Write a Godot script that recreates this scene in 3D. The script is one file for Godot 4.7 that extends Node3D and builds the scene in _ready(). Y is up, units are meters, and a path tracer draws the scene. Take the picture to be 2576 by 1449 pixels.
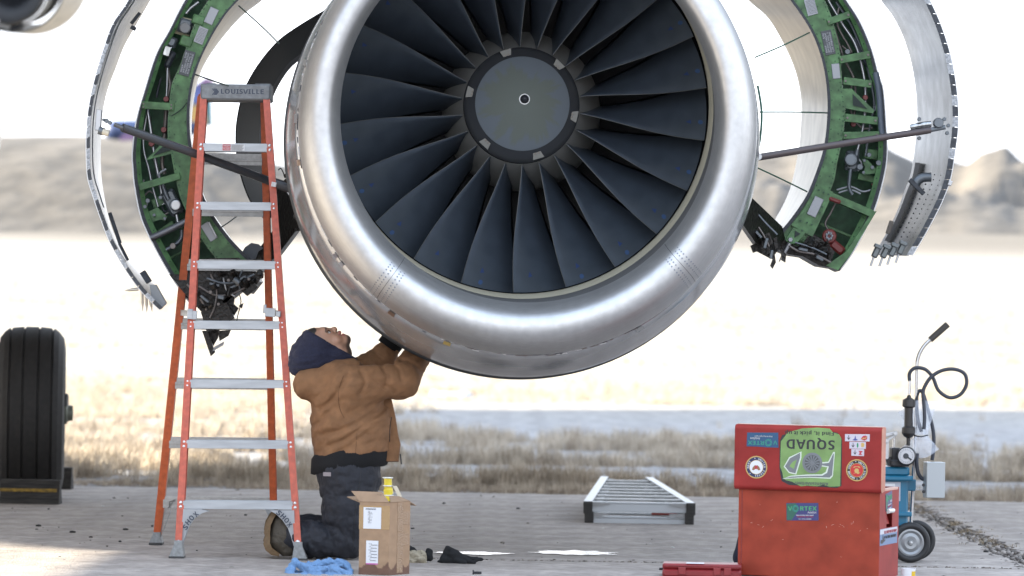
extends Node3D
# The camera looks at a parked airliner's open left engine. Photograph pixels (2576 x 1449) are turned into points by P(x, y, distance).
const F := 9443.0
const CX := 1288.0
const CY := 724.5
const EYE := Vector3(0, 1.123, 0)
const FLAT := 0xFFFFFFFF
var look := Basis.from_euler(Vector3(atan(125.5 / F), 0, 0)) * Basis.from_euler(Vector3(0, 0, 0.017))
var rng := RandomNumberGenerator.new()
var used := {}
var mats := {}
var tex := {}

class MB:
	var st := SurfaceTool.new()
	var g := 1
	var c := Color.WHITE
	var n := 0
	func _init() -> void:
		st.begin(Mesh.PRIMITIVE_TRIANGLES)
	func flat() -> void:
		st.set_smooth_group(FLAT)
	func smooth() -> void:
		g += 1
		st.set_smooth_group(g)
	func tri(a: Vector3, b: Vector3, d: Vector3) -> void:
		st.set_color(c)
		st.add_vertex(a)
		st.add_vertex(b)
		st.add_vertex(d)
		n += 1
	func tric(a: Vector3, b: Vector3, d: Vector3, ca: Color, cb: Color, cd: Color) -> void:
		st.set_color(ca)
		st.add_vertex(a)
		st.set_color(cb)
		st.add_vertex(b)
		st.set_color(cd)
		st.add_vertex(d)
		n += 1
	func quad(a: Vector3, b: Vector3, d: Vector3, e: Vector3) -> void:
		tri(a, b, d)
		tri(a, d, e)
	func done() -> ArrayMesh:
		st.generate_normals()
		return st.commit()
	# strips between successive cross-sections; round: one smooth skin, else every face of the section has its own edge
	func sweep(s: Array, closed := true, caps := true, round := false, ring := false) -> void:
		var m: int = s[0].size()
		var rows: int = s.size() if ring else s.size() - 1
		if round:
			smooth()
		for k in (m if closed else m - 1):
			if not round:
				smooth()
			var k2: int = (k + 1) % m
			for i in rows:
				var i2: int = (i + 1) % s.size()
				quad(s[i][k], s[i2][k], s[i2][k2], s[i][k2])
		if caps and closed and not ring:
			for e in [0, s.size() - 1]:
				flat()
				var mid := Vector3.ZERO
				for p in s[e]:
					mid += p
				mid /= m
				for k in m:
					if e == 0:
						tri(mid, s[e][k], s[e][(k + 1) % m])
					else:
						tri(mid, s[e][(k + 1) % m], s[e][k])
	func tube(pts: Array, r, sides := 8, caps := true) -> void:
		var s := []
		var up := Vector3.UP
		for i in pts.size():
			var t: Vector3 = (pts[mini(i + 1, pts.size() - 1)] - pts[maxi(i - 1, 0)]).normalized()
			if i == 0 and absf(t.dot(up)) > 0.9:
				up = Vector3.RIGHT
			var u := (up - t * up.dot(t)).normalized()
			if u.length() < 0.5:
				u = t.cross(Vector3(0.3, 0.5, 0.8)).normalized()
			up = u
			var v := t.cross(u)
			var rr: float = r[i] if r is Array else r
			var ringp := PackedVector3Array()
			for k in sides:
				var a := TAU * k / sides
				ringp.append(pts[i] + (u * cos(a) + v * sin(a)) * rr)
			s.append(ringp)
		sweep(s, true, caps, true)
	func lathe(x: Transform3D, prof: Array, sides := 24, round := false, closed := false) -> void:
		# prof: [radius, height along x's y axis]
		var s := []
		for k in sides:
			var a := TAU * k / sides
			var row := PackedVector3Array()
			for p in prof:
				row.append(x * Vector3(cos(a) * p[0], p[1], sin(a) * p[0]))
			s.append(row)
		sweep(s, closed, false, round, true)
	func box(x: Transform3D, size: Vector3, bev := 0.0) -> void:
		var h := size / 2
		if bev <= 0.0:
			bev = minf(0.0006, minf(h.x, minf(h.y, h.z)) * 0.2)
		var s := []
		for q in [[-h.z, bev], [-h.z + bev, 0.0], [h.z - bev, 0.0], [h.z, bev]]:
			var i: float = q[1]
			var r := PackedVector3Array()
			for p in [[1, 0], [1, 1], [0, 1], [-1, 1], [-1, 0]]:
				pass
			var ax := h.x - i
			var ay := h.y - i
			var b := bev * 0.7
			for p in [Vector2(ax, -ay + b), Vector2(ax, ay - b), Vector2(ax - b, ay), Vector2(-ax + b, ay), Vector2(-ax, ay - b), Vector2(-ax, -ay + b), Vector2(-ax + b, -ay), Vector2(ax - b, -ay)]:
				r.append(x * Vector3(p.x, p.y, q[0]))
			s.append(r)
		flat()
		for i in 3:
			for k in 8:
				quad(s[i][k], s[i][(k + 1) % 8], s[i + 1][(k + 1) % 8], s[i + 1][k])
		for e in [0, 3]:
			for k in range(1, 7):
				if e == 0:
					tri(s[e][0], s[e][k + 1], s[e][k])
				else:
					tri(s[e][0], s[e][k], s[e][k + 1])
	# a flat outline in the xy plane of x, thick along its z
	func plate(x: Transform3D, poly: PackedVector2Array, thick: float) -> void:
		var idx := Geometry2D.triangulate_polygon(poly)
		flat()
		for i in range(0, idx.size(), 3):
			var a := poly[idx[i]]
			var b := poly[idx[i + 1]]
			var d := poly[idx[i + 2]]
			tri(x * Vector3(a.x, a.y, thick / 2), x * Vector3(b.x, b.y, thick / 2), x * Vector3(d.x, d.y, thick / 2))
			tri(x * Vector3(a.x, a.y, -thick / 2), x * Vector3(d.x, d.y, -thick / 2), x * Vector3(b.x, b.y, -thick / 2))
		for i in poly.size():
			var a := poly[i]
			var b := poly[(i + 1) % poly.size()]
			quad(x * Vector3(a.x, a.y, -thick / 2), x * Vector3(b.x, b.y, -thick / 2), x * Vector3(b.x, b.y, thick / 2), x * Vector3(a.x, a.y, thick / 2))
	func ball(at: Vector3, r: Vector3, seg := 8) -> void:
		smooth()
		var s := []
		for i in seg + 1:
			var a := PI * i / seg
			var row := PackedVector3Array()
			for k in seg * 2:
				var b := PI * k / seg
				row.append(at + Vector3(sin(a) * cos(b), cos(a), sin(a) * sin(b)) * r)
			s.append(row)
		sweep(s, true, false, true)

func P(x: float, y: float, d: float) -> Vector3:
	var v := look * Vector3((x - CX) / F, (CY - y) / F, -1.0)
	return EYE + v * (d / -v.z)

func G(x: float, y: float, h := 0.0) -> Vector3:
	var v := look * Vector3((x - CX) / F, (CY - y) / F, -1.0)
	return EYE + v * ((h - EYE.y) / v.y)

func px(d: float) -> float:
	return d / F

func fr(o: Vector3, xd: Vector3, yd: Vector3) -> Transform3D:
	var x := xd.normalized()
	var z := x.cross(yd).normalized()
	return Transform3D(Basis(x, z.cross(x), z), o)

# a frame facing the camera at a pixel, turned by a (degrees, clockwise in the picture)
func face(x: float, y: float, d: float, a := 0.0) -> Transform3D:
	return Transform3D(look * Basis(Vector3(0, 0, 1), deg_to_rad(-a)), P(x, y, d))

# a frame whose y axis (lathe axis) points towards dir
func along(o: Vector3, dir: Vector3) -> Transform3D:
	var y := dir.normalized()
	var x := y.cross(Vector3(0.12, 0.31, 0.9)).normalized()
	return Transform3D(Basis(x, y, x.cross(y)), o)

# smooth curve through flat [x, y, x, y ...], m points evenly spaced
func cv(f: Array, m: int) -> PackedVector2Array:
	var c := Curve2D.new()
	c.bake_interval = 1.0
	var n := f.size() / 2
	var p := []
	for i in n:
		p.append(Vector2(f[i * 2], f[i * 2 + 1]))
	for i in n:
		var t: Vector2 = (p[mini(i + 1, n - 1)] - p[maxi(i - 1, 0)]) / 6.0
		c.add_point(p[i], -t, t)
	var r := PackedVector2Array()
	for i in m:
		r.append(c.sample_baked(c.get_baked_length() * i / (m - 1)))
	return r

func cv3(f: Array, d: float, m: int) -> Array:
	var r := []
	for p in cv(f, m):
		r.append(P(p.x, p.y, d))
	return r

# smooth curve through points in space
func sp(p: Array, m: int) -> Array:
	var c := Curve3D.new()
	c.bake_interval = 0.01
	for i in p.size():
		var t: Vector3 = (p[mini(i + 1, p.size() - 1)] - p[maxi(i - 1, 0)]) / 6.0
		c.add_point(p[i], -t, t)
	var r := []
	for i in m:
		r.append(c.sample_baked(c.get_baked_length() * i / (m - 1)))
	return r

func pv(f: Array) -> PackedVector2Array:
	var r := PackedVector2Array()
	for i in f.size() / 2:
		r.append(Vector2(f[i * 2], f[i * 2 + 1]))
	return r

# an outline given in picture pixels, as a real plate at distance d
func pxplate(mb: MB, f: Array, d: float, thick: float, d2 := -1.0) -> void:
	var poly := pv(f)
	if d2 < 0:
		d2 = d
	var lo := poly[0].x
	var hi := poly[0].x
	for q in poly:
		lo = minf(lo, q.x)
		hi = maxf(hi, q.x)
	var idx := Geometry2D.triangulate_polygon(poly)
	var fp := []
	var bp := []
	for q in poly:
		var dd := lerpf(d, d2, (q.x - lo) / (hi - lo))
		var a := P(q.x, q.y, dd)
		fp.append(a)
		bp.append(a + Vector3(0, 0, -thick))
	mb.flat()
	for i in range(0, idx.size(), 3):
		mb.tri(fp[idx[i]], fp[idx[i + 1]], fp[idx[i + 2]])
		mb.tri(bp[idx[i]], bp[idx[i + 2]], bp[idx[i + 1]])
	for i in fp.size():
		var j: int = (i + 1) % fp.size()
		mb.quad(fp[i], fp[j], bp[j], bp[i])

func lin(r: float, g: float, b: float) -> Color:
	return Color(r, g, b).linear_to_srgb()

func noise_tex(key: String, freq: float, lo: float, hi: float, oct := 4, size := 512, kind := FastNoiseLite.TYPE_SIMPLEX_SMOOTH) -> NoiseTexture2D:
	if tex.has(key):
		return tex[key]
	var n := FastNoiseLite.new()
	n.noise_type = kind
	n.frequency = freq
	n.fractal_octaves = oct
	n.seed = key.hash() % 1000
	var t := NoiseTexture2D.new()
	t.width = size
	t.height = size
	t.seamless = true
	t.noise = n
	var g := Gradient.new()
	g.set_color(0, Color(lo, lo, lo))
	g.set_color(1, Color(hi, hi, hi))
	t.color_ramp = g
	tex[key] = t
	return t

# key; linear colour; roughness; metal; albedo noise key; its scale per metre; relief in centimetres
func M(key: String, c := Color.WHITE, rough := 0.6, metal := 0.0, t: Texture2D = null, sc := Vector3.ONE, bump := 0.0, bt: Texture2D = null, rt: Texture2D = null) -> StandardMaterial3D:
	if mats.has(key):
		return mats[key]
	var m := StandardMaterial3D.new()
	m.resource_name = key
	m.albedo_color = c.linear_to_srgb()
	m.roughness = rough
	m.metallic = metal
	if t or bt or rt:
		m.uv1_triplanar = true
		m.uv1_scale = sc
	if t:
		m.albedo_texture = t
	if rt:
		m.roughness_texture = rt
	if bump > 0.0:
		m.heightmap_enabled = true
		m.heightmap_texture = bt if bt else t
		m.heightmap_scale = bump
	mats[key] = m
	return m

func V(key: String, rough := 0.6, metal := 0.0, t: Texture2D = null, sc := Vector3.ONE, bump := 0.0, bt: Texture2D = null) -> StandardMaterial3D:
	var m := M(key, Color.WHITE, rough, metal, t, sc, bump, bt)
	m.vertex_color_use_as_albedo = true
	return m

func numbered(s: String) -> String:
	used[s] = used.get(s, -1) + 1
	return s if used[s] == 0 else "%s_%03d" % [s, used[s]]

func thing(nm: String, label: String, cat: String, at := Vector3.ZERO, group := "") -> Node3D:
	var o := Node3D.new()
	o.name = numbered(nm)
	add_child(o)
	o.position = at
	o.set_meta("label", label)
	o.set_meta("category", cat)
	if group:
		o.set_meta("group", group)
	return o

# meshes are written in place in the world; the part's offset undoes its thing's position
func part(par: Node3D, nm: String, mb: MB, m: Material, label := "") -> MeshInstance3D:
	var o := MeshInstance3D.new()
	o.name = nm
	o.mesh = mb.done()
	o.material_override = m
	par.add_child(o, true)
	if par.get_parent() == self:
		o.position = -par.position
	if label:
		o.set_meta("label", label)
	return o

func solo(nm: String, mb: MB, m: Material, label: String, cat: String, group := "", kind := "") -> MeshInstance3D:
	var o := MeshInstance3D.new()
	o.name = numbered(nm)
	o.mesh = mb.done()
	o.material_override = m
	add_child(o)
	if label:
		o.set_meta("label", label)
	if cat:
		o.set_meta("category", cat)
	if group:
		o.set_meta("group", group)
	if kind:
		o.set_meta("kind", kind)
	return o

# flat lettering: height of capitals in metres, centred on x
func letters(par: Node3D, s: String, x: Transform3D, h: float, m: Material, wide := 0.0, font := "Droid Sans", bold := true, nm := "lettering") -> MeshInstance3D:
	var f := SystemFont.new()
	f.font_names = PackedStringArray([font])
	f.font_weight = 700 if bold else 400
	var t := TextMesh.new()
	t.font = f
	t.font_size = 32
	t.text = s
	t.curve_step = 2.0
	t.pixel_size = h / 23.0
	t.depth = 0.0008
	var o := MeshInstance3D.new()
	o.name = nm
	o.mesh = t
	o.material_override = m
	par.add_child(o, true)
	var k := 1.0
	if wide > 0.0:
		k = wide / maxf(t.get_aabb().size.x, 0.001)
	var off := Vector3.ZERO
	if par.get_parent() == self:
		off = -par.position
	o.transform = Transform3D(x.basis * Basis.from_scale(Vector3(k, 1, 1)), x.origin + off)
	return o

func environment() -> void:
	var cam := Camera3D.new()
	cam.name = "camera"
	var at := CameraAttributesPhysical.new()
	at.frustum_focal_length = 156.4
	at.exposure_aperture = 4.0
	at.frustum_focus_distance = 18.7
	at.frustum_near = 0.5
	at.frustum_far = 4000.0
	cam.attributes = at
	cam.keep_aspect = Camera3D.KEEP_HEIGHT
	cam.fov = rad_to_deg(2.0 * atan(724.5 / F))
	cam.far = 4000.0
	cam.near = 0.5
	cam.transform = Transform3D(look, EYE)
	add_child(cam)
	cam.current = true
	var sky := ProceduralSkyMaterial.new()
	sky.sky_top_color = Color(0.55, 0.605, 0.68)
	sky.sky_horizon_color = Color(0.66, 0.665, 0.675)
	sky.sky_curve = 0.4
	sky.sky_energy_multiplier = 1.0
	sky.ground_horizon_color = Color(0.55, 0.52, 0.48)
	sky.ground_bottom_color = Color(0.35, 0.32, 0.28)
	sky.ground_energy_multiplier = 0.3
	sky.sun_angle_max = 20.0
	var env := Environment.new()
	env.background_mode = Environment.BG_SKY
	env.sky = Sky.new()
	env.sky.sky_material = sky
	env.tonemap_mode = Environment.TONE_MAPPER_LINEAR
	env.tonemap_exposure = 6.6
	env.sdfgi_enabled = true
	env.ssao_enabled = true
	env.ssil_enabled = true
	var we := WorldEnvironment.new()
	we.name = "world_environment"
	we.environment = env
	add_child(we)
	var sun := DirectionalLight3D.new()
	sun.name = "sun"
	sun.light_energy = 1.45
	sun.light_color = Color(1.0, 0.95, 0.86)
	sun.light_angular_distance = 0.5
	sun.shadow_enabled = true
	var dir := Vector3(1.0, -0.278, 0.04).normalized()
	sun.basis = Basis.looking_at(dir, Vector3.UP)
	add_child(sun)

func far_rise(d: float) -> float:
	return 0.0 if d < 75.0 else 0.041 * (d - 75.0) * smoothstep(75.0, 130.0, d)

func setting() -> void:
	var fine := noise_tex("fine", 0.03, 0.72, 1.0, 5)
	var blotch := noise_tex("blotch", 0.008, 0.55, 1.0, 5)
	# ground: one sheet to the horizon
	var nz := FastNoiseLite.new()
	nz.frequency = 0.05
	nz.seed = 4
	var ds := []
	var d := -60.0
	while d < 1800.0:
		ds.append(d)
		d += 2.0 if d < 80.0 and d >= 20 else (10.0 if d < 80 else maxf(6.0, (d - 60.0) * 0.12))
	var mb := MB.new()
	var rows := []
	for q in ds:
		var r := PackedVector3Array()
		var w := 60.0 + maxf(q, 0.0) * 0.9
		for k in 41:
			var x := w * (k / 20.0 - 1.0)
			var y := far_rise(q) - 0.06 * (1.0 - smoothstep(27.2, 29.0, q)) + (nz.get_noise_2d(x * 2.0, q * 3.0) * 0.05 - 0.02) * smoothstep(28.0, 30.0, q)
			r.append(Vector3(x, y, -q))
		rows.append(r)
	var far_col := Color(0.50, 0.455, 0.39)
	mb.smooth()
	for i in rows.size() - 1:
		for k in 40:
			var a: Vector3 = rows[i][k]
			var b: Vector3 = rows[i][k + 1]
			var c2: Vector3 = rows[i + 1][k + 1]
			var e: Vector3 = rows[i + 1][k]
			var c := func(p: Vector3) -> Color: return Color(0.44, 0.425, 0.42).lerp(far_col, smoothstep(45.0, 80.0, -p.z)).lerp(Color(0.38, 0.34, 0.28), clampf(0.25 + 1.6 * nz.get_noise_2d(p.x * 0.12, p.z * 0.5), 0.0, 1.0) * smoothstep(50.0, 70.0, -p.z)).lerp(Color(0.19, 0.165, 0.135), smoothstep(210.0, 300.0, -p.z + 30.0 * nz.get_noise_2d(p.x * 0.3, p.z * 0.3)))
			mb.tric(a, c2, b, c.call(a), c.call(c2), c.call(b))
			mb.tric(a, e, c2, c.call(a), c.call(e), c.call(c2))
	var gm := V("soil", 0.95, 0.0, noise_tex("soil", 0.012, 0.55, 1.0, 6, 1024), Vector3(0.22, 0.22, 0.22), 4.0)
	solo("ground", mb, gm, "", "", "", "structure")
	# concrete apron: slabs with open joints
	var conc := M("concrete", Color(0.53, 0.472, 0.43), 0.85, 0.0, noise_tex("concrete", 0.012, 0.78, 1.0, 6, 1024), Vector3(0.9, 0.9, 0.9), 0.3, noise_tex("grit", 0.12, 0.0, 1.0, 3, 512))
	conc.detail_enabled = true
	conc.detail_albedo = noise_tex("slab_wear", 0.0025, 0.80, 1.0, 5, 1024)
	conc.detail_blend_mode = BaseMaterial3D.BLEND_MODE_MUL
	var ap := Node3D.new()
	ap.name = "pavement"
	add_child(ap)
	ap.set_meta("kind", "structure")
	rng.seed = 11
	var zs := [[-27.1, -18.93], [-18.90, -12.5], [-12.48, -6.0], [-5.98, 8.0]]
	for row in 4:
		for colm in 3:
			var z0: float = zs[row][0]
			var z1: float = zs[row][1]
			var xl: float = [-9.0, -2.6 - 6.0, 2.9][colm]
			var xr: float = [-8.63, 2.72, 9.5][colm]
			if colm == 0:
				xl = -16.0
			if colm == 2:
				xr = 15.0
			var poly := PackedVector2Array()
			var jag := func(t: float, wide: float) -> float: return (nz.get_noise_2d(t * 90.0, wide * 700.0)) * wide
			var n := int((xr - xl) / 0.12)
			for i in n:
				var x := lerpf(xl, xr, i / float(n))
				poly.append(Vector2(x, z1 + jag.call(x, 0.016) - (0.03 + maxf(0.0, jag.call(x * 0.3 + 7.0, 0.05)) if row == 0 else 0.0)))
			n = int((z1 - z0) / 0.08)
			for i in n:
				var z := lerpf(z1, z0, i / float(n))
				var cr := 0.09 if row == 0 else 0.02
				var xe := lerpf(0.0, -0.22, (z + 27.1) / 8.2) * -1.0 if row == 0 else 0.0
				poly.append(Vector2(xr + ((jag.call(z, cr) - xe * 0.0 - 0.04 * (z + 27.0) * 0.3) if colm == 1 else 0.0), z))
			n = int((xr - xl) / 0.15)
			for i in n:
				var x := lerpf(xr, xl, i / float(n))
				poly.append(Vector2(x, z0 + (jag.call(x, 0.14) if row == 0 else jag.call(x + 3.0, 0.008))))
			n = int((z1 - z0) / 0.08)
			for i in n:
				var z := lerpf(z0, z1, i / float(n))
				var cr := 0.09 if row == 0 else 0.02
				poly.append(Vector2(xl + ((jag.call(z + 31.0, cr) - 0.04 * (z + 27.0) * 0.3) if colm == 2 else 0.0), z))
			var sb := MB.new()
			var flipped := PackedVector2Array()
			for q in poly:
				flipped.append(Vector2(q.x, -q.y))
			sb.plate(Transform3D(Basis(Vector3(1, 0, 0), Vector3(0, 0, -1), Vector3(0, 1, 0)), Vector3(0, -0.04 + (0.0 if row != 1 else 0.004), 0)), flipped, 0.08)
			part(ap, "slab", sb, conc).position = Vector3.ZERO
	# loose stones on the apron
	var pm := MB.new()
	rng.seed = 5
	for i in 260:
		var dd := rng.randf_range(17.6, 27.2)
		var x := rng.randf_range(-0.14, 0.14) * dd
		var r := 0.0025 + 0.009 * pow(rng.randf(), 5.0)
		var cc := rng.randf()
		pm.c = Color(0.03, 0.03, 0.03) if cc < 0.55 else Color(0.22, 0.2, 0.18) if cc < 0.9 else Color(0.6, 0.6, 0.6)
		pm.ball(Vector3(x, r * 0.4, -dd), Vector3(r * rng.randf_range(0.8, 1.8), r * 0.7, r), 3)
	# rubble in the broken joint on the right, and grit along the near joint
	for i in 1500:
		var z := rng.randf_range(-27.0, -18.6)
		var x := 2.81 - 0.04 * (z + 27.0) * 0.3 + rng.randfn() * 0.075
		var r := 0.004 + 0.012 * pow(rng.randf(), 3.0)
		pm.c = Color(0.24, 0.22, 0.205) * rng.randf_range(0.4, 1.6)
		pm.ball(Vector3(x, -0.01 + r * 0.5, z), Vector3(r, r * 0.7, r) * rng.randf_range(0.8, 1.3), 3)
	for i in 700:
		var x := rng.randf_range(-1.0, 2.6)
		var r := 0.003 + 0.006 * pow(rng.randf(), 2.0)
		pm.c = Color(0.14, 0.12, 0.1) * rng.randf_range(0.4, 1.8)
		pm.ball(Vector3(x, 0.001, -18.93 + rng.randfn() * 0.03 + absf(rng.randfn()) * -0.03), Vector3(r, r * 0.6, r), 3)
	solo("gravel", pm, V("pebble", 0.9), "dark stones and grit scattered over the concrete apron", "gravel", "", "stuff")
	hills()
	grass()
	# meltwater puddles
	var water := M("water", Color(0.05, 0.05, 0.052), 0.10, 0.0, null, Vector3(4, 4, 4), 0.05, noise_tex("ripple", 0.05, 0.0, 1.0, 3))
	for q in [[1095, 1288, 1392, 0.8, "long thin puddle shining behind the black glove"], [1352, 1545, 1391, 1.2, "wide shining puddle on the concrete between glove and red toolbox"]]:
		var wb := MB.new()
		var a := G(q[0], q[2])
		var b := G(q[1], q[2] + 2)
		var mid := (a + b) / 2
		var half := (b.x - a.x) / 2
		wb.flat()
		var prev := Vector3.ZERO
		for i in 49:
			var an := TAU * i / 48.0
			var wob := 1.0 + 0.5 * nz.get_noise_2d(cos(an) * 40.0 + q[0], sin(an) * 40.0)
			var p := mid + Vector3(cos(an) * half * wob, 0.004, sin(an) * 0.17 * q[3] * wob)
			if i > 0:
				wb.tri(mid + Vector3(0, 0.004, 0), prev, p)
			prev = p
		solo("puddle", wb, water, q[4], "puddle")
	# snow left in the grass
	var snow := M("snow", Color(0.75, 0.77, 0.82), 0.7, 0.0, fine, Vector3(3, 3, 3), 1.0)
	for q in [[212, 1192, 36, 10, "thin snow patch in the grass behind the tyre"], [515, 1208, 44, 13, "broad snow patch in the grass between the orange ladder's rails"], [385, 1205, 22, 9, "small snow patch in the grass left of the orange ladder"], [1160, 1211, 9, 8, "little lump of snow in the grass above the black glove"], [1130, 995, 50, 13, "old snow bank out on the bright field behind the kneeling man"]]:
		var sb := MB.new()
		var at := G(q[0], q[1])
		var s: float = -at.z / F
		for i in 9:
			var o := Vector3(rng.randf_range(-0.75, 0.75) * q[2] * s, 0.0, rng.randf_range(-0.3, 0.3) * q[2] * s)
			sb.ball(at + o, Vector3(q[2] * s * rng.randf_range(0.25, 0.45), q[3] * s * rng.randf_range(0.35, 0.9), q[2] * s * 0.3), 6)
		solo("snow_patch", sb, snow, q[4], "snow")

func hills() -> void:
	var nz := FastNoiseLite.new()
	nz.frequency = 0.02
	nz.fractal_octaves = 5
	nz.seed = 9
	var rid := FastNoiseLite.new()
	rid.frequency = 0.012
	rid.fractal_type = FastNoiseLite.FRACTAL_RIDGED
	rid.fractal_octaves = 4
	rid.seed = 21
	var hm := M("hill_gravel", Color(0.135, 0.120, 0.103), 0.95, 0.0, noise_tex("hill", 0.02, 0.6, 1.0, 6), Vector3(0.02, 0.02, 0.02), 60.0)
	for h in [["gravel_berm", 330.0, 60.0, [-900, 345, -300, 338, 0, 345, 200, 348, 350, 352, 480, 366, 600, 390, 700, 412, 800, 432, 950, 470, 1150, 520, 1350, 560, 1500, 580], 0.12], ["hill", 560.0, 190.0, [1350, 560, 1500, 500, 1700, 420, 1900, 400, 2010, 425, 2100, 440, 2200, 412, 2270, 440, 2330, 462, 2400, 440, 2470, 424, 2530, 434, 2600, 470, 2750, 450, 2950, 480, 3300, 520, 3700, 570], 1.0]]:
		var dist: float = h[1]
		var deep: float = h[2]
		var crest := cv(h[3], 140)
		var mb := MB.new()
		var rows := []
		var nv := 34
		for i in crest.size():
			var top := P(crest[i].x, crest[i].y, dist)
			var r := PackedVector3Array()
			for j in nv + 1:
				var v := j / float(nv) * 2.0 - 1.0
				var z := -dist - v * deep
				var base := far_rise(-z) - 0.8 * smoothstep(0.4, 1.0, absf(v))
				var sh := pow(maxf(0.0, 1.0 - absf(v) ** 1.25), 1.0)
				if h[4] < 0.5:
					sh = 1.0 - smoothstep(0.12, 1.0, absf(v))
				var x := top.x * (z / -dist)
				var hh: float = (top.y - far_rise(dist)) * sh
				hh += h[4] * (rid.get_noise_2d(x * 1.3, z * 0.55) * 13.0 - 1.0) * sh * (1.0 - sh) * 2.2
				hh += nz.get_noise_2d(x * 1.6, z * 1.6) * (0.35 + 1.1 * h[4]) * minf(1.0, 4.0 * sh)
				r.append(Vector3(x, base + hh, z))
			rows.append(r)
		mb.sweep(rows, false, false, true)
		solo(h[0], mb, hm, "long flat topped bank of grey gravel on the left horizon" if h[4] < 0.5 else "bare brown hills with shaded gullies on the right horizon", "hill", "", "structure")

func grass() -> void:
	rng.seed = 77
	var nz := FastNoiseLite.new()
	nz.frequency = 0.35
	nz.seed = 31
	nz.fractal_octaves = 3
	var tufts := []
	for v in 4:
		var mb := MB.new()
		mb.flat()
		for i in 26:
			var a := rng.randf() * TAU
			var lean := rng.randf_range(0.05, 0.6) if v != 3 else rng.randf_range(0.5, 1.3)
			var h := rng.randf_range(0.35, 1.0) * (1.0 if v < 3 else 0.5)
			var o := Vector3(rng.randf_range(-0.2, 0.2), 0, rng.randf_range(-0.2, 0.2))
			var dr := Vector3(cos(a), 0, sin(a))
			var sd := Vector3(-sin(a), 0, cos(a)) * rng.randf_range(0.006, 0.012)
			var p1 := o + Vector3(0, h * 0.55, 0) + dr * lean * h * 0.25
			var p2 := o + Vector3(0, h * (1.0 - lean * 0.35), 0) + dr * lean * h * 0.75
			var sh := rng.randf_range(0.7, 1.15)
			mb.c = Color(sh, sh * 0.98, sh * 0.95)
			mb.tri(o - sd, o + sd, p1 + sd * 0.7)
			mb.tri(o - sd, p1 + sd * 0.7, p1 - sd * 0.7)
			mb.tri(p1 - sd * 0.7, p1 + sd * 0.7, p2)
		tufts.append(mb.done())
	var gm := V("dry_grass", 0.9)
	gm.backlight_enabled = true
	gm.backlight = Color(0.25, 0.23, 0.19)
	var where := [[], [], [], []]
	var tint := [[], [], [], []]
	for i in 130000:
		var t := rng.randf()
		var d := 27.15 * pow(150.0 / 27.15, t * t * 0.5 + t * 0.5)
		var x := rng.randf_range(-0.16, 0.16) * d + rng.randf_range(-1.5, 1.5)
		# rows lie along the apron edge, clumps within them
		var dens := 0.75 * nz.get_noise_2d(x * 0.22, d * 1.3) + 0.35 * nz.get_noise_2d(x * 2.6, d * 2.6 + 50.0)
		var edge := 0.45 * exp(-pow((d - 27.7) / 0.5, 2.0))
		var bare := smoothstep(40.0, 52.0, d) * (1.0 - smoothstep(60.0, 72.0, d)) * smoothstep(-4.0, 1.0, x)
		if dens + edge + 0.22 * nz.get_noise_2d(x * 0.55 + 90.0, d * 0.4) < 0.16 + 0.5 * bare - 0.06 * smoothstep(70.0, 90.0, d) + rng.randf_range(-0.08, 0.16):
			continue
		var v := rng.randi() % 4
		var tall := clampf(0.45 + dens * 1.2, 0.3, 1.0) * rng.randf_range(0.5, 1.1)
		if d < 28.4:
			tall *= 0.5
			v = 3 if rng.randf() < 0.7 else v
		var s := 0.28 * tall * (1.0 + 0.4 * smoothstep(60.0, 120.0, d))
		var b := Basis(Vector3.UP, rng.randf() * TAU).scaled(Vector3(s * 1.1, s, s * 1.1))
		where[v].append(Transform3D(b, Vector3(x, far_rise(d) - 0.015, -d)))
		var w := rng.randf()
		var c := Color(0.60, 0.53, 0.435).lerp(Color(0.36, 0.30, 0.24), w * w) if v != 3 else Color(0.40, 0.335, 0.27)
		tint[v].append(c * rng.randf_range(0.8, 1.15))
	# weeds in the broken joint
	for i in 90:
		var z := rng.randf_range(-27.0, -21.0)
		var s := rng.randf_range(0.03, 0.10)
		where[3].append(Transform3D(Basis(Vector3.UP, rng.randf() * TAU).scaled(Vector3(s * 2.0, s, s * 2.0)), Vector3(2.81 - 0.012 * (z + 27.0) + rng.randfn() * 0.09, -0.01, z)))
		tint[3].append(Color(0.36, 0.29, 0.2))
	var root := Node3D.new()
	root.name = "grass"
	root.set_meta("kind", "stuff")
	root.set_meta("label", "dry yellow winter grass growing in rows beyond the concrete apron")
	root.set_meta("category", "grass")
	add_child(root)
	for v in 4:
		var mm := MultiMesh.new()
		mm.transform_format = MultiMesh.TRANSFORM_3D
		mm.use_colors = true
		mm.mesh = tufts[v]
		mm.instance_count = where[v].size()
		for i in where[v].size():
			mm.set_instance_transform(i, where[v][i])
			mm.set_instance_color(i, tint[v][i])
		var mi := MultiMeshInstance3D.new()
		mi.name = "tufts"
		mi.set_meta("kind", "stuff")
		mi.multimesh = mm
		mi.material_override = gm
		root.add_child(mi, true)

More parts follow.
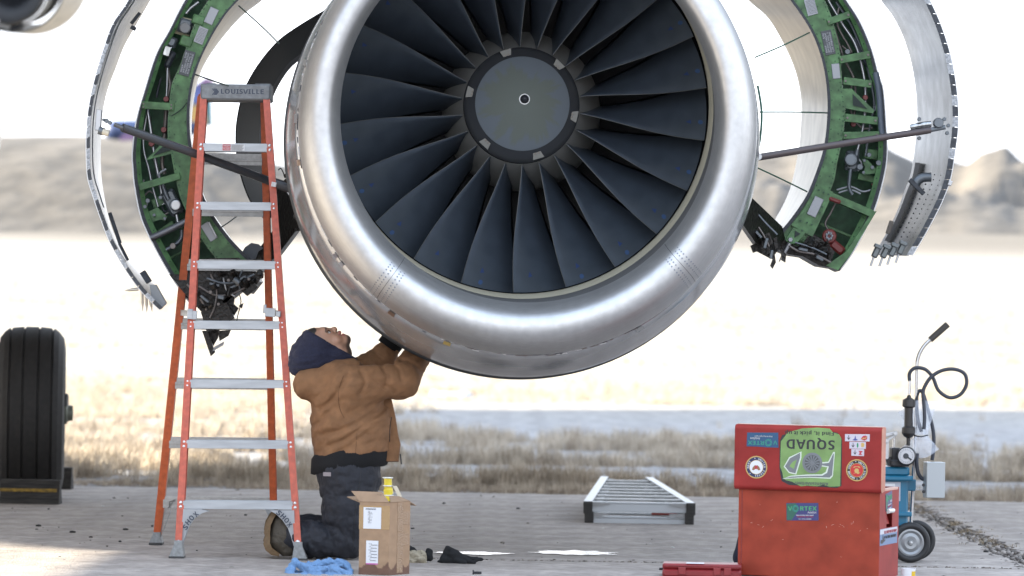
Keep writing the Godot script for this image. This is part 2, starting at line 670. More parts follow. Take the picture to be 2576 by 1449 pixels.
# the airliner that the engine hangs from: above and beside the frame, it shades the apron
func airliner() -> void:
	var white := M("airframe_skin", Color(0.62, 0.63, 0.64), 0.3, 0.4, noise_tex("skin", 0.01, 0.8, 1.0, 4), Vector3(0.3, 0.3, 0.3))
	var t := thing("airliner", "silver passenger jet standing over the apron, its engine cowls open", "airplane", Vector3(-9.9, 0, -24.5))
	var mb := MB.new()
	var rows := []
	for q in [[-3.0, 0.05, 3.4], [-4.2, 0.9, 3.5], [-6.0, 1.45, 3.8], [-8.5, 1.8, 4.15], [-12.0, 1.95, 4.3], [-57.0, 1.95, 4.3], [-61.0, 1.6, 4.6], [-65.0, 0.9, 5.2], [-69.0, 0.1, 6.0]]:
		var r := PackedVector3Array()
		for k in 40:
			var a := TAU * k / 40
			r.append(Vector3(-9.9 + cos(a) * q[1], q[2] + sin(a) * q[1] * 1.05, q[0]))
		rows.append(r)
	mb.sweep(rows, true, true, true)
	part(t, "fuselage", mb, white)
	# wings: [x from centre line, leading z, trailing z, height, thickness]
	for s in [1.0, -1.0]:
		var w := []
		for q in [[1.0, -14.0, -29.5, 4.1, 1.0], [6.5, -17.4, -29.4, 4.9, 0.7], [12.0, -20.2, -30.3, 5.4, 0.45], [19.0, -26.5, -32.0, 6.2, 0.2]]:
			var r := PackedVector3Array()
			var chord: float = q[1] - q[2]
			for k in 16:
				var a := TAU * k / 16
				var cx := (cos(a) + 1.0) / 2.0
				var th: float = q[4] * 0.5 * sin(a) * pow(cx, 0.5) * 1.25
				r.append(Vector3(-9.9 + s * q[0], q[3] + th, q[2] + chord * cx))
			w.append(r)
		var wb := MB.new()
		wb.sweep(w, true, true, true)
		part(t, "wing", wb, white)
		var hb := MB.new()
		w = []
		for q in [[0.2, -61.5, -68.0, 8.2, 0.4], [7.6, -66.5, -69.5, 8.8, 0.15]]:
			var r := PackedVector3Array()
			for k in 12:
				var a := TAU * k / 12
				r.append(Vector3(-9.9 + s * q[0], q[3] + q[4] * 0.5 * sin(a), lerpf(q[2], q[1], (cos(a) + 1.0) / 2.0)))
			w.append(r)
		hb.sweep(w, true, true, true)
		part(t, "tailplane", hb, white)
	var fb := MB.new()
	fb.plate(Transform3D(Basis(Vector3(0, 0, -1), Vector3(0, 1, 0), Vector3(1, 0, 0)), Vector3(-9.9, 0, 0)), PackedVector2Array([Vector2(56, 6.2), Vector2(65, 13.6), Vector2(68.5, 13.6), Vector2(68.0, 5.6)]), 0.4)
	part(t, "fin", fb, white)
	# the pylon down to the open engine
	var pb := MB.new()
	pb.box(Transform3D(Basis.IDENTITY, Vector3(0.05, 4.0, -21.6)), Vector3(0.34, 1.1, 4.4), 0.06)
	part(t, "pylon", pb, white)

func ringp(cx: float, cy: float, r: float, d: float, n := 144) -> PackedVector3Array:
	var o := PackedVector3Array()
	for k in n:
		var a := TAU * k / n
		o.append(P(cx + r * cos(a), cy + r * sin(a), d))
	return o

func lip_ring(t: float) -> Array:
	# t 0 at the outer seam, 0.5 at the foremost edge, 1 at the throat: centre x, centre y, radius in pixels, distance
	var a := t * PI
	var r := 0.0
	var dd := 0.0
	if t < 0.5:
		r = 521.0 + 56.0 * pow(maxf(0.0, cos(a)), 0.85)
		dd = 17.90 + 0.27 * (1.0 - pow(maxf(0.0, sin(a)), 0.9))
	else:
		r = 521.0 - 50.0 * pow(maxf(0.0, -cos(a)), 0.85)
		dd = 17.90 + 0.27 * (1.0 - pow(maxf(0.0, sin(a)), 0.9))
	return [1327.0, lerpf(316.0, 290.0, t), r, dd]

func lip_at(t: float, ang: float) -> Vector3:
	var q := lip_ring(t)
	return P(q[0] + q[2] * cos(ang), q[1] + q[2] * sin(ang), q[3])

func lip_frame(t: float, ang: float) -> Transform3D:
	var o := lip_at(t, ang)
	var u := (lip_at(t, ang + 0.004) - o).normalized()
	var v := (lip_at(t + 0.01, ang) - o).normalized()
	var n := u.cross(v).normalized()
	if n.dot(EYE - o) < 0:
		n = -n
	return Transform3D(Basis(v.cross(n).normalized(), v, n).orthonormalized(), o)

func engine() -> void:
	var base := Vector3(0.06, 0, -19.0)
	var e := thing("jet_engine", "huge jet engine with polished round inlet and dark fan, hanging under the wing", "jet engine", base)
	var streak := noise_tex("streak", 0.02, 0.9, 1.0, 5)
	var rough := noise_tex("lip_rough", 0.006, 0.84, 1.0, 4)
	var lipm := M("polished_aluminium", Color(0.60, 0.60, 0.60), 0.50, 0.92, streak, Vector3(1.5, 1.5, 6.0), 0.0, null, rough)
	var barrelm := M("grey_inlet_paint", Color(0.62, 0.63, 0.645), 0.17, 0.65, noise_tex("barrel", 0.01, 0.85, 1.0, 4), Vector3(0.8, 0.8, 0.8), 0.02, noise_tex("dents", 0.004, 0.0, 1.0, 2))
	var dark := M("engine_dark", Color(0.02, 0.021, 0.023), 0.6)
	var mb := MB.new()
	var s := []
	s.append(ringp(1327, 316, 572, 18.175))
	for i in 41:
		var q := lip_ring(i / 40.0)
		s.append(ringp(q[0], q[1], q[2], q[3]))
	s.append(ringp(1326, 289, 473.0, 18.19))
	_rings(mb, s)
	var lip := part(e, "inlet_lip", mb, lipm)
	# rivets and butt joints between lip segments
	var rv := MB.new()
	rng.seed = 3
	for ja in [deg_to_rad(131.0), deg_to_rad(43.0)]:
		for side in [-1, 1]:
			for rowi in 2:
				for k in 15:
					var tt := 0.06 + k * 0.04 + rowi * 0.018
					var f := lip_frame(tt, ja + side * (0.022 + rowi * 0.02))
					rv.lathe(Transform3D(f.basis * Basis(Vector3.RIGHT, PI / 2), f.origin), [[0.0, 0.0012], [0.0036, 0.0010], [0.0045, 0.0]], 7, true)
	part(lip, "rivet", rv, M("rivet_dark", Color(0.26, 0.28, 0.31), 0.5, 0.6)).set_meta("kind", "stuff")
	for ja in [deg_to_rad(131.0), deg_to_rad(43.0), deg_to_rad(-48.0), deg_to_rad(-135.0)]:
		var jb := MB.new()
		var pts := []
		for k in 22:
			pts.append(lip_frame(0.02 + k * 0.043, ja) * Vector3(0, 0, 0.0002))
		jb.tube(pts, 0.0010, 6)
		part(lip, "butt_joint", jb, dark)
	# outer barrel behind the seam
	mb = MB.new()
	_rings(mb, [ringp(1327, 316, 571, 18.18), ringp(1327, 316.5, 576, 18.183), ringp(1324, 326, 584, 18.27), ringp(1319, 340, 592, 18.38), ringp(1316, 350, 595, 18.5), ringp(1313, 355, 594, 18.62), ringp(1310, 358, 592, 18.74)])
	var barrel := part(e, "inlet_barrel", mb, barrelm)
	mb = MB.new()
	_rings(mb, [ringp(1310, 358, 592, 18.742), ringp(1308, 360, 595, 18.745), ringp(1307, 361, 594, 18.79), ringp(1309, 300, 500, 18.80)])
	part(e, "rear_bulkhead", mb, M("seal_dark", Color(0.035, 0.038, 0.042), 0.5))
	# sealant worn out along the seam, tape patches and access panels on the barrel
	var pb := MB.new()
	for k in 90:
		var a := deg_to_rad(rng.randf_range(60.0, 150.0)) if k < 60 else deg_to_rad(rng.randf_range(150.0, 215.0))
		var w := rng.randf_range(0.004, 0.018)
		var r := 577.0 + rng.randf_range(-1.5, 3.5)
		var p0 := P(1327 + r * cos(a), 316 + r * sin(a), 18.176)
		var f := Transform3D(Basis(Vector3(0, 0, 1), -a + PI / 2), p0)
		pb.c = [Color(0.05, 0.05, 0.055), Color(0.5, 0.5, 0.5), Color(0.14, 0.12, 0.11)][rng.randi() % 3]
		pb.box(f, Vector3(w * 2.4, 0.005, 0.010), 0.001)
	part(barrel, "seam_sealant", pb, V("sealant", 0.5)).set_meta("kind", "stuff")
	for q in [[126.0, 18.22, 8, Color(0.17, 0.11, 0.08), 0.075], [110.3, 18.215, 8, Color(0.47, 0.34, 0.08), 0.075], [143.5, 18.22, 6, Color(0.28, 0.29, 0.32), 0.05], [146.0, 18.235, 7, Color(0.2, 0.2, 0.23), 0.05], [182.0, 18.2, 5, Color(0.25, 0.25, 0.26), 0.09], [196.0, 18.2, 5, Color(0.25, 0.24, 0.23), 0.06], [171.0, 18.21, 5, Color(0.30, 0.22, 0.17), 0.06], [61.0, 18.2, 5, Color(0.3, 0.3, 0.3), 0.07]]:
		var tb := MB.new()
		var a := deg_to_rad(q[0])
		var ha: float = q[4] / 2.3
		var g := []
		for i in 2:
			var row := PackedVector3Array()
			for k in 5:
				var aa: float = a + ha * (k / 4.0 - 0.5) * 1.0
				var rr := 577.5 + (i * 0.62 + 0.1) * 13.0
				row.append(P(1326.5 + rr * cos(aa), 318 + rr * sin(aa), 18.185 + i * 0.055))
			g.append(row)
		tb.sweep(g, false, false, true)
		part(barrel, "tape_patch", tb, M("tape%d" % int(q[0]), q[3], 0.35))
	# inner duct with the cream rub strip in front of the blades
	mb = MB.new()
	_rings(mb, [ringp(1326, 289, 473, 18.195), ringp(1325, 288, 475, 18.20), ringp(1324, 287, 475, 18.23), ringp(1322, 283, 477, 18.5), ringp(1316, 273, 479, 18.75)])
	part(e, "inlet_duct", mb, M("duct_grey", Color(0.20, 0.20, 0.20), 0.5, 0.3, streak, Vector3(3, 3, 3)))
	mb = MB.new()
	_rings(mb, [ringp(1316, 273, 478.8, 18.751), ringp(1311.5, 267.5, 472.5, 19.0), ringp(1311, 267, 471.5, 19.35)])
	part(e, "rub_strip", mb, M("cream_liner", Color(0.60, 0.56, 0.43), 0.7))
	mb = MB.new()
	_rings(mb, [ringp(1311, 267, 481, 19.35), ringp(1311, 267, 478, 19.8), ringp(1311, 267, 300, 19.85), ringp(1311, 267, 100, 19.86)])
	part(e, "guide_vane_case", mb, dark)
	mb = MB.new()
	_rings(mb, [ringp(1309, 300, 500, 18.8), ringp(1309, 275, 512, 18.85), ringp(1309, 270, 506, 19.9), ringp(1309, 270, 420, 19.95)])
	part(e, "fan_case", mb, M("fan_case_dark", Color(0.06, 0.07, 0.06), 0.5, 0.2))
	# hub, spinner
	var hub := P(1311, 267, 19.05)
	var u := px(19.05)
	var ax := along(hub, Vector3(0, 0, 1))
	mb = MB.new()
	mb.lathe(ax, [[146 * u, 0.03], [150 * u, -0.01], [196 * u, -0.22], [205 * u, -0.5]], 110, true)
	part(e, "annulus_filler", mb, M("filler_grey", Color(0.42, 0.42, 0.41), 0.4, 0.35))
	var shift := P(1320, 256, 18.78) - P(1311, 267, 18.78)
	var spin := func(prof: Array, m2: MB, sides: int) -> void:
		var rows := []
		for k in sides:
			var a := TAU * k / sides
			var row := PackedVector3Array()
			for p in prof:
				row.append(hub + Vector3(cos(a) * p[0] * u, sin(a) * p[0] * u, p[1]) + shift * clampf(p[1] / 0.27, 0.0, 1.2))
			rows.append(row)
		m2.sweep(rows, false, false, true, true)
	mb = MB.new()
	spin.call([[146, 0.031], [145, 0.045], [134, 0.062], [119, 0.085]], mb, 96)
	var ring := part(e, "spinner_ring", mb, M("spinner_ring_black", Color(0.028, 0.031, 0.038), 0.42))
	for k in 6:
		var a := deg_to_rad(12.0 + 60.0 * k)
		var lb := MB.new()
		var f := Transform3D(Basis(Vector3(0, 0, 1), -a - PI / 2), hub + Vector3(cos(a) * 132.5 * u, -sin(a) * 132.5 * u, 0.0665) + shift * 0.25)
		lb.plate(f, PackedVector2Array([Vector2(-0.018, -0.018), Vector2(0.018, -0.018), Vector2(0.03, 0.02), Vector2(-0.03, 0.02)]), 0.014)
		var lug := part(ring, "lug", lb, M("lug_grey", Color(0.13, 0.13, 0.12), 0.4, 0.3))
		var bb := MB.new()
		for o in [-0.008, 0.008]:
			bb.lathe(Transform3D(f.basis * Basis(Vector3.RIGHT, PI / 2), f * Vector3(o, -0.008, 0.008)), [[0.0, 0.003], [0.005, 0.003], [0.006, 0.0]], 8)
		part(ring, "bolt", bb, M("bolt_steel", Color(0.12, 0.11, 0.1), 0.3, 0.9))
	mb = MB.new()
	var nz := FastNoiseLite.new()
	nz.frequency = 0.9
	nz.fractal_octaves = 4
	nz.seed = 12
	var prof := [[118.5, 0.087], [112, 0.098], [100, 0.115], [88, 0.133], [76, 0.151], [64, 0.169], [52, 0.187], [40, 0.205], [26, 0.226], [12.5, 0.247]]
	mb.smooth()
	var pt := func(k: int, j: int) -> Vector3:
		var a := TAU * k / 120
		return hub + Vector3(cos(a) * prof[j][0] * u, sin(a) * prof[j][0] * u, prof[j][1]) + shift * clampf(prof[j][1] / 0.27, 0.0, 1.2)
	var pc := func(k: int, j: int) -> Color:
		var a := TAU * (k % 120) / 120
		var w: float = 84.0 + 26.0 * nz.get_noise_2d(cos(a) * 2.2 + sin(a * 9.0) * 0.2, sin(a) * 2.2) * 2.0 + 9.0 * nz.get_noise_2d(cos(a) * 11.0, sin(a) * 11.0)
		return Color(0.135, 0.155, 0.145) if prof[j][0] < w else Color(0.135, 0.157, 0.185)
	for j in prof.size() - 1:
		for k in 120:
			mb.tric(pt.call(k, j), pt.call(k + 1, j), pt.call(k + 1, j + 1), pc.call(k, j), pc.call(k + 1, j), pc.call(k + 1, j + 1))
			mb.tric(pt.call(k, j), pt.call(k + 1, j + 1), pt.call(k, j + 1), pc.call(k, j), pc.call(k + 1, j + 1), pc.call(k, j + 1))
	var spm := V("spinner_paint", 0.42)
	var cone := part(e, "spinner", mb, spm)
	mb = MB.new()
	spin.call([[13.5, 0.2455], [12.2, 0.25], [11.2, 0.248]], mb, 32)
	part(cone, "tip_ring", mb, M("tip_white", Color(0.8, 0.8, 0.8), 0.4))
	mb = MB.new()
	spin.call([[11.2, 0.248], [8, 0.262], [4, 0.269], [0.1, 0.271]], mb, 32)
	part(cone, "rubber_tip", mb, M("tip_black", Color(0.012, 0.014, 0.02), 0.45))
	# 22 wide-chord blades: one mesh, turned about the hub
	var blade := MB.new()
	var secs := []
	var where := func(v: float, q: float, side: float) -> Vector3:
		var r := lerpf(150.0, 469.0, v)
		var a := deg_to_rad(3.2 * v + 2.0 * sin(PI * v) - lerpf(5.0, 20.5, pow(v, 0.55)) * pow(q, 0.82) + side * 0.7 * sin(PI * clampf(q, 0.02, 1.0)) * lerpf(2.2, 0.8, v))
		var dep := 0.03 - lerpf(0.27, 0.20, v) * q - 0.05 * v + 0.03 * sin(PI * v)
		return Vector3(cos(a) * r * u, -sin(a) * r * u, dep)
	for i in 21:
		var v := i / 20.0
		var row := PackedVector3Array()
		for k in 11:
			row.append(where.call(v, k / 10.0, 0.0))
		for k in range(9, 0, -1):
			row.append(where.call(v, k / 10.0, 1.0))
		row.append(where.call(v, 0.0, 1.0) + Vector3(0, 0, 0.0))
		secs.append(row)
	blade.sweep(secs, true, true, true)
	var bm := blade.done()
	var edge := MB.new()
	var ep := []
	for i in 21:
		ep.append(where.call(i / 20.0, 0.0, 0.5) + Vector3(0, 0, 0.0005))
	edge.tube(ep, 0.0014, 6)
	var em := edge.done()
	var mark := MB.new()
	var mf := func(v: float, q: float) -> Transform3D:
		var o: Vector3 = where.call(v, q, 0.0)
		var a1: Vector3 = where.call(v, q + 0.05, 0.0) - o
		var r1: Vector3 = where.call(v + 0.03, q, 0.0) - o
		var n := a1.cross(r1).normalized()
		if n.z < 0:
			n = -n
		return Transform3D(Basis(n.cross(r1).normalized() * -1.0, r1.normalized(), n).orthonormalized(), o + n * 0.0012)
	mark.plate(mf.call(0.86, 0.23), PackedVector2Array([Vector2(-0.013, 0.012), Vector2(0.013, 0.012), Vector2(0, -0.014)]), 0.001)
	var mm := mark.done()
	var dot := MB.new()
	var dpoly := PackedVector2Array()
	for k in 14:
		dpoly.append(Vector2(cos(TAU * k / 14), sin(TAU * k / 14)) * 0.013)
	dot.plate(mf.call(0.955, 0.22), dpoly, 0.001)
	var dm := dot.done()
	var bladem := M("fan_blade", Color(0.083, 0.106, 0.142), 0.40, 0.3, noise_tex("blade", 0.006, 0.88, 1.0, 4), Vector3(2, 2, 2))
	var edgem := M("blade_edge", Color(0.16, 0.165, 0.17), 0.35, 0.6)
	var blue := M("blue_mark", Color(0.03, 0.06, 0.19), 0.5)
	var bluer := M("blue_dot", Color(0.04, 0.09, 0.22), 0.5)
	for k in 22:
		var b := MeshInstance3D.new()
		b.name = "fan_blade"
		b.mesh = bm
		b.material_override = bladem
		e.add_child(b, true)
		b.transform = Transform3D(Basis(Vector3(0, 0, 1), -deg_to_rad(6.4 + k * 360.0 / 22.0)), hub - base)
		for q in [["leading_edge", em, edgem], ["triangle_mark", mm, blue], ["round_mark", dm, bluer]]:
			if q[0] == "round_mark" and not k in [0, 1, 2, 3, 4, 6, 8, 9, 10, 20, 21]:
				continue
			var o := MeshInstance3D.new()
			o.name = q[0]
			o.mesh = q[1]
			o.material_override = q[2]
			b.add_child(o, true)
	# core behind, seen between the cowls
	mb = MB.new()
	_rings(mb, [ringp(1300, 330, 330, 20.3, 64), ringp(1290, 340, 300, 21.5, 64), ringp(1285, 350, 240, 23.0, 64), ringp(1285, 355, 120, 23.2, 64)])
	part(e, "engine_core", mb, dark)

func _rings(mb: MB, s: Array) -> void:
	var n: int = s[0].size()
	mb.smooth()
	for i in s.size() - 1:
		for k in n:
			var k2: int = (k + 1) % n
			mb.quad(s[i][k], s[i][k2], s[i + 1][k2], s[i + 1][k])

const MID := Vector2(1315, 330)

func out2(p: Vector2) -> Vector2:
	return (p - MID).normalized()

# a curved panel between picture curves a (at distance da) and b (at distance db), with thickness zt backwards and off pixels outwards
func band(mb: MB, a: PackedVector2Array, da: float, b: PackedVector2Array, db: float, zt: float, off := 0.0, i0 := 0, i1 := -1) -> void:
	var s := []
	if i1 < 0:
		i1 = a.size() - 1
	for i in range(i0, i1 + 1):
		var n := out2(a[i]) * off
		s.append(PackedVector3Array([P(a[i].x, a[i].y, da), P(b[i].x, b[i].y, db), P(b[i].x + n.x, b[i].y + n.y, db + zt), P(a[i].x + n.x, a[i].y + n.y, da + zt)]))
	mb.sweep(s)

func inward(a: PackedVector2Array, b: PackedVector2Array, w: float) -> PackedVector2Array:
	var r := PackedVector2Array()
	for i in a.size():
		r.append(a[i] + (b[i] - a[i]).normalized() * w)
	return r

func mixc(a: PackedVector2Array, b: PackedVector2Array, t: float) -> PackedVector2Array:
	var r := PackedVector2Array()
	for i in a.size():
		r.append(a[i].lerp(b[i], t))
	return r

func rivets(par: Node3D, c: PackedVector2Array, d: float, step: int, r := 0.0035, m: Material = null) -> void:
	var mb := MB.new()
	for i in range(2, c.size() - 2, step):
		mb.lathe(along(P(c[i].x, c[i].y, d), Vector3(0, 0, 1)), [[0.0, r * 0.5], [r * 0.7, r * 0.35], [r, 0.0]], 6, true)
	part(par, "rivet", mb, m if m else M("rivet_green", Color(0.025, 0.07, 0.035), 0.5)).set_meta("kind", "stuff")

func pipe(par: Node3D, f: Array, d: float, r: float, m: Material, nm := "pipe", d2 := -1.0) -> MeshInstance3D:
	var mb := MB.new()
	var n := f.size() * 3
	var c := cv(f, n)
	var pts := []
	for i in n:
		pts.append(P(c[i].x, c[i].y, d if d2 < 0 else lerpf(d, d2, i / float(n - 1))))
	mb.tube(pts, r * px(d), 9)
	return part(par, nm, mb, m)

func slab_at(par: Node3D, nm: String, x: float, y: float, w: float, h: float, ang: float, d: float, thick: float, m: Material, bev := 0.002) -> MeshInstance3D:
	var mb := MB.new()
	var u := px(d)
	mb.box(face(x, y, d, ang), Vector3(w * u, h * u, thick), bev)
	return part(par, nm, mb, m)

func disc_at(par: Node3D, nm: String, x: float, y: float, r: float, d: float, thick: float, m: Material) -> MeshInstance3D:
	var mb := MB.new()
	var u := px(d)
	mb.lathe(along(P(x, y, d), Vector3(0, 0, 1)), [[0.0, thick], [r * u * 0.85, thick], [r * u, thick * 0.7], [r * u, 0.0]], 20)
	return part(par, nm, mb, m)

# a strap between two picture points, w pixels wide
func strap(par: Node3D, nm: String, x0: float, y0: float, x1: float, y1: float, w: float, d: float, thick: float, m: Material) -> MeshInstance3D:
	var a := rad_to_deg(atan2(y1 - y0, x1 - x0))
	return slab_at(par, nm, (x0 + x1) / 2, (y0 + y1) / 2, Vector2(x1 - x0, y1 - y0).length(), w, a, d, thick, m)

func placard(par: Node3D, x: float, y: float, w: float, h: float, ang: float, d: float, ink: Material, paper: Material, lines: Array) -> void:
	var p := slab_at(par, "placard", x, y, w, h, ang, d, 0.003, paper, 0.0005)
	var f := face(x, y, d, ang)
	f.basis = f.basis * Basis(Vector3(0, 0, 1), PI / 2)
	var u := px(d)
	for i in lines.size():
		var o := f * Vector3(0, (0.5 - (i + 0.5) / lines.size()) * w * u * 0.86, 0.0022)
		letters(p, lines[i], Transform3D(f.basis, o), w * u * 0.62 / lines.size(), ink, h * u * (0.8 if lines[i].length() > 6 else 0.4))

func cowls() -> void:
	var n := 70
	var scratch := noise_tex("scratch", 0.014, 0.66, 1.0, 5)
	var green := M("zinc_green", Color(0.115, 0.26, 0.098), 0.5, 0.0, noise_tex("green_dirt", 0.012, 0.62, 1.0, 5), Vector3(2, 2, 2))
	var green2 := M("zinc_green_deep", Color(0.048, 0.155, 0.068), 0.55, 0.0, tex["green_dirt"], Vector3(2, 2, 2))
	var bright := M("bare_metal", Color(0.56, 0.57, 0.57), 0.24, 0.95, scratch, Vector3(5, 0.7, 0.7))
	var duct := M("duct_wall", Color(0.70, 0.67, 0.60), 0.33, 0.8, noise_tex("duct", 0.008, 0.8, 1.0, 3), Vector3(1, 1, 1))
	var skin := M("cowl_skin", Color(0.55, 0.56, 0.58), 0.3, 0.6)
	var seal := M("seal_rubber", Color(0.045, 0.052, 0.065), 0.55, 0.0, tex["green_dirt"], Vector3(5, 5, 5))
	var seal2 := M("seal_foil", Color(0.42, 0.44, 0.47), 0.4, 0.7, scratch, Vector3(8, 8, 8))
	var black := M("sooty_metal", Color(0.040, 0.034, 0.029), 0.34, 0.4, noise_tex("soot", 0.02, 0.35, 1.0, 5), Vector3(4, 4, 4), 0.5)
	var dark := M("recess_dark", Color(0.02, 0.03, 0.026), 0.7)
	var steel := M("tube_steel", Color(0.42, 0.43, 0.45), 0.32, 0.9)
	var tubeb := M("tube_bronze", Color(0.17, 0.15, 0.14), 0.4, 0.5)
	var alu := M("fitting_grey", Color(0.13, 0.145, 0.16), 0.38, 0.5)
	var red := M("red_fitting", Color(0.16, 0.025, 0.022), 0.45)
	var rod := M("rod_grey", Color(0.085, 0.088, 0.095), 0.36, 0.4)
	var paper := M("label_silver", Color(0.30, 0.31, 0.33), 0.4, 0.3)
	var ink := M("label_ink", Color(0.03, 0.03, 0.03), 0.5)
	var plaque := M("label_dark", Color(0.07, 0.075, 0.08), 0.5)
	# ---- left fan cowl
	var lo := cv([420, -200, 362, -90, 324, 0, 284, 61, 259.7, 128, 235, 214, 221.5, 287, 217.5, 360, 220.6, 443, 235.5, 496, 255.4, 554, 275, 604.7, 306, 662, 345.6, 720, 381.8, 760, 402.7, 779.8], n)
	var li := cv([500, -200, 430, -90, 379, 0, 342, 64, 311.6, 119, 291.8, 171, 272, 223, 260, 275, 256, 320, 253.6, 366, 254, 425, 259, 475, 275, 554, 298.7, 615.5, 324, 655, 356.4, 691, 389, 717, 419.6, 765], n)
	var t := thing("fan_cowl", "left hand curved outer engine cowl swung open, silver inside", "engine cowl", P(300, 700, 19.3), "open fan cowls")
	var mb := MB.new()
	var l1 := inward(lo, li, 9.0)
	band(mb, l1, 19.0, li, 20.0, 0.0, 5.0)
	part(t, "inner_skin", mb, bright)
	mb = MB.new()
	band(mb, lo, 19.0, inward(lo, li, 1.2), 20.1, 0.0, 2.0)
	part(t, "outer_skin", mb, skin)
	_segments(t, lo, inward(lo, li, 9.5), 18.985, seal, seal2, 40)
	mb = MB.new()
	band(mb, inward(lo, li, 15.0), 19.10, inward(lo, li, 18.5), 19.12, 0.012, 0.0, 4, 50)
	part(t, "stiffener", mb, M("stiffener_grey", Color(0.25, 0.26, 0.27), 0.4, 0.5))
	for q in [[330, 60, 352, 32, 8], [333, 75, 338, 66, 14], [276, 535, 302, 612, 9], [300, 612, 322, 655, 7]]:
		strap(t, "edge_strip", q[0], q[1], q[2], q[3], q[4], 19.35, 0.02, seal)
	slab_at(t, "latch_block", 367, 697, 14, 32, -32, 19.2, 0.06, seal)
	mb = MB.new()
	pxplate(mb, [376, 716, 392, 716, 418, 762, 404, 778, 382, 752], 19.05, 0.05)
	part(t, "hinge_fitting", mb, M("fitting_dark_steel", Color(0.16, 0.17, 0.18), 0.35, 0.8))
	for q in [[348, 727, 313, 731], [357, 733, 359, 783], [367, 738, 369.5, 787], [376, 742, 383, 785]]:
		mb = MB.new()
		var a := P(q[0], q[1], 19.05)
		var b := P(q[2], q[3], 19.05)
		mb.tube([a, a.lerp(b, 0.55), b], [0.0085, 0.0075, 0.001], 8)
		part(t, "latch_pin", mb, M("pin_steel", Color(0.42, 0.40, 0.36), 0.3, 0.9))
	# hold-open rod to the engine and the bumper above it
	pipe(t, [287, 313, 310, 322], 18.9, 5.5, rod, "hold_open_rod")
	pipe(t, [308, 321, 400, 354, 500, 390, 620, 434, 690, 460], 18.9, 11.0, rod, "hold_open_rod", 19.35)
	pipe(t, [686, 459, 745, 478], 19.35, 13.0, rod, "rod_collar")
	for q in [[262, 302, 4.5], [268, 304, 6.0], [277, 309, 5.0]]:
		disc_at(t, "rod_end", q[0], q[1], q[2], 18.9, 0.02, alu)
	pipe(t, [248, 328, 262, 332], 18.95, 10.0, alu, "bumper")
	pipe(t, [258, 331, 274, 336], 18.93, 8.0, M("bumper_cream", Color(0.6, 0.54, 0.42), 0.4), "bumper_tip")
	slab_at(t, "bracket", 248, 302, 14, 52, 4, 19.02, 0.03, steel)
	# ---- right fan cowl
	var ro := cv([2230, -200, 2300, -80, 2338.5, 0, 2365, 59, 2387.5, 127.6, 2402, 196, 2409.5, 265, 2409.5, 324, 2402, 382.7, 2390, 451.5, 2370, 505.5, 2348, 549.6, 2321, 598.7, 2294, 643], n)
	var ri := cv([2090, -200, 2170, -80, 2216, 0, 2245, 39, 2270, 88, 2289.6, 147, 2301.8, 211, 2306.8, 275, 2304, 343.5, 2292, 432, 2275, 481, 2255, 535, 2231, 584, 2199, 640], n)
	t = thing("fan_cowl", "right hand curved outer engine cowl swung open beside the hills, latches at its tip", "engine cowl", P(2300, 640, 19.3), "open fan cowls")
	mb = MB.new()
	band(mb, inward(ro, ri, 13.0), 19.0, ri, 20.1, 0.0, 5.0)
	part(t, "inner_skin", mb, bright)
	mb = MB.new()
	band(mb, ro, 19.0, inward(ro, ri, 1.5), 20.2, 0.0, 2.0)
	part(t, "outer_skin", mb, skin)
	_segments(t, ro, inward(ro, ri, 14.0), 18.985, seal, seal2, 34)
	mb = MB.new()
	band(mb, inward(ro, ri, 17.0), 19.08, inward(ro, ri, 33.0), 19.25, 0.012, 2.0, 24, 38)
	part(t, "dark_stiffener", mb, M("stiffener_dark", Color(0.07, 0.075, 0.08), 0.45, 0.4))
	mb = MB.new()
	band(mb, mixc(ro, ri, 0.82), 19.75, mixc(ro, ri, 0.93), 19.95, 0.012, -1.0, 50, 66)
	part(t, "dark_stiffener", mb, seal)
	for k in 4:
		var mrow := mixc(ro, ri, 0.24 + 0.16 * k)
		rivets(t, mrow.slice(50, 68), 19.15 + 0.19 * k, 1, 0.005, M("rivet_black", Color(0.03, 0.03, 0.035), 0.5))
	pipe(t, [2290, 321, 2318, 315, 2342, 312], 19.0, 8.0, bright, "stay_bracket")
	disc_at(t, "stay_boss", 2359, 310, 13, 18.97, 0.05, alu)
	pipe(t, [1909, 396, 2050, 373, 2200, 349, 2300, 334, 2340, 327], 18.75, 9.0, M("rod_brown", Color(0.075, 0.06, 0.06), 0.35, 0.4), "hold_open_rod", 18.95)
	pipe(t, [2336, 328, 2378, 320], 18.95, 6.0, alu, "rod_end")
	disc_at(t, "rod_socket", 1908, 395, 9, 18.72, 0.03, steel)
	for q in [[2312, 300], [2312, 348], [2375, 300], [2382, 335], [2385, 316]]:
		disc_at(t, "bolt", q[0], q[1], 5, 18.99, 0.02, alu)
	pipe(t, [2342, 446, 2322, 447, 2308, 455, 2300, 470], 19.2, 12.0, alu, "drain_fitting")
	strap(t, "drain_flange", 2288, 452, 2324, 488, 11, 19.15, 0.03, seal)
	slab_at(t, "edge_tab", 2238, 572, 10, 34, 18, 19.6, 0.04, M("tab_brown", Color(0.14, 0.12, 0.10), 0.5))
	slab_at(t, "bolt_head", 2389, 461, 10, 12, 20, 19.0, 0.04, steel)
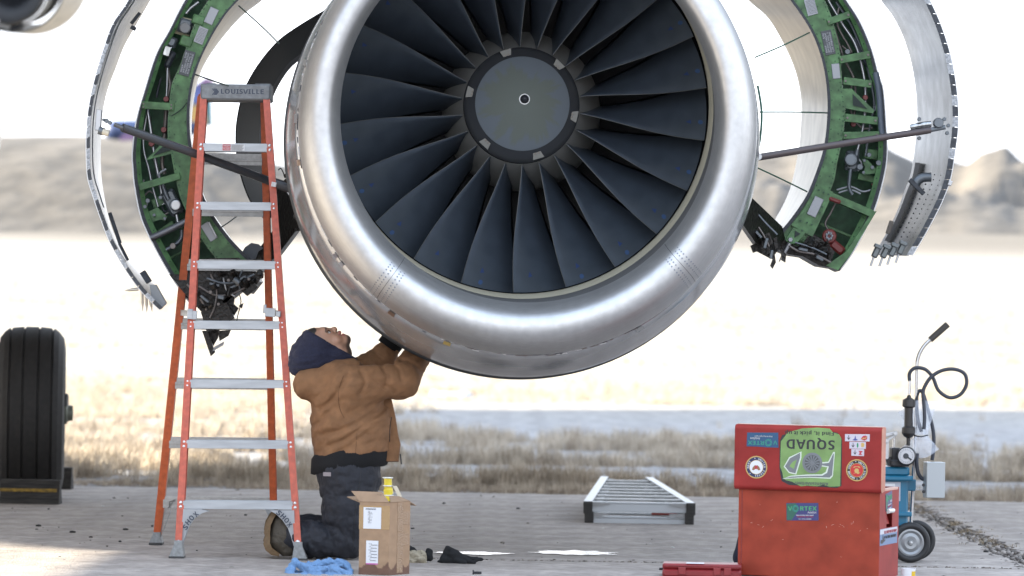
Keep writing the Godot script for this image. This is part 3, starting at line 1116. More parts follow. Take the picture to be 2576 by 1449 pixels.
	for q in [[2205, 632], [2227, 633], [2247, 629], [2268, 624]]:
		var lb := MB.new()
		var u := px(19.0)
		lb.box(face(q[0], q[1], 18.96, 25), Vector3(15 * u, 34 * u, 0.04), 0.006)
		lb.box(face(q[0] + 4, q[1] - 12, 18.95, 25), Vector3(20 * u, 9 * u, 0.05), 0.003)
		var l := part(t, "latch", lb, M("latch_steel", Color(0.13, 0.145, 0.15), 0.35, 0.7))
		var hb := MB.new()
		hb.tube([P(q[0] - 6, q[1] + 12, 18.96), P(q[0] - 15, q[1] + 37, 18.96)], 0.0055, 8)
		part(t, "latch_pin", hb, steel)
	# ---- left reverser half
	var O := cv([560, -150, 467, 0, 427.6, 76, 394, 137.5, 366.6, 223, 345, 299, 334.5, 382, 336, 425, 340, 467.5, 356.5, 547, 389, 619, 425, 684, 454, 727.5, 490, 778], n)
	var Fi := cv([760, -150, 599, 0, 550, 61, 513, 128, 489, 189, 476.5, 260, 476.5, 336, 485.7, 397, 494, 440, 508, 489, 533, 539, 569, 590, 600, 625, 632, 655], n)
	var Fo := cv([640, -150, 540, -20, 499, 40, 475, 100, 450.6, 170.5, 432, 213, 425, 274, 421.7, 335, 432, 396, 440, 441, 455, 500, 483, 560, 520, 620, 575, 690], n)
	var W := cv([860, -150, 740, -70, 660.7, 0, 609, 40, 563, 91, 524, 146, 501, 195, 486, 262, 482, 336, 490, 397, 498, 440, 512, 489, 537, 539, 600, 625], n)
	t = thing("thrust_reverser", "left hand green framed reverser half hanging open behind the orange ladder", "thrust reverser", P(560, 780, 20.2), "open thrust reverser halves")
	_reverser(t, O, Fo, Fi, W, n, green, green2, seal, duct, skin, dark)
	slab_at(t, "square_mount", 460, 66, 46, 46, 16, 19.66, 0.02, M("mount_cream", Color(0.42, 0.40, 0.26), 0.5))
	slab_at(t, "valve_body", 466, 66, 34, 36, 16, 19.62, 0.05, alu, 0.01)
	disc_at(t, "valve_cap", 466, 71, 14, 19.585, 0.02, M("cap_grey", Color(0.17, 0.17, 0.17), 0.4))
	for q in [[499, 50, 32, 24], [469, 104, 32, 26]]:
		slab_at(t, "tab", q[0], q[1], q[2], q[3], 18, 19.57, 0.01, green, 0.006)
	slab_at(t, "silver_box", 421, 129, 18, 26, 18, 19.6, 0.04, bright, 0.004)
	slab_at(t, "dark_fitting", 432, 106, 26, 26, 20, 19.65, 0.06, alu, 0.01)
	slab_at(t, "dark_fitting", 428, 150, 16, 44, 26, 19.65, 0.05, seal, 0.01)
	pipe(t, [500, 5, 480, 20, 468, 34], 19.62, 4.5, steel)
	pipe(t, [478, -20, 470, 10, 464, 32], 19.65, 5, steel)
	strap(t, "cross_bracket", 357, 264, 438, 269, 19, 19.56, 0.012, green)
	for q in [[361, 261], [361, 270], [431, 264], [431, 272]]:
		disc_at(t, "bolt", q[0], q[1], 2.4, 19.55, 0.004, tubeb)
	mb = MB.new()
	pxplate(mb, [367, 403, 412, 355, 440, 334, 448, 338, 449, 382], 19.575, 0.01)
	var gus := part(t, "gusset", mb, green)
	mb = MB.new()
	pxplate(mb, [385, 392, 411, 366, 432, 377], 19.568, 0.004)
	part(gus, "lightening_hole", mb, dark)
	pipe(t, [420, 150, 424, 195, 428, 215, 420, 252, 415, 324, 412, 367, 408, 410, 414, 438], 19.66, 5.2, tubeb)
	for q in [[419, 250], [413, 327], [382, 362]]:
		disc_at(t, "clamp", q[0], q[1], 7.5, 19.63, 0.03, red)
	pipe(t, [421, 170, 420, 215, 418, 250], 19.64, 2.6, steel)
	pipe(t, [371, 276, 378, 320, 384, 362, 390, 400, 402, 460, 408, 500], 19.66, 4.6, steel)
	pipe(t, [371, 280, 362, 330, 360, 350, 363, 385, 373, 420, 384, 470, 398, 520], 19.68, 3.2, steel)
	pipe(t, [405, 195, 398, 222, 394, 245], 19.7, 3.0, seal)
	pipe(t, [418, 425, 400, 440, 412, 470], 19.62, 3.0, paper)
	strap(t, "cross_bracket", 350, 471, 453, 442, 18, 19.56, 0.012, green)
	slab_at(t, "actuator_body", 434, 510, 36, 66, -28, 19.66, 0.06, alu, 0.012)
	pipe(t, [410, 468, 418, 490, 424, 502], 19.62, 6.0, alu)
	pipe(t, [444, 540, 447, 556, 448, 562], 19.62, 5.0, steel)
	disc_at(t, "gauge", 442, 516, 15.5, 19.62, 0.02, alu)
	disc_at(t, "gauge_face", 442, 516, 12.0, 19.60, 0.004, M("gauge_silver", Color(0.48, 0.48, 0.48), 0.35, 0.6))
	mb = MB.new()
	pxplate(mb, [374, 532, 396, 521, 420, 545, 416, 556, 404, 552, 384, 558], 19.63, 0.012)
	part(t, "bell_crank", mb, green)
	for q in [[388, 541, 4], [415, 550, 4], [404, 497, 5], [372, 505, 6], [365, 520, 5]]:
		disc_at(t, "bolt", q[0], q[1], q[2], 19.61, 0.012, alu)
	slab_at(t, "green_block", 400, 508, 34, 22, -20, 19.7, 0.04, green)
	slab_at(t, "green_block", 418, 572, 44, 10, -35, 19.7, 0.04, green)
	for k in 9:
		var w = [[357, 500, 374, 482, 384, 486], [360, 510, 356, 540, 372, 565], [372, 500, 368, 540, 385, 575], [396, 530, 410, 540, 424, 535], [352, 470, 362, 500, 368, 520], [430, 478, 420, 505, 408, 515], [380, 562, 395, 585, 400, 590], [408, 520, 414, 532, 425, 528], [362, 452, 356, 480, 360, 500]][k]
		pipe(t, w, 19.67, 2.2, [tubeb, seal, steel][k % 3], "wire")
	pipe(t, [379, 599, 420, 581, 476, 553], 19.58, 8.5, M("pipe_grey", Color(0.16, 0.16, 0.17), 0.4, 0.5))
	pipe(t, [400, 638, 430, 622, 449, 609, 457, 595, 457, 578], 19.62, 5.5, alu)
	disc_at(t, "clamp", 436, 619, 8, 19.58, 0.03, tubeb)
	strap(t, "rib", 420, 654, 520, 600, 5, 19.7, 0.03, green)
	slab_at(t, "silver_plate", 531.6, 40, 23, 42, 25, 19.565, 0.003, paper)
	placard(t, 505.6, 89, 24, 42, 22, 19.565, ink, paper, ["|||||||||||", "|||||||||||", "|||||||||||"])
	placard(t, 470.5, 159, 27, 64, 16, 19.565, paper, plaque, ["INSP        S/N", "MFR 09021 STRAIGHT", "ENGINE POS. 1", "R/H INBOARD"])
	slab_at(t, "silver_plate", 526, 583, 22, 48, -33, 19.565, 0.003, paper)
	slab_at(t, "handle", 535, 577, 4, 42, -28, 19.54, 0.02, steel)
	for k in 3:
		var c = [[601, 15, 660, 68, 702, 110], [490, 187, 535, 203, 575, 216], [553, 574, 580, 556, 600, 540]][k]
		pipe(t, c, 19.6, 1.9, M("cable_dark", Color(0.05, 0.07, 0.06), 0.5), "cable", 19.0 if k < 2 else 20.4)
	pipe(t, [431, 292, 455, 276, 470, 258], 19.55, 1.2, dark, "cable")
	# inner cowl behind it
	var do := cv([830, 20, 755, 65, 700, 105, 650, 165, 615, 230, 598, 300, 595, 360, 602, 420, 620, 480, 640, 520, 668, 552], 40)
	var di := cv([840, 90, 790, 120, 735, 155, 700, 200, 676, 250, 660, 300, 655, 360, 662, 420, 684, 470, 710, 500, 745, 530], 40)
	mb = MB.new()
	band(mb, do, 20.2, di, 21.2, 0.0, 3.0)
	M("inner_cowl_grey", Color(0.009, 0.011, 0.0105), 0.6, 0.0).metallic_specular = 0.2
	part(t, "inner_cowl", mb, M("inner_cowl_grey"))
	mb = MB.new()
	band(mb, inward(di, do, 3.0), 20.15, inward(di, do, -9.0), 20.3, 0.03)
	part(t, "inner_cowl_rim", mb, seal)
	# longeron beam and its dirty latches
	mb = MB.new()
	pxplate(mb, [690, 452, 712, 470, 766, 545, 745, 580, 700, 640, 655, 684, 622, 668, 640, 640, 690, 575, 700, 520], 20.0, 0.28, 19.4)
	part(t, "longeron", mb, black)
	mb = MB.new()
	pxplate(mb, [425, 690, 455, 690, 520, 650, 600, 648, 645, 690, 652, 708, 628, 738, 602, 732, 580, 750, 560, 775, 528, 800, 508, 786, 470, 745], 19.5, 0.32)
	part(t, "lower_beam", mb, black)
	_grime(t, [[560, 690], [600, 700], [620, 715], [540, 720], [575, 735], [510, 770], [640, 706], [530, 770], [590, 690], [500, 740], [655, 690]], 19.42, black, 5)
	for q in [[[505, 785, 570, 760, 590, 800, 545, 828, 520, 835], 19.45], [[560, 758, 592, 730, 588, 765, 600, 775, 585, 800, 570, 790], 19.5], [[508, 832, 522, 832, 541, 886, 530, 896], 19.5], [[522, 830, 552, 828, 548, 850, 536, 870], 19.55], [[600, 770, 612, 762, 608, 776], 19.5], [[548, 832, 580, 830, 574, 845, 552, 858], 19.5], [[640, 690, 655, 675, 662, 690, 648, 712], 19.4], [[610, 735, 640, 712, 650, 722, 622, 745], 19.4]]:
		mb = MB.new()
		pxplate(mb, q[0], q[1], 0.03)
		part(t, "latch_hook", mb, black)
	mb = MB.new()
	for k in 16:
		var a := P(540 + k * 1.6, 872 - k * 0.9, 19.5)
		mb.tube([a, P(535 + k * 1.7, 884 - k * 1.0, 19.5)], 0.0016, 4)
	part(t, "seal_brush", mb, steel).set_meta("kind", "stuff")
	pipe(t, [602, 740, 606, 760, 598, 795, 592, 826], 19.45, 1.3, dark, "wire")
	pipe(t, [588, 702, 602, 712], 19.4, 8, alu, "pin")
	for q in [[[520, 700, 560, 712, 600, 708, 640, 690], 3.2, 0], [[500, 720, 540, 742, 580, 740, 616, 724], 2.8, 1], [[530, 690, 545, 730, 540, 770, 528, 800], 2.6, 1], [[560, 690, 570, 730, 590, 745], 2.2, 2], [[610, 680, 600, 705, 604, 730], 2.4, 0], [[470, 715, 500, 745, 520, 780], 3.0, 1]]:
		pipe(t, q[0], 19.44, q[1], [alu, tubeb, steel][q[2]], "hose")
	for q in [[540, 716, 26, 7, 12], [585, 722, 20, 6, -20], [515, 752, 28, 7, 40], [612, 700, 18, 9, -30], [556, 748, 16, 10, 15]]:
		slab_at(t, "latch_bracket", q[0], q[1], q[2], q[3], q[4], 19.43, 0.03, alu, 0.003)
	for q in [[530, 735, 5], [575, 705, 4], [598, 715, 5], [550, 765, 4], [626, 702, 4]]:
		disc_at(t, "bolt", q[0], q[1], q[2], 19.42, 0.015, tubeb)
	mb = MB.new()
	pxplate(mb, [606, 640, 616, 622, 632, 611, 650, 614, 662, 624, 650, 632, 643, 650, 630, 654, 612, 650], 19.62, 0.02)
	part(t, "fabric_cover", mb, M("cover_grey", Color(0.30, 0.33, 0.36), 0.7, 0.0, null, Vector3(30, 30, 30), 1.0, noise_tex("crease", 0.02, 0.0, 1.0, 3)))
	# dark fittings towards the inlet
	pipe(t, [716, 452, 730, 466, 748, 500], 19.3, 4, black, "hose")
	pipe(t, [700, 428, 707, 424, 715, 440, 718, 448], 19.3, 1.4, black, "wire")
	slab_at(t, "connector", 722, 441, 16, 9, -22, 19.28, 0.03, black)
	strap(t, "stay", 742, 578, 790, 572, 9, 19.5, 0.03, black)
	for q in [[752, 520, 10], [758, 535, 8], [745, 545, 7], [764, 525, 6], [750, 500, 7]]:
		disc_at(t, "bolt", q[0], q[1], q[2], 19.38, 0.05, black)
	# ---- right reverser half
	O = cv([2010, -150, 2080, -75, 2127.6, 0, 2162, 54, 2191, 122.6, 2208.5, 186, 2221, 225.7, 2228, 314, 2230.6, 382.7, 2223, 441.5, 2201, 520, 2171.7, 584, 2142, 638, 2112, 680], n)
	Fi = cv([1870, -150, 1940, -65, 1990, 0, 2034, 64, 2059, 118, 2076, 181.5, 2083.5, 255, 2081, 319, 2073.7, 373, 2059, 422, 2034, 485.7, 2010, 525, 1985, 559, 1958, 590], n)
	Fo = cv([1960, -150, 2025, -75, 2073.6, 0, 2098, 64, 2113, 132.5, 2118, 206, 2126, 275, 2120, 343.5, 2106, 410, 2098, 455, 2080, 500, 2060, 548, 2035, 590, 2010, 625], n)
	W = cv([1740, -150, 1830, -65, 1882, 0, 1931, 44, 1970, 108, 2000, 176.6, 2014.5, 245, 2014.5, 314, 2007, 387.6, 1990, 466, 1972, 512, 1951, 549.6, 1944, 562, 1938, 572], n)
	t = thing("thrust_reverser", "right hand green framed reverser half with open bay and sooty lower edge", "thrust reverser", P(2080, 650, 20.2), "open thrust reverser halves")
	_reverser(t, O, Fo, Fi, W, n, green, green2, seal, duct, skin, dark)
	placard(t, 2040, 17, 26, 42, -15, 19.565, ink, paper, ["|||||||||||", "|||||||||||"])
	placard(t, 2083.5, 107, 26, 62, -12, 19.565, paper, plaque, ["INSP        S/N", "MFR 09021 STRAIGHT", "ENGINE POS. 1", "L/H INBOARD"])
	slab_at(t, "silver_plate", 2103, 179, 20, 38, -6, 19.565, 0.003, paper)
	for q in [[2081, 56, 2138, 36, 17], [2112, 151, 2189, 137, 19], [2122, 203, 2193, 212, 19], [2126, 296, 2208, 304, 20], [2121, 341, 2212, 339, 18]]:
		var br := strap(t, "cross_bracket", q[0], q[1], q[2], q[3], q[4], 19.56, 0.012, green)
		for e in 2:
			disc_at(br, "bolt", lerpf(q[0], q[2], 0.07 + e * 0.86), lerpf(q[1], q[3], 0.07 + e * 0.86), 3.0, 19.55, 0.005, tubeb)
	mb = MB.new()
	pxplate(mb, [2112, 223, 2142, 223, 2200, 278, 2196, 285, 2114, 270], 19.575, 0.01)
	gus = part(t, "gusset", mb, green)
	mb = MB.new()
	pxplate(mb, [2145, 236, 2182, 274, 2146, 265], 19.568, 0.004)
	part(gus, "lightening_hole", mb, dark)
	for q in [[[2083, 0, 2118, 59, 2152, 113, 2172, 186, 2177, 245, 2172, 314, 2157, 378], 4.0, 0], [[2103, 5, 2142, 64, 2172, 137, 2191, 206, 2199, 265, 2189, 314, 2177, 393], 3.6, 1], [[2098, 69, 2123, 147, 2147, 196, 2152, 255, 2145, 314], 3.4, 2], [[2145, 196, 2138, 260, 2148, 300, 2170, 322, 2195, 322], 3.2, 2], [[2150, 96, 2182, 165, 2210, 200], 5.0, 3], [[2118, 115, 2143, 135, 2126, 100], 2.6, 2], [[2197, 180, 2206, 250, 2201, 280], 5.0, 1], [[2110, 20, 2106, 60, 2125, 100], 3.0, 2]]:
		pipe(t, q[0], 19.67, q[1], [steel, alu, tubeb, seal][q[2]])
	for q in [[2176, 246], [2146, 313], [2131, 131]]:
		disc_at(t, "clamp", q[0], q[1], 7.0, 19.63, 0.03, red if q[1] > 150 else alu)
	var hose := pipe(t, [2203, 182, 2212, 240, 2216, 310, 2220, 350], 19.57, 8.0, M("hose_slate", Color(0.10, 0.12, 0.15), 0.5), "hose")
	slab_at(t, "actuator_body", 2143, 405, 34, 50, 6, 19.66, 0.06, alu, 0.012)
	disc_at(t, "gauge", 2140, 402, 17, 19.62, 0.025, alu)
	disc_at(t, "gauge_face", 2140, 402, 12.5, 19.595, 0.004, M("gauge_slate", Color(0.19, 0.21, 0.23), 0.4))
	pipe(t, [2157, 376, 2154, 392], 19.62, 6.0, alu)
	pipe(t, [2140, 425, 2137, 450, 2136, 472, 2144, 490], 19.62, 5.0, alu)
	mb = MB.new()
	pxplate(mb, [2168, 400, 2182, 402, 2204, 425, 2200, 436, 2172, 440, 2176, 420], 19.63, 0.012)
	part(t, "bell_crank", mb, green)
	for q in [[2194, 421, 5], [2172, 434, 4], [2163, 420, 8], [2174, 404, 4], [2186, 390, 6], [2210, 410, 7]]:
		disc_at(t, "bolt", q[0], q[1], q[2], 19.61, 0.012, alu)
	slab_at(t, "green_block", 2190, 388, 34, 24, 8, 19.7, 0.04, green)
	slab_at(t, "green_block", 2180, 448, 46, 16, 12, 19.7, 0.04, green)
	for k in 6:
		var w = [[2105, 478, 2140, 470, 2170, 482, 2190, 478], [2110, 485, 2140, 478, 2165, 488], [2205, 370, 2216, 390, 2208, 420], [2216, 420, 2208, 450, 2205, 470], [2160, 400, 2168, 414, 2158, 430], [2192, 465, 2210, 460, 2218, 470]][k]
		pipe(t, w, 19.66, 2.6, [paper, paper, seal, tubeb, steel, red][k], "wire")
	# bottom bay
	mb = MB.new()
	pxplate(mb, [2093, 484, 2200, 530, 2196, 548, 2086, 500], 19.56, 0.10)
	part(t, "bay_shelf", mb, green)
	mb = MB.new()
	pxplate(mb, [2192, 536, 2206, 530, 2140, 640, 2108, 680, 2078, 668, 2130, 632, 2164, 580], 19.555, 0.03)
	part(t, "bay_edge", mb, green)
	strap(t, "rib", 2062, 562, 2152, 600, 7, 19.72, 0.04, green)
	mb = MB.new()
	pxplate(mb, [2052, 470, 2096, 482, 2080, 520, 2044, 596, 2024, 585, 1990, 566, 2020, 528], 19.553, 0.012)
	var pan := part(t, "corner_panel", mb, green)
	slab_at(pan, "silver_plate", 2051, 520, 24, 50, 25, 19.545, 0.003, paper)
	for q in [[2060, 478], [2072, 484], [2084, 489], [2030, 560], [2042, 565], [2018, 580], [2068, 520], [2062, 535], [2014, 556]]:
		disc_at(pan, "bolt", q[0], q[1], 2.5, 19.541, 0.004, M("rivet_green"))
	mb = MB.new()
	pxplate(mb, [1996, 572, 2028, 584, 2004, 612, 1988, 614, 1976, 604], 19.54, 0.03)
	var cl := part(t, "clevis", mb, green)
	mb = MB.new()
	pxplate(mb, [2000, 580, 2014, 588, 1999, 598], 19.535, 0.004)
	part(cl, "lightening_hole", mb, dark)
	disc_at(cl, "bolt", 1988, 603, 6, 19.53, 0.02, paper)
	mb = MB.new()
	mb.tube([P(1986, 612, 19.53), P(1972, 636, 19.53), P(1959, 660, 19.53)], [0.014, 0.010, 0.001], 8)
	part(t, "guide_pin", mb, steel)
	pipe(t, [2103, 508, 2090, 535, 2076, 562, 2086, 582], 19.62, 2.6, tubeb, "pushrod")
	disc_at(t, "red_disc", 2086, 594, 18, 19.6, 0.02, red)
	mb = MB.new()
	for k in 7:
		var a := TAU * k / 7
		mb.ball(P(2086 + 7 * cos(a), 594 + 8 * sin(a), 19.575), Vector3(0.007, 0.009, 0.008), 4)
	part(t, "sealant_blob", mb, paper)
	slab_at(t, "red_pad", 2106, 622, 22, 40, -50, 19.6, 0.03, red, 0.01)
	slab_at(t, "red_pad", 2100, 504, 30, 10, 20, 19.56, 0.03, red, 0.006)
	mb = MB.new()
	pxplate(mb, [1958, 592, 1990, 606, 2050, 590, 2072, 605, 2100, 632, 2092, 655, 2120, 668, 2112, 682, 2096, 674, 2060, 668, 2020, 645, 1985, 640, 1950, 625], 19.57, 0.3)
	part(t, "lower_beam", mb, black)
	_grime(t, [[2040, 610], [2060, 620], [2070, 635], [2030, 625], [2085, 650], [2010, 625], [2055, 640], [2078, 612]], 19.52, black, 4)
	mb = MB.new()
	pxplate(mb, [1870, 470, 1884, 490, 1968, 570, 1975, 600, 1950, 640, 1900, 610, 1855, 545], 19.0, 0.25, 19.55)
	part(t, "longeron", mb, black)
	for q in [[[1895, 585, 1925, 600, 1946, 640, 1938, 650, 1900, 630], 19.3], [[1930, 640, 1948, 632, 1952, 660, 1944, 676, 1938, 668, 1944, 652], 19.3], [[1925, 590, 1935, 585, 1945, 610, 1938, 618], 19.25], [[1905, 600, 1915, 598, 1928, 630, 1918, 640], 19.28], [[1965, 625, 1978, 640, 1976, 660, 1966, 654], 19.4], [[1888, 618, 1905, 610, 1912, 630, 1895, 636], 19.3], [[1946, 600, 1954, 596, 1958, 622, 1950, 628], 19.3]]:
		mb = MB.new()
		pxplate(mb, q[0], q[1], 0.04)
		part(t, "latch_hook", mb, black)
	for q in [[[1985, 618, 2010, 632, 2050, 640, 2090, 660], 2.8, 1], [[2000, 610, 2040, 622, 2080, 640], 2.4, 0], [[1900, 560, 1920, 590, 1935, 620], 2.6, 1], [[1890, 520, 1925, 560, 1955, 590], 3.0, 0]]:
		pipe(t, q[0], 19.25 if q[0][0] < 1960 else 19.5, q[1], [alu, tubeb, steel][q[2]], "hose")
	for q in [[2020, 628, 24, 7, 12], [2062, 650, 20, 7, 30], [1926, 612, 8, 26, 15], [1908, 590, 22, 7, 48], [1940, 640, 7, 22, 10]]:
		slab_at(t, "latch_bracket", q[0], q[1], q[2], q[3], q[4], 19.22 if q[0] < 1960 else 19.5, 0.03, alu, 0.003)
	for k in 3:
		var c = [[1900, 144, 1968, 115, 2036, 82], [1912, 282, 2000, 282, 2081, 284], [1903, 421, 1965, 450, 2030, 482]][k]
		pipe(t, c, 19.0, 1.9, M("cable_green", Color(0.03, 0.10, 0.07), 0.5), "cable", 19.6)
	pipe(t, [1906, 215, 1914, 262, 1916, 300, 1912, 350, 1904, 385], 18.85, 3.0, M("cable_green"), "hose")

func _grime(t: Node3D, at: Array, d: float, m: Material, seed_: int) -> void:
	rng.seed = seed_
	for q in at:
		var mb := MB.new()
		var r := rng.randf_range(0.012, 0.03)
		mb.box(Transform3D(Basis.from_euler(Vector3(rng.randf(), rng.randf() * 2.0, rng.randf() * 3.0)), P(q[0], q[1], d)), Vector3(r * 2.4, r, r), 0.004)
		mb.tube([P(q[0] - 12, q[1] + rng.randf_range(-9, 9), d), P(q[0] + rng.randf_range(4, 14), q[1] + rng.randf_range(-8, 8), d)], 0.005, 6)
		part(t, "grimy_fitting", mb, m)

func _segments(t: Node3D, a: PackedVector2Array, b: PackedVector2Array, d: float, m1: Material, m2: Material, count: int) -> void:
	rng.seed = count
	var n := a.size() - 1
	for k in count:
		var t0 := k / float(count)
		var t1 := (k + 0.95) / float(count)
		var s := []
		for i in 4:
			var tt := lerpf(t0, t1, i / 3.0) * n
			var j := mini(int(tt), n - 1)
			var p := a[j].lerp(a[j + 1], tt - j)
			var q := b[j].lerp(b[j + 1], tt - j)
			s.append(PackedVector3Array([P(p.x, p.y, d), P(q.x, q.y, d), P(q.x, q.y, d + 0.03), P(p.x, p.y, d + 0.03)]))
		var mb := MB.new()
		mb.sweep(s)
		part(t, "seal_segment", mb, m1 if rng.randf() < 0.62 else m2)

func _reverser(t: Node3D, O: PackedVector2Array, Fo: PackedVector2Array, Fi: PackedVector2Array, W: PackedVector2Array, n: int, green: Material, green2: Material, seal: Material, duct: Material, skin: Material, dark: Material) -> void:
	var mb := MB.new()
	band(mb, O, 19.6, inward(O, Fo, 2.0), 20.7, 0.0, 3.0)
	part(t, "outer_skin", mb, skin)
	mb = MB.new()
	band(mb, O, 19.585, inward(O, Fo, 9.0), 19.585, 0.05)
	part(t, "rim_seal", mb, M("seal_rubber"))
	mb = MB.new()
	band(mb, inward(O, Fo, 9.0), 19.595, inward(O, Fo, 22.0), 19.61, 0.012)
	part(t, "outer_angle", mb, green)
	rivets(t, inward(O, Fo, 16.0), 19.6, 2)
	mb = MB.new()
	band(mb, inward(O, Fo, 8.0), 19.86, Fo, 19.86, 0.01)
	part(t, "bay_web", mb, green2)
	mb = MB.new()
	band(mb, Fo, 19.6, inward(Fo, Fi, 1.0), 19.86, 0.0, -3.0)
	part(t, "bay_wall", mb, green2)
	mb = MB.new()
	band(mb, Fo, 19.57, inward(Fi, Fo, 6.0), 19.57, 0.02)
	part(t, "flange", mb, green)
	rivets(t, inward(Fo, Fi, 5.0), 19.568, 1)
	rivets(t, mixc(Fo, Fi, 0.3), 19.568, 3)
	rivets(t, inward(Fi, Fo, 11.0), 19.568, 2)
	mb = MB.new()
	band(mb, inward(Fi, Fo, 7.0), 19.56, inward(Fi, Fo, -2.0), 19.56, 0.06)
	part(t, "flange_seal", mb, M("seal_rubber"))
	mb = MB.new()
	band(mb, Fi, 19.6, W, 20.9, 0.0, 4.0)
	part(t, "duct_wall", mb, duct)

# a leg of C-shaped fibreglass from top to foot; w across the picture, dp front to back
func rail(par: Node3D, a: Vector3, b: Vector3, w: float, dp: float, open: float, m: Material) -> void:
	var dr := (b - a).normalized()
	var x := Vector3(1, 0, 0)
	var z := x.cross(dr).normalized()
	x = dr.cross(z).normalized()
	var th := 0.005
	# web faces sideways (open side given by the sign), flanges front and back
	var pr := [Vector2(-w / 2, -dp / 2), Vector2(w / 2, -dp / 2), Vector2(w / 2, -dp / 2 + th), Vector2(-w / 2 + th, -dp / 2 + th), Vector2(-w / 2 + th, dp / 2 - th), Vector2(w / 2, dp / 2 - th), Vector2(w / 2, dp / 2), Vector2(-w / 2, dp / 2)]
	var s := []
	for p in [a, b]:
		var r := PackedVector3Array()
		for q in pr:
			r.append(p + x * q.x * open + z * q.y)
		s.append(r)
	var mb := MB.new()
	mb.sweep(s)
	part(par, "rail", mb, m)

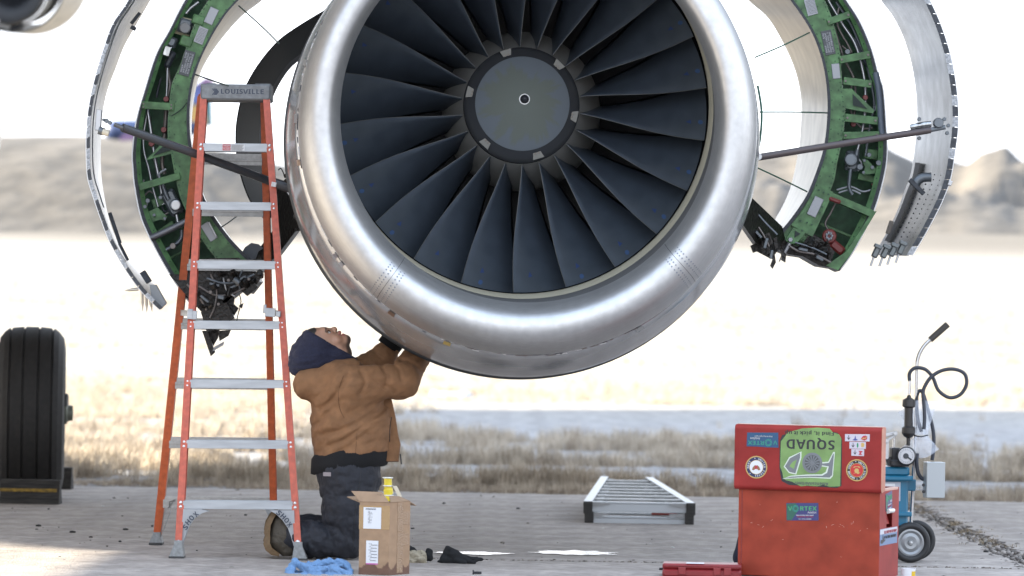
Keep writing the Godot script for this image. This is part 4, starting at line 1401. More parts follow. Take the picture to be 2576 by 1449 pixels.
func step_ladder() -> void:
	var front := M("fibreglass_front", Color(0.56, 0.105, 0.055), 0.42, 0.0, noise_tex("rail_wear", 0.015, 0.78, 1.0, 5), Vector3(3, 3, 3))
	var rear := M("fibreglass_rear", Color(0.56, 0.115, 0.035), 0.42, 0.0, tex["rail_wear"], Vector3(3, 3, 3))
	var alu := M("step_aluminium", Color(0.43, 0.45, 0.475), 0.45, 0.7, noise_tex("step_wear", 0.01, 0.88, 1.0, 3), Vector3(0.8, 5, 5))
	var grey := M("ladder_plastic", Color(0.215, 0.225, 0.235), 0.5, 0.0, tex["rail_wear"], Vector3(3, 3, 3))
	var brace := M("brace_plastic", Color(0.33, 0.34, 0.355), 0.5)
	var rivm := M("rivet_zinc", Color(0.6, 0.6, 0.6), 0.3, 0.9)
	var foot := M("ladder_foot", Color(0.27, 0.28, 0.28), 0.6, 0.0, tex["rail_wear"], Vector3(5, 5, 5))
	var rub := M("foot_rubber", Color(0.04, 0.04, 0.04), 0.7)
	var ink := M("logo_ink", Color(0.035, 0.045, 0.07), 0.5)
	var df := 18.64
	var dr := 19.82
	var dtf := 19.16
	var dtr := 19.34
	var t := thing("step_ladder", "tall orange fibreglass stepladder with aluminium steps standing left of the kneeling man", "ladder", G(590, 1408))
	# picture lines of the four rails: [top x, y, foot x, y, top distance, foot distance]
	var rails := [[514, 236, 450, 1376, dtf, df, 17.0, -1.0, front], [670, 236, 751, 1380, dtf, df, 17.0, 1.0, front], [508, 240, 396, 1350, dtr, dr, 20.0, 1.0, rear], [664, 240, 690, 1350, dtr, dr, 17.0, -1.0, rear]]
	for r in rails:
		rail(t, P(r[0], r[1], r[4]), P(r[2], r[3], r[5]), r[6] * px(19.0), 0.075, -r[7], r[8])
	var line := func(i: int, y: float) -> Vector3:
		var r = rails[i]
		var k: float = (y - r[1]) / (r[3] - r[1])
		return P(lerpf(r[0], r[2], k), y, lerpf(r[4], r[5], k))
	# cap
	var mb := MB.new()
	var ca := P(506, 231, dtf - 0.03)
	var cb := P(680, 233, dtf - 0.03)
	var f := fr((ca + cb) / 2 + Vector3(0, 0, -0.10), cb - ca, Vector3.UP)
	var u := px(19.1)
	mb.box(f, Vector3(176 * u, 40 * u, 0.24), 0.008)
	var cap := part(t, "cap", mb, grey)
	mb = MB.new()
	for q in [[-62, 24], [68, 40]]:
		mb.box(f * Transform3D(Basis.IDENTITY, Vector3(q[0] * u, 20.5 * u, 0.0)), Vector3(q[1] * u, 4 * u, 0.2), 0.003)
	part(cap, "tool_slot_rim", mb, grey)
	letters(cap, "LOUISVILLE", f * Transform3D(Basis.IDENTITY, Vector3(17 * u, 1.0 * u, 0.121)), 12 * u, ink, 108 * u)
	mb = MB.new()
	for k in 3:
		var x0 := -60.0 + k * 4.0
		mb.plate(f * Transform3D(Basis.IDENTITY, Vector3(0, 0, 0.121)), PackedVector2Array([Vector2(x0, 8) * u, Vector2(x0 + 2.6 + k, 8) * u, Vector2(x0 + 11, 0) * u, Vector2(x0 + 2.6 + k, -8) * u, Vector2(x0, -8) * u, Vector2(x0 + 7, 0) * u]), 0.001)
	part(cap, "arrow_mark", mb, ink)
	# steps and the bars behind them
	var ys := [371.0, 518.5, 666.0, 817.0, 965.0, 1117.0, 1269.0]
	for i in 7:
		var a: Vector3 = line.call(0, ys[i])
		var b: Vector3 = line.call(1, ys[i] + 2.0)
		a.x += 0.012
		b.x -= 0.012
		var c := (a + b) / 2
		var x := fr(c + Vector3(0, 0, 0.040), b - a, Vector3.UP)
		var hgt := 19.5 * u
		mb = MB.new()
		mb.box(x * Transform3D(Basis.IDENTITY, Vector3(0, 0, -0.002)), Vector3((b - a).length(), hgt, 0.004))
		mb.box(x * Transform3D(Basis.IDENTITY, Vector3(0, hgt / 2 - 0.002, -0.045)), Vector3((b - a).length(), 0.004, 0.082))
		mb.box(x * Transform3D(Basis.IDENTITY, Vector3(0, -0.002, -0.086)), Vector3((b - a).length(), hgt * 0.9, 0.004))
		for k in 5:
			mb.box(x * Transform3D(Basis.IDENTITY, Vector3(0, hgt / 2 + 0.0008, -0.015 - k * 0.015)), Vector3((b - a).length(), 0.0022, 0.004))
		var stp := part(t, "step", mb, alu)
		if i == 0:
			mb = MB.new()
			mb.box(x * Transform3D(Basis.IDENTITY, Vector3(-4 * u, 0, 0.0006)), Vector3(56 * u, 16 * u, 0.001), 0.0001)
			var lab := part(stp, "warning_label", mb, M("label_white", Color(0.55, 0.55, 0.56), 0.5))
			mb = MB.new()
			for k in 2:
				mb.box(x * Transform3D(Basis.IDENTITY, Vector3(-21.5 * u, (4 - 8 * k) * u, 0.0014)), Vector3(20 * u, 7 * u, 0.001), 0.0001)
			part(stp, "danger_block", mb, M("label_red", Color(0.42, 0.03, 0.04), 0.5))
			letters(stp, "DANGER", x * Transform3D(Basis.IDENTITY, Vector3(-21.5 * u, 4 * u, 0.0022)), 3.6 * u, M("label_white"), 16 * u)
			letters(stp, "PELIGRO", x * Transform3D(Basis.IDENTITY, Vector3(-21.5 * u, -4 * u, 0.0022)), 3.6 * u, M("label_white"), 16 * u)
			mb = MB.new()
			for k in 6:
				mb.box(x * Transform3D(Basis.IDENTITY, Vector3((6 - (k % 3)) * u, (6.2 - 2.5 * k) * u, 0.0014)), Vector3((31 - 2 * (k % 3)) * u, 1.0 * u, 0.0006), 0.0001)
			part(stp, "small_print", mb, M("label_ink")).set_meta("kind", "stuff")
		for s in 2:
			for k in 2:
				var p: Vector3 = line.call(s, ys[i] - 5.5 + 11.0 * k + 2.0 * s)
				mb = MB.new()
				mb.lathe(along(p + Vector3(0, 0, 0.0375), Vector3(0, 0, 1)), [[0.0, 0.005], [0.006, 0.004], [0.0095, 0.0]], 14, true)
				part(t, "rivet", mb, rivm)
		# rear bar
		var yr: float = [400.0, 529.0, 666.0, 814.0, 963.0, 1112.0, 1262.0][i]
		a = line.call(2, yr)
		b = line.call(3, yr + 3.0)
		c = (a + b) / 2
		x = fr(c + Vector3(0, 0, 0.043), b - a, Vector3.UP)
		mb = MB.new()
		var ln := (b - a).length() - 0.03
		mb.box(x * Transform3D(Basis.IDENTITY, Vector3(0, 0, -0.003)), Vector3(ln, 29 * u, 0.004))
		mb.box(x * Transform3D(Basis.IDENTITY, Vector3(0, 13.5 * u, -0.012)), Vector3(ln, 2 * u, 0.02))
		mb.box(x * Transform3D(Basis.IDENTITY, Vector3(0, -2 * u, 0.001)), Vector3(ln, 5 * u, 0.007), 0.001)
		mb.box(x * Transform3D(Basis.IDENTITY, Vector3(0, -13.5 * u, 0.0)), Vector3(ln, 3 * u, 0.01))
		part(t, "rear_bar", mb, M("bar_aluminium", Color(0.36, 0.355, 0.345), 0.42, 0.7, tex["step_wear"], Vector3(6, 6, 6)))
	# feet, braces
	for i in 4:
		var r = rails[i]
		var p := P(r[2], r[3], r[5])
		var g: float = p.y
		mb = MB.new()
		var s := []
		var wt := 20.0 * u
		var wb := (36.0 if i < 2 else 34.0) * u
		var lean := (-4.0 if i % 2 == 0 else 4.0) * u * (1.0 if i < 2 else 0.6)
		for q in [[wt, g + 0.035, 0.085, 0.0], [wt, g + 0.015, 0.09, 0.0], [wb, 0.012, 0.10, lean]]:
			s.append(PackedVector3Array([Vector3(p.x - q[0] / 2 + q[3], q[1], p.z - q[2] / 2), Vector3(p.x + q[0] / 2 + q[3], q[1], p.z - q[2] / 2), Vector3(p.x + q[0] / 2 + q[3], q[1], p.z + q[2] / 2), Vector3(p.x - q[0] / 2 + q[3], q[1], p.z + q[2] / 2)]))
		mb.sweep(s)
		var fo := part(t, "foot", mb, foot)
		mb = MB.new()
		mb.box(Transform3D(Basis.IDENTITY, Vector3(p.x + lean, 0.0075, p.z)), Vector3(wb * 1.02, 0.013, 0.104), 0.002)
		part(fo, "rubber_tread", mb, rub)
		if i < 2:
			var fp: Vector3 = line.call(i, 1363.0)
			mb = MB.new()
			mb.lathe(along(fp + Vector3(0, 0, 0.0375), Vector3(0, 0, 1)), [[0.0, 0.006], [0.007, 0.004], [0.0115, 0.0]], 14, true)
			part(t, "rivet", mb, rivm)
	for q in [[0, [461, 1281, 505, 1281, 525, 1286, 508, 1291, 488, 1305, 475, 1325, 466, 1350, 459, 1372, 456, 1340], 1.0], [1, [678, 1284, 740, 1284, 742, 1340, 745, 1385, 738, 1372, 732, 1350, 724, 1328, 710, 1308, 694, 1293], 1.0], [2, [440, 1256, 425, 1262, 428, 1290, 408, 1340, 402, 1352, 412, 1290], 0.0], [3, [652, 1262, 690, 1262, 692, 1318, 680, 1308, 668, 1284], 0.0]]:
		mb = MB.new()
		pxplate(mb, q[1], 18.63 if q[2] > 0 else 19.72, 0.05)
		var bp := part(t, "brace", mb, brace if q[2] > 0 else M("brace_grey", Color(0.25, 0.26, 0.27), 0.5))
		if q[2] > 0:
			var l: bool = q[0] == 0
			var word := "SHOX"
			var arc := [[452 + 12, 1324], [466, 1312], [476, 1302], [487, 1293]] if l else [[705, 1291], [714, 1299], [724, 1309], [733, 1321]]
			arc = [[467, 1326], [473, 1314], [482, 1303], [493, 1294]] if l else [[702, 1291], [712, 1299], [721, 1309], [728, 1320]]
			for k in 4:
				letters(bp, word[k], face(arc[k][0], arc[k][1], 18.62, -48.0 if l else 46.0), 13 * px(18.6), ink, 10.5 * px(18.6))
			disc_at(bp, "rivet", 531 if l else 666, 1268 if l else 1270, 7, 18.70, 0.02, rivm)
	# spreaders
	for q in [[455, 470, 478, 775, 800], [706, 685, 676, 788, 790]]:
		var a: Vector3 = line.call(0 if q[0] < 600 else 1, 790.0)
		var b: Vector3 = line.call(2 if q[0] < 600 else 3, 786.0)
		mb = MB.new()
		mb.box(Transform3D(Basis.looking_at(b - a, Vector3.UP), (a + b) / 2), Vector3(0.004, 0.03, (b - a).length()))
		part(t, "spreader", mb, alu)
	for q in [[478, 790, 14, 26], [490, 793, 12, 22], [680, 786, 26, 22], [666, 777, 8, 22], [700, 790, 12, 14]]:
		slab_at(t, "spreader_bracket", q[0], q[1], q[2], q[3], 4, 18.85, 0.012, alu)
	slab_at(t, "bare_patch", 689, 464, 13, 12, 10, 18.99, 0.004, M("label_white"))

func flat_ladder() -> void:
	var alu := M("old_aluminium", Color(0.55, 0.57, 0.58), 0.4, 0.5, tex["step_wear"], Vector3(4, 4, 4))
	var grey := M("tread_rubber", Color(0.085, 0.08, 0.075), 0.8, 0.0, null, Vector3(18, 18, 18), 1.5, noise_tex("knurl", 0.08, 0.0, 1.0, 1, 256, FastNoiseLite.TYPE_CELLULAR))
	var web := M("grey_web", Color(0.42, 0.45, 0.48), 0.35, 0.5)
	var t := thing("folded_ladder", "folded grey aluminium stepladder lying flat on the concrete", "ladder", G(1607, 1312))
	var nl := G(1478, 1314)
	var nr := G(1738, 1320)
	var z0 := (nl.z + nr.z) / 2
	var z1 := z0 - 2.75
	var fl := P(1521, 1205, -z1)
	var frt := P(1632, 1207, -z1)
	for layer in 2:
		var yy := 0.100 - 0.065 * layer
		var inw := 0.018 * layer
		for s in 2:
			var a := Vector3((nl.x if s == 0 else nr.x), yy, z0 - 0.04)
			var b := Vector3((fl.x if s == 0 else frt.x), yy + (0.055 if layer == 0 else 0.05), z1)
			var sg := -1.0 if s == 0 else 1.0
			a.x -= sg * inw
			b.x -= sg * inw
			rail(t, b, a, 0.052, 0.06, sg * -1.0, alu)
			var mb := MB.new()
			mb.box(Transform3D(Basis.IDENTITY, Vector3((nl.x if s == 0 else nr.x) + (0.0 if layer == 0 else -sg * 0.008), 0.093 - 0.058 * layer, z0)), Vector3(0.055, 0.074 if layer == 0 else 0.068, 0.05), 0.004)
			var fo := part(t, "foot", mb, grey)
			for k in 3:
				var gb := MB.new()
				gb.box(Transform3D(Basis.IDENTITY, Vector3((nl.x if s == 0 else nr.x) + (0.0 if layer == 0 else -sg * 0.008), 0.072 + k * 0.021 - 0.058 * layer, z0 + 0.0255)), Vector3(0.05, 0.013, 0.006), 0.002)
				part(fo, "tread_block", gb, grey)
		var n := 8
		for k in n:
			var q := (k + 0.12) / float(n)
			var a := Vector3(lerpf(nl.x, fl.x, q), yy + 0.05 * q + (0.022 if layer == 0 else 0.0), lerpf(z0, z1, q))
			var b := Vector3(lerpf(nr.x, frt.x, q), a.y, a.z)
			var mb := MB.new()
			mb.box(Transform3D(Basis.IDENTITY, (a + b) / 2), Vector3(b.x - a.x - 0.05, 0.012, 0.075), 0.003)
			if k == 0:
				mb.box(Transform3D(Basis.IDENTITY, (a + b) / 2 + Vector3(0, -0.028, 0.03)), Vector3(b.x - a.x - 0.05, 0.052 - 0.012 * layer, 0.004))
			part(t, "step" if layer == 0 else "rear_bar", mb, web if k == 0 else alu)
	for s in 2:
		for layer in 2:
			var x0 := nl.x + 0.03 if s == 0 else nr.x - 0.03
			var sg := 1.0 if s == 0 else -1.0
			var mb := MB.new()
			mb.plate(Transform3D(Basis.IDENTITY, Vector3(0, 0.118 - 0.062 * layer, z0 + 0.004)), PackedVector2Array([Vector2(x0, 0.008), Vector2(x0 + sg * 0.1, 0.004), Vector2(x0 + sg * 0.105, -0.004), Vector2(x0 + sg * 0.06, -0.012), Vector2(x0, -0.018)] if sg > 0 else [Vector2(x0, 0.008), Vector2(x0, -0.018), Vector2(x0 - 0.06, -0.012), Vector2(x0 - 0.105, -0.004), Vector2(x0 - 0.1, 0.004)]), 0.02)
			part(t, "corner_brace", mb, M("brace_dull", Color(0.27, 0.27, 0.27), 0.6))
	# cap with its dished edge
	var mb := MB.new()
	var s := []
	for k in 15:
		var q := k / 14.0
		var dip := 0.028 * sin(PI * q)
		var c := fl.lerp(frt, -0.02 + 1.04 * q) + Vector3(0, 0.012 - dip, 0.0)
		s.append(PackedVector3Array([c + Vector3(0, 0.006, 0.03), c + Vector3(0, -0.012, 0.03), c + Vector3(0, -0.10 + dip, -0.04), c + Vector3(0, 0.0, -0.05)]))
	mb.sweep(s)
	part(t, "cap", mb, alu)
	mb = MB.new()
	mb.box(Transform3D(Basis.IDENTITY, (nl + nr) / 2 + Vector3(0.16, 0.055, -0.12)), Vector3(0.16, 0.012, 0.02))
	part(t, "red_spreader", mb, M("spreader_red", Color(0.35, 0.03, 0.02), 0.4))

# ---- bodies as distance fields in picture pixels: x right, y down, z away, about D0 metres off; one pixel is about 2 mm
const D0 := 18.8

class Field:
	var a := PackedVector3Array()
	var b := PackedVector3Array()
	var ra := PackedFloat32Array()
	var rb := PackedFloat32Array()
	var zs := PackedFloat32Array()
	var k := 10.0
	var cuts := []
	var noise: FastNoiseLite
	var amp := 0.0
	var ns := Vector3.ONE
	var turn := Basis.IDENTITY
	var ks := PackedFloat32Array()
	var extra = null
	func cap(x0: float, y0: float, z0: float, r0: float, x1: float, y1: float, z1: float, r1: float, zscale := 1.0, kk := -1.0) -> void:
		a.append(Vector3(x0, y0, z0))
		b.append(Vector3(x1, y1, z1))
		ra.append(r0)
		rb.append(r1)
		zs.append(zscale)
		ks.append(k if kk < 0.0 else kk)
	func at(p: Vector3) -> float:
		var d := 1e9
		for i in a.size():
			var q := p - a[i]
			var ba := b[i] - a[i]
			q.z *= zs[i]
			ba.z *= zs[i]
			var h := clampf(q.dot(ba) / maxf(ba.length_squared(), 1e-6), 0.0, 1.0)
			var e := (q - ba * h).length() - lerpf(ra[i], rb[i], h)
			var kq := ks[i]
			var m := clampf(0.5 + 0.5 * (e - d) / kq, 0.0, 1.0)
			if d > 1e8:
				d = e
			else:
				d = lerpf(e, d, m) - kq * m * (1.0 - m)
		if amp > 0.0 and d < 12.0:
			var w := turn * p
			d += amp * noise.get_noise_3d(w.x * ns.x, w.y * ns.y, w.z * ns.z)
		if extra != null:
			d = extra.call(p, d)
		for c in cuts:
			d = maxf(d, c.distance_to(p))
		return d

func nets(mb: MB, f: Field, lo: Vector3, hi: Vector3, cell: float, place: Callable, tint = null) -> void:
	const B := 4
	var n := Vector3i(((hi - lo) / cell / B).ceil()) * B
	var sx := n.x + 1
	var sy := n.y + 1
	var val := PackedFloat32Array()
	val.resize(sx * sy * (n.z + 1))
	val.fill(1e6)
	var idx := PackedInt32Array()
	idx.resize(val.size())
	idx.fill(-1)
	var pts := PackedVector3Array()
	var half := cell * B * 0.5 * 1.75 * 1.25
	var active := []
	for bz in range(0, n.z, B):
		for by in range(0, n.y, B):
			for bx_ in range(0, n.x, B):
				if absf(f.at(lo + Vector3(bx_ + B * 0.5, by + B * 0.5, bz + B * 0.5) * cell)) < half:
					active.append(Vector3i(bx_, by, bz))
	for q in active:
		for z in range(q.z, q.z + B + 1):
			for y in range(q.y, q.y + B + 1):
				for x in range(q.x, q.x + B + 1):
					var o: int = x + sx * (y + sy * z)
					if val[o] > 9e5:
						val[o] = f.at(lo + Vector3(x, y, z) * cell)
	var corner := [0, 1, sx, sx + 1, sx * sy, sx * sy + 1, sx * sy + sx, sx * sy + sx + 1]
	var cp := [Vector3(0, 0, 0), Vector3(1, 0, 0), Vector3(0, 1, 0), Vector3(1, 1, 0), Vector3(0, 0, 1), Vector3(1, 0, 1), Vector3(0, 1, 1), Vector3(1, 1, 1)]
	var edges := [[0, 1], [2, 3], [4, 5], [6, 7], [0, 2], [1, 3], [4, 6], [5, 7], [0, 4], [1, 5], [2, 6], [3, 7]]
	var cells := []
	for q in active:
		for z in range(q.z, q.z + B):
			for y in range(q.y, q.y + B):
				for x in range(q.x, q.x + B):
					var o: int = x + sx * (y + sy * z)
					var inside := 0
					for c in corner:
						if val[o + c] < 0.0:
							inside += 1
					if inside == 0 or inside == 8:
						continue
					var s := Vector3.ZERO
					var m := 0
					for e in edges:
						var v0 := val[o + corner[e[0]]]
						var v1 := val[o + corner[e[1]]]
						if (v0 < 0.0) != (v1 < 0.0):
							s += cp[e[0]].lerp(cp[e[1]], v0 / (v0 - v1))
							m += 1
					idx[o] = pts.size()
					pts.append(lo + (Vector3(x, y, z) + s / m) * cell)
					cells.append(o)
	var world := PackedVector3Array()
	var cols := []
	for p in pts:
		world.append(place.call(p))
		cols.append(tint.call(p) if tint != null else mb.c)
	mb.smooth()
	var strides := [1, sx, sx * sy]
	for o in cells:
		for ax in 3:
			var o2: int = o + strides[ax]
			if (val[o] < 0.0) == (val[o2] < 0.0) or val[o2] > 9e5:
				continue
			var u: int = strides[(ax + 1) % 3]
			var v: int = strides[(ax + 2) % 3]
			if o - u - v < 0:
				continue
			var q := [idx[o], idx[o - u], idx[o - u - v], idx[o - v]]
			if q[0] < 0 or q[1] < 0 or q[2] < 0 or q[3] < 0:
				continue
			if val[o] < 0.0:
				q.reverse()
			mb.tric(world[q[0]], world[q[1]], world[q[2]], cols[q[0]], cols[q[1]], cols[q[2]])
			mb.tric(world[q[0]], world[q[2]], world[q[3]], cols[q[0]], cols[q[2]], cols[q[3]])

func pz(p: Vector3) -> Vector3:
	return P(p.x, p.y, D0 + p.z * D0 / F)

func plane3(n: Vector3, at: Vector3) -> Plane:
	return Plane(n.normalized(), n.normalized().dot(at))

func person() -> void:
	var t := thing("person", "kneeling person in brown work jacket and navy hood reaching up behind the engine inlet", "person", G(830, 1406))
	var wr := FastNoiseLite.new()
	wr.frequency = 0.022
	wr.fractal_octaves = 3
	wr.fractal_type = FastNoiseLite.FRACTAL_RIDGED
	wr.seed = 8
	# head, neck, hands: the body inside the clothes
	var h := Field.new()
	h.k = 7.0
	h.cap(798, 871, 0, 48, 812, 868, 0, 45, 1.25)
	h.cap(834, 868, 0, 33, 858, 862, 0, 21, 1.05)
	h.cap(866, 855, 0, 13, 870, 855, 0, 13, 0.8, 5.0)
	h.cap(846, 858, -16, 16, 848, 858, 16, 16)
	h.cap(816, 834, -15, 9, 816, 834, 15, 9)
	h.cap(824, 832, 0, 5.0, 841, 827.5, 0, 5.2, 1.0, 4.0)
	h.cap(841, 827.5, 0, 5.4, 843.5, 828.5, 0, 5.2, 1.0, 3.0)
	h.cap(843.5, 833, -6.5, 3.8, 843.5, 833, 6.5, 3.8, 1.0, 3.0)
	h.cap(854, 836.5, -8, 5.0, 854, 836.5, 8, 5.0, 1.0, 3.5)
	h.cap(863.5, 844, -7, 5.2, 863.5, 844, 7, 5.2, 1.0, 3.0)
	h.cap(852, 892, 0, 34, 838, 940, 0, 40, 1.0)
	h.extra = func(p: Vector3, d: float) -> float:
		# sockets, the line of the mouth, the dent under the lip
		for s in [-1.0, 1.0]:
			d = maxf(d, -((p - Vector3(826.5, 836.0, 14.5 * s)) * Vector3(1.0, 1.0, 0.62)).length() + 6.2)
		var mo := Vector2(p.x - 858.5, (p.y - 841.0) * 0.55).length() + absf(p.z) * 0.05
		if absf(p.z) < 15.0:
			d += 1.8 * exp(-mo * mo * 0.7)
		return d
	var skin := func(p: Vector3) -> Color:
		var c := Color(0.40, 0.225, 0.15)
		# stubble on chin and upper lip, lips, brows, cropped hair
		var chin := smoothstep(868.0, 878.0, p.x) + 0.7 * (1.0 - smoothstep(2.0, 7.0, Vector2(p.x - 849.0, p.y - 832.0).length()))
		chin += 0.5 * smoothstep(852.0, 866.0, p.x) * smoothstep(858.0, 868.0, p.y) * (1.0 - smoothstep(872.0, 884.0, p.y))
		c = c.lerp(Color(0.045, 0.035, 0.03), clampf(chin, 0.0, 0.9))
		if absf(p.z) < 14.0 and p.x > 851.0 and p.x < 867.0 and p.y < 848.0:
			c = c.lerp(Color(0.30, 0.10, 0.085), 0.8)
		var bz := absf(absf(p.z) - 16.0)
		if bz < 10.0 and absf(p.x - (817.0 + absf(p.z) * 0.12)) < 1.7 and p.y < 856.0:
			c = Color(0.05, 0.035, 0.03)
		if p.x < 794.0 + 2.5 * sin(p.z * 0.25):
			c = Color(0.03, 0.027, 0.02)
		return c
	var mb := MB.new()
	nets(mb, h, Vector3(745, 812, -56), Vector3(890, 940, 56), 1.7, pz, skin)
	# hands on the bulkhead flange, each finger its own chain
	for s in [-1.0, 1.0]:
		var hf := Field.new()
		hf.k = 2.2
		var w := Vector3(1066, 868, 96) if s < 0 else Vector3(1012, 826, 128)
		var up := Vector3(0.42, -0.8, 0.25).normalized()
		var side := Vector3(0.55, 0.2, -0.8).normalized()
		var pal := up.cross(side).normalized()
		var add := func(p0: Vector3, r0: float, p1: Vector3, r1: float) -> void: hf.cap(p0.x, p0.y, p0.z, r0, p1.x, p1.y, p1.z, r1)
		add.call(w - up * 14.0, 13.5, w + up * 6.0, 13.0)
		for k in 4:
			var o := (k - 1.5) * 9.6
			var kn: Vector3 = w + up * (44.0 - absf(k - 1.2) * 2.5) + side * o
			add.call(w + side * o * 0.6, 9.0, kn, 5.4)
			var ln: float = [21.0, 24.0, 22.0, 17.0][k]
			var m1: Vector3 = kn + (up * 0.8 + pal * 0.6).normalized() * ln
			var m2: Vector3 = m1 + (up * 0.35 + pal * 0.95).normalized() * ln * 0.62
			var m3: Vector3 = m2 + (up * -0.1 + pal).normalized() * ln * 0.45
			add.call(kn, 5.2, m1, 4.6)
			add.call(m1, 4.6, m2, 4.2)
			add.call(m2, 4.2, m3, 3.6)
		var tb: Vector3 = w + up * 14.0 - side * 14.0
		var t1: Vector3 = tb + (up * 0.6 - side * 0.75 + pal * 0.3).normalized() * 20.0
		var t2: Vector3 = t1 + (up * 0.85 - side * 0.2 + pal * 0.4).normalized() * 15.0
		add.call(w + up * 4.0, 9.0, tb, 7.2)
		add.call(tb, 7.0, t1, 5.6)
		add.call(t1, 5.6, t2, 4.6)
		nets(mb, hf, w - Vector3(64, 112, 80), w + Vector3(90, 44, 80), 1.9, pz, func(_p: Vector3) -> Color: return Color(0.36, 0.2, 0.14))
	var skinm := V("skin", 0.5)
	skinm.subsurf_scatter_enabled = true
	skinm.subsurf_scatter_strength = 0.12
	part(t, "body", mb, skinm)
	for s in [-1.0, 1.0]:
		mb = MB.new()
		var at := pz(Vector3(827.3, 838.5, 14.0 * s))
		mb.ball(at, Vector3(0.0105, 0.0105, 0.0125), 8)
		var ey := part(t, "eye", mb, M("eye_white", Color(0.50, 0.48, 0.46), 0.25))
		mb = MB.new()
		mb.ball(at + Vector3(0.003, 0.0085, -s * 0.0005), Vector3(0.0045, 0.0032, 0.0055), 6)
		part(ey, "iris", mb, M("iris", Color(0.03, 0.018, 0.01), 0.2))
		mb = MB.new()
		var lid := []
		for k in 9:
			var q := -1.0 + k * 0.25
			lid.append(pz(Vector3(824.5 + 1.0 * q * q, 834.0 + 3.2 * q * q, 14.0 * s + q * 8.5)))
		mb.tube(lid, 0.0018, 5)
		part(t, "eyelid", mb, M("lash", Color(0.05, 0.03, 0.025), 0.6))
	# navy hood
	var ho := Field.new()
	ho.k = 16.0
	ho.cap(797, 872, 0, 53, 775, 892, 0, 47, 1.0)
	ho.cap(768, 905, -30, 32, 768, 905, 30, 32, 1.0)
	ho.cap(752, 921, -18, 27, 752, 921, 18, 27, 1.0)
	ho.cap(800, 905, -14, 44, 850, 900, -8, 30, 1.0)
	ho.cap(800, 905, 14, 44, 850, 900, 8, 30, 1.0)
	ho.cap(850, 898, 0, 30, 880, 902, 0, 22, 0.75)
	ho.noise = wr
	ho.amp = 3.6
	ho.ns = Vector3(0.5, 1.5, 0.5)
	ho.cuts = [plane3(Vector3(0.5, -0.866, 0), Vector3(813, 852.5, 0))]
	ho.extra = func(p: Vector3, d: float) -> float:
		# hollow for the head
		return maxf(d, -(((p - Vector3(806, 868, 0)) * Vector3(0.93, 1.0, 1.1)).length() - 45.0)) if p.y < 885.0 else d
	mb = MB.new()
	nets(mb, ho, Vector3(700, 800, -76), Vector3(912, 965, 76), 2.4, pz)
	var cloth := noise_tex("weave", 0.25, 0.0, 1.0, 2, 256)
	var hood := part(t, "hood", mb, M("navy_fleece", Color(0.018, 0.021, 0.052), 0.9, 0.0, noise_tex("fleece", 0.03, 0.7, 1.0, 4), Vector3(5, 5, 5), 0.15, cloth))
	M("navy_fleece").rim_enabled = true
	M("navy_fleece").rim = 0.4
	mb = MB.new()
	var seam := []
	for q in [[762, 832], [752, 848], [742, 872], [735, 893], [731, 915], [733, 940]]:
		seam.append(pz(Vector3(q[0] + 9, q[1], -44.0 - (6.0 if q[1] > 860 else 0.0) + maxf(0.0, 850.0 - q[1]) * 1.3)))
	# jacket
	var ja := Field.new()
	ja.k = 22.0
	ja.cap(886, 1148, 0, 99, 886, 1064, 0, 101, 0.86)
	ja.cap(882, 1064, 0, 99, 872, 990, 0, 86, 0.84)
	ja.cap(872, 990, -20, 84, 862, 958, 0, 54, 0.8)
	ja.cap(874, 975, -88, 50, 884, 962, 88, 48)
	ja.cap(884, 970, -96, 52, 1008, 958, -60, 45)
	ja.cap(1008, 958, -60, 45, 1056, 886, 66, 35)
	ja.cap(776, 962, -40, 34, 776, 962, 40, 34)
	ja.cap(778, 970, -30, 38, 846, 952, -52, 40, 0.9)
	ja.cap(778, 970, 30, 38, 846, 952, 52, 40, 0.9)
	ja.cap(836, 940, -52, 26, 884, 926, -44, 20)
	ja.noise = wr
	ja.amp = 5.0
	ja.turn = Basis(Vector3(0, 0, 1), 0.5)
	ja.ns = Vector3(0.28, 0.85, 0.3)
	var fold := func(p: Vector3, c: Array, w: float, dep: float) -> float:
		var best := 1e9
		for i in c.size() - 1:
			var a := Vector2(c[i][0], c[i][1])
			var b := Vector2(c[i + 1][0], c[i + 1][1])
			best = minf(best, Geometry2D.get_closest_point_to_segment(Vector2(p.x, p.y), a, b).distance_to(Vector2(p.x, p.y)))
		return dep * exp(-best * best / (w * w))
	var folds := [[[[876, 945], [850, 985], [832, 1010], [806, 1030]], 7.0, 7.0], [[[808, 1092], [850, 1086], [900, 1064], [950, 1036], [978, 1010]], 8.0, 7.0], [[[826, 1122], [870, 1104], [930, 1060], [966, 1030]], 6.0, 4.0], [[[830, 1150], [880, 1122], [920, 1090]], 6.0, 3.5], [[[790, 1072], [810, 1058], [820, 1040]], 7.0, 5.0], [[[908, 935], [920, 960], [908, 990]], 5.0, 5.0], [[[962, 925], [975, 950], [968, 975]], 5.0, 5.0], [[[985, 912], [1004, 930], [1010, 955]], 5.0, 5.0], [[[1010, 905], [1040, 915], [1062, 935]], 5.0, 4.0], [[[940, 950], [960, 965], [990, 985]], 6.0, 4.0]]
	ja.extra = func(p: Vector3, d: float) -> float:
		if d < 10.0 and p.z < 30.0:
			for q in folds:
				d += fold.call(p, q[0], q[1], q[2])
		# the open front and the neck
		return maxf(d, -(((p - Vector3(872, 905, 0)) * Vector3(0.9, 1.0, 0.9)).length() - 30.0))
	ja.cuts = [plane3(Vector3(0.13, 1.0, 0), Vector3(885, 1147, 0)), plane3(Vector3(0.36, -0.64, 0.62), Vector3(1060, 872, 78))]
	mb = MB.new()
	nets(mb, ja, Vector3(716, 830, -176), Vector3(1104, 1172, 192), 3.6, pz)
	var js := Field.new()
	js.k = 18.0
